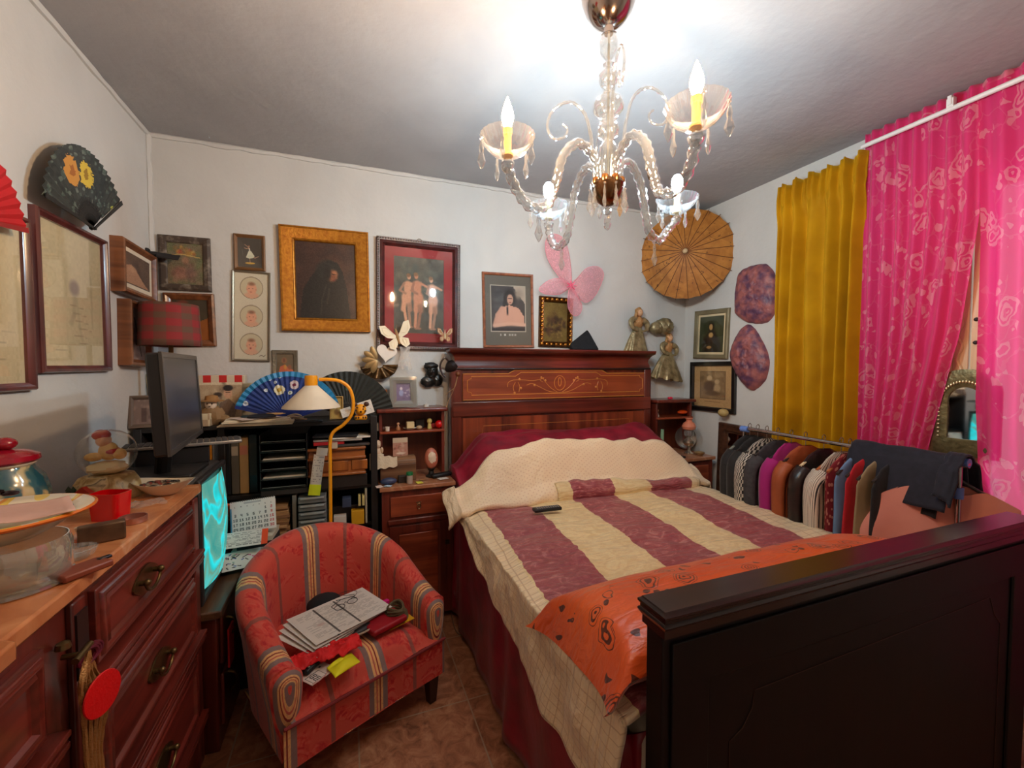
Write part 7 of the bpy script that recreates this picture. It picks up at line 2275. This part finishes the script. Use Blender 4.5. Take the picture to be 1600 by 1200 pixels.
# hanging note with highlighter-yellow card
p = pY(496, 735, 2.385); s_ = mpp(p); T = Matrix.Translation(p) @ Matrix.Rotation(PI / 2, 4, 'X') @ Matrix.Rotation(-.14, 4, 'Z')
r = thing('hanging_labels', 'strip of hanging printed tags ending in a fluorescent yellow card by the lamp pole', 'tags', T=T)
canvas_obj('printed_tag', printed(16, 30, 5, (200, 190, 176), (120, 110, 110), 10), T, 16 * s_, 50 * s_, r, .6, 0, thick=.001)
m = M(T); m.cbox((0, -31 * s_, .001), 17 * s_, 17 * s_, .001); obj('yellow_card', m, PL((196, 206, 20), .6), r, smooth=0)
m = M(T); m.cbox((3 * s_, 30 * s_, .002), 16 * s_, 12 * s_, .001); obj('top_tag', m, PL((190, 180, 166), .6), r, smooth=0)

# ------------------------------------------------------------------ paper heap beside the armchair, with the desk calendar
hx_, hy_ = -.42, 2.30
r0 = random.Random(11)
boxy('storage_crate', 'dark storage crate carrying the heap of papers between television and armchair', 'crate', (hx_, hy_ + .01, 0), .16, .24, .36, PL((26, 22, 20), .6), 0, .006)
zz = .361
NM = (('grey-beige folder', (180, 168, 150)), ('brown cardboard folder', (120, 100, 84)), ('pale catalogue', (200, 190, 176)), ('maroon folder', (90, 60, 50)), ('yellow magazine', (196, 150, 30)), ('white paper block', (206, 196, 180)), ('cream catalogue', (206, 190, 150)), ('blue folder', (60, 74, 110)), ('dark grey magazine', (60, 58, 60)), ('white magazine', (210, 204, 196)), ('orange folder', (190, 96, 40)), ('beige folder', (170, 156, 140)), ('black folder', (30, 28, 30)), ('stack of cream papers', (196, 186, 166)))
for k, (nmn, cc) in enumerate(NM):
    h_ = r0.uniform(.017, .025)
    boxy('magazine', nmn + ' in the heap beside the armchair', 'magazine', (hx_ + r0.uniform(-.008, .012), hy_ - .045 + .0075 * k, zz), .17, .15, h_, PL(cc, .6), r0.uniform(-.14, .14), .001); zz += h_ + .0008
HT = zz
c_ = C(50, 34, (216, 208, 200)); 
for col, n_ in (((200, 30, 110), 5), ((40, 70, 150), 6), ((30, 120, 90), 5), ((60, 50, 50), 14)):
    for _ in range(n_): x, y = r0.uniform(.1, .9), r0.uniform(.12, .88); c_.line(x, y, x + r0.uniform(-.08, .08), y + r0.uniform(-.1, .1), .03, col)
p = pY(378, 874, 2.20)
card('illustrated_leaflet', 'white leaflet with colourful doodles leaning on the front of the paper heap', 'leaflet', lie(p, .22, .55), .15, .095, c_)
c_ = printed(60, 26, 8, (214, 204, 196), (90, 84, 84), 9); c_.rect(.86, 0, 1, 1, (226, 70, 20))
p = pY(381, 842, 2.225)
card('printed_leaflet', 'long printed leaflet with an orange end, under the desk calendar', 'leaflet', lie(p, .06, .75), .19, .075, c_)
# calendar
cw, chh = 150, 118
c_ = C(cw, chh, (222, 214, 208)); c_.rect(0, .2, .035, 1, (70, 140, 176)); c_.rect(.3, .05, .68, .10, (150, 146, 150), .7)
for i in range(20): c_.rect(.03 + i * .048, 0, .045 + i * .048, .025, (120, 116, 116))
cols = 'LMXJVSD'
for j, ch_ in enumerate(cols): c_.text(ch_, 14 + j * 20, 18, 1, (60, 56, 60))
d_ = 1
for rw in range(5):
    for cl_ in range(7):
        if rw == 0 and cl_ < 5: continue
        tx = str(d_); d_ += 1
        col = (190, 40, 50) if cl_ == 6 else (50, 48, 54)
        c_.text(tx, 9 + cl_ * 20 + (4 if len(tx) == 1 else 0), 30 + rw * 17, 2 if len(tx) == 1 else 2, col)
c_.text('30', 8 + 0 * 16.5, 28 + 4 * 15, 2, (50, 48, 54)) if False else None
p = pY(396, 805, 2.32); s_ = mpp(p)
T = Matrix.Translation(p) @ Matrix.Rotation(.06, 4, 'Z') @ Matrix.Rotation(PI / 2 - .25, 4, 'X') @ Matrix.Rotation(-.05 + .1, 4, 'Z')
r = thing('desk_calendar', 'white desk calendar page of day numbers with red Sundays standing on the paper heap', 'calendar', T=T)
canvas_obj('page', c_, T, 62 * s_, 49 * s_, r, .7, 0, thick=.002)
m = M(T); m.cbox((0, -.002, -.035), 60 * s_, 48 * s_, .002, Matrix.Rotation(-.5, 3, 'X')); obj('back_leg', m, PL((200, 170, 160), .7), r, smooth=0)
m = M(T)
for k in range(24): m.tube([((-.47 + .94 * k / 23) * 62 * s_, 25 * s_ + .004 * math.sin(a), -.002 + .005 * math.cos(a)) for a in np.linspace(0, 2 * PI, 8, endpoint=False)], .0006, 4, True)
obj('spiral_binding', m, PL((150, 146, 140), .3, .8), r)
p = pY(352, 795, 2.36)
m = M(); m.cbox(p, .05, .03, .045, Matrix.Rotation(.5, 3, 'Y')); o = solo('orange_card_pack', m, PL((226, 80, 16), .6), 'orange-topped pack of cards left of the desk calendar', 'pack', bev=.002)

# ------------------------------------------------------------------ on the left bedside cabinet
HZ = 1.211
c_ = C(18, 34, (176, 96, 34)).ell(.5, .3, .24, .14, (60, 34, 28), .4).ell(.5, .3, .15, .09, (186, 130, 84), .4).ell(.5, .75, .34, .24, (120, 50, 34), .4)
standing_photo('narrow orange religious icon card on the bedside hutch', 590, 605, 611, 640, 2.66, c_, PL((150, 90, 34), .5), .004, z=HZ, name='icon_card', cat='icon', depth=.004)
c_ = C(30, 40, (110, 96, 130)).ell(.35, .3, .12, .12, (200, 190, 200), .4).ell(.35, .55, .2, .22, (140, 150, 190), .4).blotch([(190, 186, 200), (90, 80, 110)], 18, .12, 3, (.5, 0, 1, 1))
standing_photo('photo in a thick clear glass frame on the bedside hutch', 609, 651, 590, 638, 2.67, c_, glass_thin('thick_glass', (.86, .9, .86, 1), .1, .25, (.72, .74, .68, 1), 2.0, 1.5), .040, z=HZ, depth=.02)
p = pY(666, 636, 2.66); p.z = HZ
m = M(); m.lathe([(.016, 0), (.017, .016), (.003, .018), (.003, .026), (0, .028)], p, 20); solo('candle', m, PL((210, 206, 196), .4), 'short white tea candle on the right end of the bedside hutch', 'candle')
SZ = 1.076
def hs(px, Y=2.66): q = pY(px, 660, Y); q.z = SZ; return q
p = hs(592); boxy('medicine_bottle', 'small white box at the left end of the hutch shelf', 'box', p, .032, .025, .05, PL((214, 208, 200), .5))
p = hs(599, 2.64); m = M(); m.ball(p + Vector((0, 0, .014)), .015); solo('wooden_ball', m, PL((70, 40, 26), .4), 'small dark brown ball on the hutch shelf', 'ball')
p = hs(605, 2.64); m = M(); m.lathe([(.013, 0), (.015, .024), (.012, .024), (.011, .004), (0, .004)], p, 20); solo('tiny_mug', m, PL((216, 206, 190), .3), 'tiny white mug on the hutch shelf', 'mug')
p = hs(622); r = thing('figurine', 'tiny tan porcelain figurine in the middle of the hutch shelf', 'figurine', p)
obj('body', M().lathe([(.013, 0), (.014, .008), (.008, .022), (.005, .03)], p, 14), PL((170, 116, 76), .3), r); obj('head', M().ball(p + Vector((0, 0, .036)), .009), PL((206, 150, 110), .3), r)
p = hs(641, 2.65); r = thing('soap_dish', 'square cream candle on a small white dish on the hutch shelf', 'candle', p)
m = M(); m.lathe([(.022, 0), (.04, .008), (.042, .010), (.022, .004), (0, .004)], p, 24); obj('dish', m, PL((214, 208, 196), .2), r); m = M(); m.cbox(p + Vector((0, 0, .028)), .046, .03, .04); obj('candle_block', m, PL((206, 186, 140), .5), r, bev=.004)
p = hs(656, 2.70); boxy('black_box', 'small black box standing at the back of the hutch shelf', 'box', p, .055, .02, .055, BLK)
p = hs(655, 2.63); m = M(); m.ball(p + Vector((0, 0, .012)), .018, .014, .013, disp=.1); solo('sea_shell', m, PL((176, 150, 116), .3), 'small beige sea shell on the hutch shelf', 'shell')
p = hs(671, 2.66); m = M(); m.ball(p + Vector((0, 0, .045)), .016, .014, .018); m.lathe([(.014, 0), (.01, .03), (.008, .032)], p, 14); solo('egg_ornament', m, PL((206, 186, 110), .4), 'pale yellow egg ornament on a foot on the hutch shelf', 'ornament')
p = hs(686, 2.64); m = M(); m.ball(p + Vector((0, 0, .026)), .025); solo('red_ball', m, PL((200, 10, 14), .25, coat=.5), 'glossy red ball at the right end of the hutch shelf', 'ball')
p = hs(677, 2.69); boxy('red_packet', 'dull red packet on the hutch shelf behind the red ball', 'packet', p, .05, .03, .025, PL((150, 20, 24), .5))
NZ = .801
def ns(px, Y, z=NZ): q = pY(px, 740, Y); q.z = z; return q
p = ns(621, 2.56)
r = thing('carved_chest', 'brown carved wooden casket on the left bedside cabinet', 'casket', p)
CWD = wood((86, 54, 34), (130, 92, 62), 'x', .5, .1)
m = M(); m.box(p.x - .10, p.x + .10, 2.50, 2.62, NZ, NZ + .10); obj('box', m, CWD, r, bev=.004)
m = M(); m.prism([(-.06, 0), (.06, 0), (.055, .02), (.03, .035), (-.03, .035), (-.055, .02)], .20, -.10, Matrix.Translation((p.x, 2.56, NZ + .10)) @ Matrix(((0, 0, 1), (1, 0, 0), (0, 1, 0))).to_4x4()); obj('lid', m, wood((110, 76, 52), (150, 112, 80), 'x', .5, .1), r, bev=.003)
CT = NZ + .137
# cherub in white cloth
p = ns(590, 2.535, CT)
r = thing('cherub', 'pale cherub figurine seated in white lace on the carved casket', 'figurine', p)
IV = PL((206, 180, 150), .4, bump=.3, bsc=60)
m = M(); m.ball(p + Vector((0, 0, .03)), .026, .022, .032); m.ball(p + Vector((0, -.004, .075)), .019, .018, .02); m.ball(p + Vector((-.024, -.01, .045)), .009, .009, .018); m.ball(p + Vector((.024, -.01, .045)), .009, .009, .018); m.ball(p + Vector((0, .004, .083)), .021, .02, .018, disp=.2); obj('body', m, IV, r)
m = M(); m.grid(20, 14, lambda u, v: (p.x - .045 + u * .15, p.y - .03 - .018 * v + .0, CT + .03 - v * (.09 - .04 * u) + .004 * math.sin(u * 20) - .028 * u + .002)); m.ball(p + Vector((0, 0, .014)), .036, .03, .018, disp=.25, fr=6); obj('lace_cloth', m, PL((200, 186, 160), .8, bump=.8, bsc=80), r, smooth=180)
c_ = C(26, 34, (176, 130, 110)).blotch([(206, 180, 160), (120, 74, 60), (170, 90, 80)], 22, .14, 6).rect(0, 0, 1, .25, (196, 176, 150)).ell(.5, .86, .36, .08, (216, 196, 176), .4)
p = ns(626, 2.57, CT)
card('greeting_card', 'small pinkish greeting card propped on the carved casket', 'card', stand(p + Vector((0, 0, .050)), .0, .1), .085, .105, c_)
p = ns(674, 2.55)
r = thing('cameo_shell', 'carved cameo shell on a dark pedestal on the left bedside cabinet', 'ornament', p)
obj('pedestal', M().lathe([(.032, 0), (.034, .008), (.018, .016), (.014, .035), (.022, .045), (.024, .052)], p, 24), PL((34, 34, 32), .35), r)
m = M(); A = Matrix.Rotation(-.15, 3, 'X'); m.ball(p + Vector((0, 0, .11)), .040, .022, .062, 24, 14, A); obj('shell', m, PL((176, 100, 76), .35), r)
m = M(); m.ball(p + Vector((.002, -.012, .108)), .026, .014, .042, 20, 12, disp=.18, fr=7); obj('cameo', m, PL((220, 200, 176), .4, bump=.8, bsc=90), r)
p = ns(640, 2.44)
r = thing('pill_bottle', 'small clear bottle with a green cap on the left bedside cabinet', 'bottle', p)
obj('bottle', M().lathe([(.0, 0), (.016, 0), (.017, .004), (.017, .046), (.013, .05)], p, 20), PL((176, 160, 150), .25), r); obj('cap', M().lathe([(.019, .048), (.019, .062), (.017, .064), (0, .064)], p, 20), PL((20, 110, 60), .4), r)
p = ns(607, 2.45)
m = M(); m.ball(p + Vector((0, 0, .02)), .045, .022, .020, 20, 12); solo('glasses_case', m, PL((50, 60, 92), .4), 'dark blue glasses case on the left bedside cabinet', 'case')
for px, Y, cc, w_, tx, nm in ((592, 2.42, (214, 190, 176), .05, 'crumpled pinkish tissue at the front left of the bedside top', 'tissue'), (606, 2.415, (176, 200, 216), .04, 'light blue paper slip on the bedside top', 'paper_slip'), (655, 2.43, (206, 200, 70), .05, 'yellow-green paper slip beside the green capped bottle', 'paper_slip'), (692, 2.47, (210, 206, 196), .06, 'white paper slip at the right end of the bedside top', 'paper_slip'), (660, 2.49, (170, 120, 80), .04, 'small brown packet on the bedside top', 'packet')):
    p = ns(px, Y); m = M(lie(p, px * .3)); m.grid(8, 8, lambda u, v: ((u - .5) * w_, (v - .5) * w_ * .7, .003 + .006 * abs(nz(u * 4, v * 4, px)))); solo(nm, m, PL(cc, .7), tx, nm.replace('_', ' '), smooth=180, solid=.001)
p = ns(692, 2.52); m = M(); m.cbox(p + Vector((-.01, 0, .014)), .13, .04, .022, Matrix.Rotation(-.2, 3, 'Y') if False else Matrix.Rotation(.35, 3, 'Z')); solo('spectacle_case', m, BLK, 'long black spectacle case on the right of the left bedside cabinet', 'case', bev=.008)
p = ns(629, 2.475); boxy('dark_tin', 'small dark tin behind the green capped bottle', 'tin', p, .05, .03, .04, PL((44, 36, 32), .4))

# ------------------------------------------------------------------ on the right bedside cabinet
def rs(px, Y, z=NZ): q = pY(px, 700, Y); q.z = z; return q
p = rs(1034, 2.52)
r = thing('candlestick', 'dark glass candlestick holding a pale green candle on the right bedside cabinet', 'candlestick', p)
obj('foot', M().lathe([(.055, 0), (.056, .006), (.03, .014), (.012, .03), (.010, .05), (.018, .06), (.034, .066), (.038, .08), (.030, .088), (.012, .086), (.010, .09)], p, 28, flute=.03, fn=8), PL((64, 84, 70), .2, coat=.5), r, smooth=50)
obj('candle', M().cyl(p + Vector((0, 0, .085)), p + Vector((.004, 0, .20)), .013, .011), PL((130, 168, 132), .4), r)
boxy('black_tray', 'flat black tray on the right bedside cabinet', 'tray', rs(1048, 2.46), .20, .10, .012, BLK, .1)
p = rs(1070, 2.69); T = Matrix.Translation(p + Vector((0, 0, .092))) @ Matrix.Rotation(-.25, 4, 'Z') @ Matrix.Rotation(PI / 2 - .2, 4, 'X')
r = thing('silver_plate', 'round silver plate leaning behind the pink oil lamp', 'plate', T=T)
obj('plate', M(T).lathe([(0, .002), (.055, .003), (.066, .010), (.088, .016), (.09, .013), (.07, .004), (0, -.002)], (0, 0, 0), 40), PL((170, 164, 156), .22, .85), r)
p = rs(1076, 2.54)
r = thing('oil_lamp', 'small silver oil lamp with a salmon pink glass globe on the right bedside cabinet', 'oil lamp', p)
SV = PL((190, 180, 164), .2, .85)
obj('base', M().lathe([(.035, 0), (.036, .006), (.022, .014), (.009, .03), (.009, .05), (.03, .066), (.042, .085), (.040, .10), (.026, .112), (.016, .125), (.022, .135)], p, 28), SV, r)
obj('chimney', M().lathe([(.020, .13), (.034, .14), (.036, .165), (.024, .19)], p, 24), CLEAR, r)
obj('globe', M().lathe([(.026, .178), (.046, .188), (.052, .208), (.040, .232), (.022, .245), (.02, .256), (.03, .268), (.028, .268), (.018, .255)], p, 28), PL((216, 130, 100), .3, coat=.4), r)
p = pY(1070, 647, 2.62)
m = M(); m.ball((p.x, 2.645, 1.105), .045, .028, .016, 18, 10); solo('orange_case', m, PL((206, 70, 14), .25, coat=.4), 'glossy orange case resting on the right hutch shelf above the oil lamp', 'case')
p = rs(1093, 2.47); m = M(); m.lathe([(.022, 0), (.036, .014), (.038, .022), (.034, .022), (.02, .005), (0, .005)], p, 24); solo('small_dish', m, PL((150, 124, 84), .35, .4), 'small brass dish at the right end of the right bedside cabinet', 'dish')
p = rs(1026, 2.68, SZ); r = thing('figurine', 'tiny tan and white figurine on the right hutch shelf', 'figurine', p)
obj('body', M().lathe([(.018, 0), (.018, .008), (.010, .02), (.006, .036)], p, 14), PL((190, 180, 166), .3), r); obj('head', M().ball(p + Vector((0, 0, .046)), .012), PL((206, 160, 120), .3), r)
p = rs(1046, 2.64, HZ); m = M(); m.cbox(p + Vector((0, 0, .008)), .035, .02, .016); solo('pink_eraser', m, PL((226, 30, 70), .5), 'small bright pink block on top of the right hutch', 'block', bev=.004)

# ------------------------------------------------------------------ on the armchair
SZ2 = .365
def seat(px, py, z=SZ2): return at(px, py, z)
p = seat(508, 945, .40)
m = M(); m.ball(p + Vector((0, 0, .0)), .075, .07, .045, 24, 14, disp=.06, fr=3); m.grid(16, 6, lambda u, v: (p.x + (.06 + .05 * v) * math.cos(PI * (1.0 + u)), p.y + (.06 + .05 * v) * math.sin(PI * (1.0 + u)), p.z - .03 - .006 * v))
solo('cap', m, PL((20, 22, 26), .9), 'dark cap lying at the back of the armchair seat', 'cap', smooth=180)
p = seat(600, 975, .375); 
m = M(lie(p, .5)); m.cbox((0, 0, .012), .16, .11, .024); solo('red_wallet', m, PL((150, 14, 28), .5), 'dark red pouch under the papers on the armchair', 'pouch', bev=.008, seg=3)
p = seat(618, 960, .385)
m = M()
for k in range(7): m.tube([p + Vector((.05 * math.cos(a) * (1 - .06 * k), .04 * math.sin(a) * (1 + .05 * (k % 3)), -.012 + .008 * k + .006 * math.sin(a * 2 + k))) for a in np.linspace(0, 2 * PI, 26, endpoint=False)], .0055, 7, True)
solo('rope', m, PL((92, 78, 52), .8, bump=.5, bsc=200), 'coiled olive cord at the right side of the armchair seat', 'cord')
p = seat(622, 970, .366); card('yellow_folder', 'yellow plastic sleeve peeking out under the olive cord', 'folder', lie(p, .45), .12, .07, C(8, 8, (216, 160, 10)))
p = seat(603, 943, .40); boxy('pink_label', 'magenta label tab beside the papers on the armchair', 'label', p, .025, .02, .016, PL((210, 20, 120), .5), .5)
# paper stack
a_, b_, c2_, d_ = (452, 978), (565, 915), (615, 945), (488, 1005)
zc_ = .435
P4 = [at(x, y, zc_) for x, y in (a_, b_, c2_, d_)]
ctr = sum(P4, Vector()) / 4; ex = ((P4[1] - P4[0]) + (P4[2] - P4[3])) / 2
Wp = ex.length; hp = ((P4[0] - P4[3]).length + (P4[1] - P4[2]).length) / 2
ang = math.atan2(ex.y, ex.x)
for k, (dr_, dz, tx) in enumerate(((.22, -.028, 'printed sheet at the bottom of the paper stack on the armchair'), (.12, -.018, 'printed sheet in the middle of the paper stack on the armchair'), (.05, -.009, 'printed sheet just under the top sheet on the armchair'), (0, 0, 'large printed form sheet on top of the armchair heap'))):
    c_ = printed(84, 60, 20 + k, (216, 208, 198), (140, 134, 128), 24, bars=())
    c_.rect(.0, .0, 1, 1, (216, 208, 198), .2)
    for xb in (.28, .55): c_.poly([(xb, .05), (xb + .025, .05), (xb + .025, .97), (xb, .97)], (84, 78, 74))
    c_.ell(.22, .55, .06, .05, (196, 170, 160), .5)
    T = lie(ctr + Vector((-.012 * k * 0 - .012 * (3 - k), -.006 * (3 - k), dz)), ang + dr_, .10, .05)
    card('printed_sheet', tx, 'paper', T, Wp, hp, c_, .001)
p = ctr
def pt(u, v, dz=.008): return P4[0] + (P4[1] - P4[0]) * u + (P4[3] - P4[0]) * v + Vector((0, 0, dz))
WIRE = PL((34, 30, 30), .4)
e0 = at(541, 945, zc_ + .02)
r = thing('eyeglasses', 'thin dark framed eyeglasses with a cord lying on the printed sheets', 'eyeglasses', e0, ang)
T = wm(r)
for s in (-1, 1):
    m = M(T @ Matrix.Translation((s * .030, 0, .004)) @ Matrix.Rotation(.2, 4, 'X')); m.tube([(.022 * math.cos(a), .015 * math.sin(a), 0) for a in np.linspace(0, 2 * PI, 20, endpoint=False)], .0014, 6, True); obj('rim', m, WIRE, r)
m = M(T); m.tube([(-.008, .004, .006), (0, .009, .009), (.008, .004, .006)], .0014, 6); obj('bridge', m, WIRE, r)
for s in (-1, 1):
    m = M(T); m.tube([(s * .053, .004, .005), (s * .050, .03, .004), (-s * .01, .055 + .004 * s, .003)], .0014, 6); obj('temple', m, WIRE, r)
m = M(T); m.tube(bez([(.05, .02, .006), (.07, .03, .008), (.085, .055, .006), (.06, .09, .004), (.03, .095, .004), (.035, .06, .006), (.06, .03, .008), (.03, .012, .009)], 56), .0011, 5); obj('cord', m, WIRE, r)
# red scarf
p = seat(510, 1024, .385)
def scarf(u, v):
    x = (u - .5) * .24; y = (v - .5) * .085
    return tuple(p + Matrix.Rotation(ang * .2 + .12, 3, 'Z') @ Vector((x + .008 * nz(u * 6, v * 4, 3), y + .016 * nz(u * 5, v * 2, 4), .022 * math.sin(PI * v) + .014 * nz(u * 9, v * 4, 1) + .010 * abs(nz(u * 18, v * 8, 2)) + .008)))
m = M(); m.grid(70, 26, scarf); solo('red_scarf', m, PL((200, 8, 14), .7, c2=(224, 16, 20), sc=20), 'crumpled bright red scarf on the armchair below the papers', 'scarf', smooth=180, solid=.002)
# dark purse with pale rim
p = seat(568, 988, .372)
r = thing('purse', 'small dark zipped purse with a pale curved rim beside the papers on the armchair', 'purse', p, ang)
T = wm(r); m = M(T); m.ball((0, 0, .014), .055, .022, .016, 20, 10); obj('body', m, PL((36, 28, 28), .5), r)
m = M(T); m.tube([(.05 * math.cos(a), -.018 + .016 * math.sin(a), .022) for a in np.linspace(PI * 1.1, PI * 1.9, 14)], .004, 6); obj('rim', m, PL((170, 150, 130), .35), r)
# notebook / keypad, card, yellow cloth
p = seat(488, 1040, .37); remote(p, ang + .35, 'black calculator-like remote control on the armchair under the red scarf', .10, .045, keys=(190, 180, 160))
c_ = C(60, 44, (214, 196, 186)); c_.rect(.08, .30, .62, .92, (60, 50, 50)).rect(.1, .33, .6, .89, (218, 206, 196)); c_.text('00', 12, 17, 2, (44, 40, 44)); c_.text('NN', 12, 29, 2, (44, 40, 44)); c_.rect(.7, .12, .78, .22, (44, 40, 44)).path([(.02, .95), (.5, .98), (.98, .6)], .02, (190, 90, 80))
p = seat(497, 1052, .368)
card('printed_card', 'pinkish card with a boxed two-line print on the front of the armchair seat', 'card', lie(p, ang + .1, -.05), .10, .075, c_)
p = seat(535, 1041, .375)
def yc(u, v):
    fold_ = .022 * math.sin(PI * u) * (1 - v * .3)
    return tuple(p + Matrix.Rotation(ang, 3, 'Z') @ Vector(((u - .5) * .10 + .01 * v, (v - .5) * .07, .003 + fold_ * abs(math.sin(v * PI * 1.2)))))
m = M(); m.grid(20, 16, yc); solo('yellow_cloth', m, PL((222, 214, 6), .7), 'folded fluorescent yellow cloth on the front of the armchair seat', 'cloth', smooth=180, solid=.002)
# cable on the floor by the bed
m = M(); m.tube(bez([at(705, 960, .006), at(712, 985, .006), at(722, 992, .006), at(735, 988, .006), at(728, 1000, .006), at(745, 1012, .006), at(765, 1030, .006)], 48), .003, 6)
solo('floor_cable', m, PL((120, 100, 84), .6), 'thin pale cable curling on the floor tiles beside the bed', 'cable')
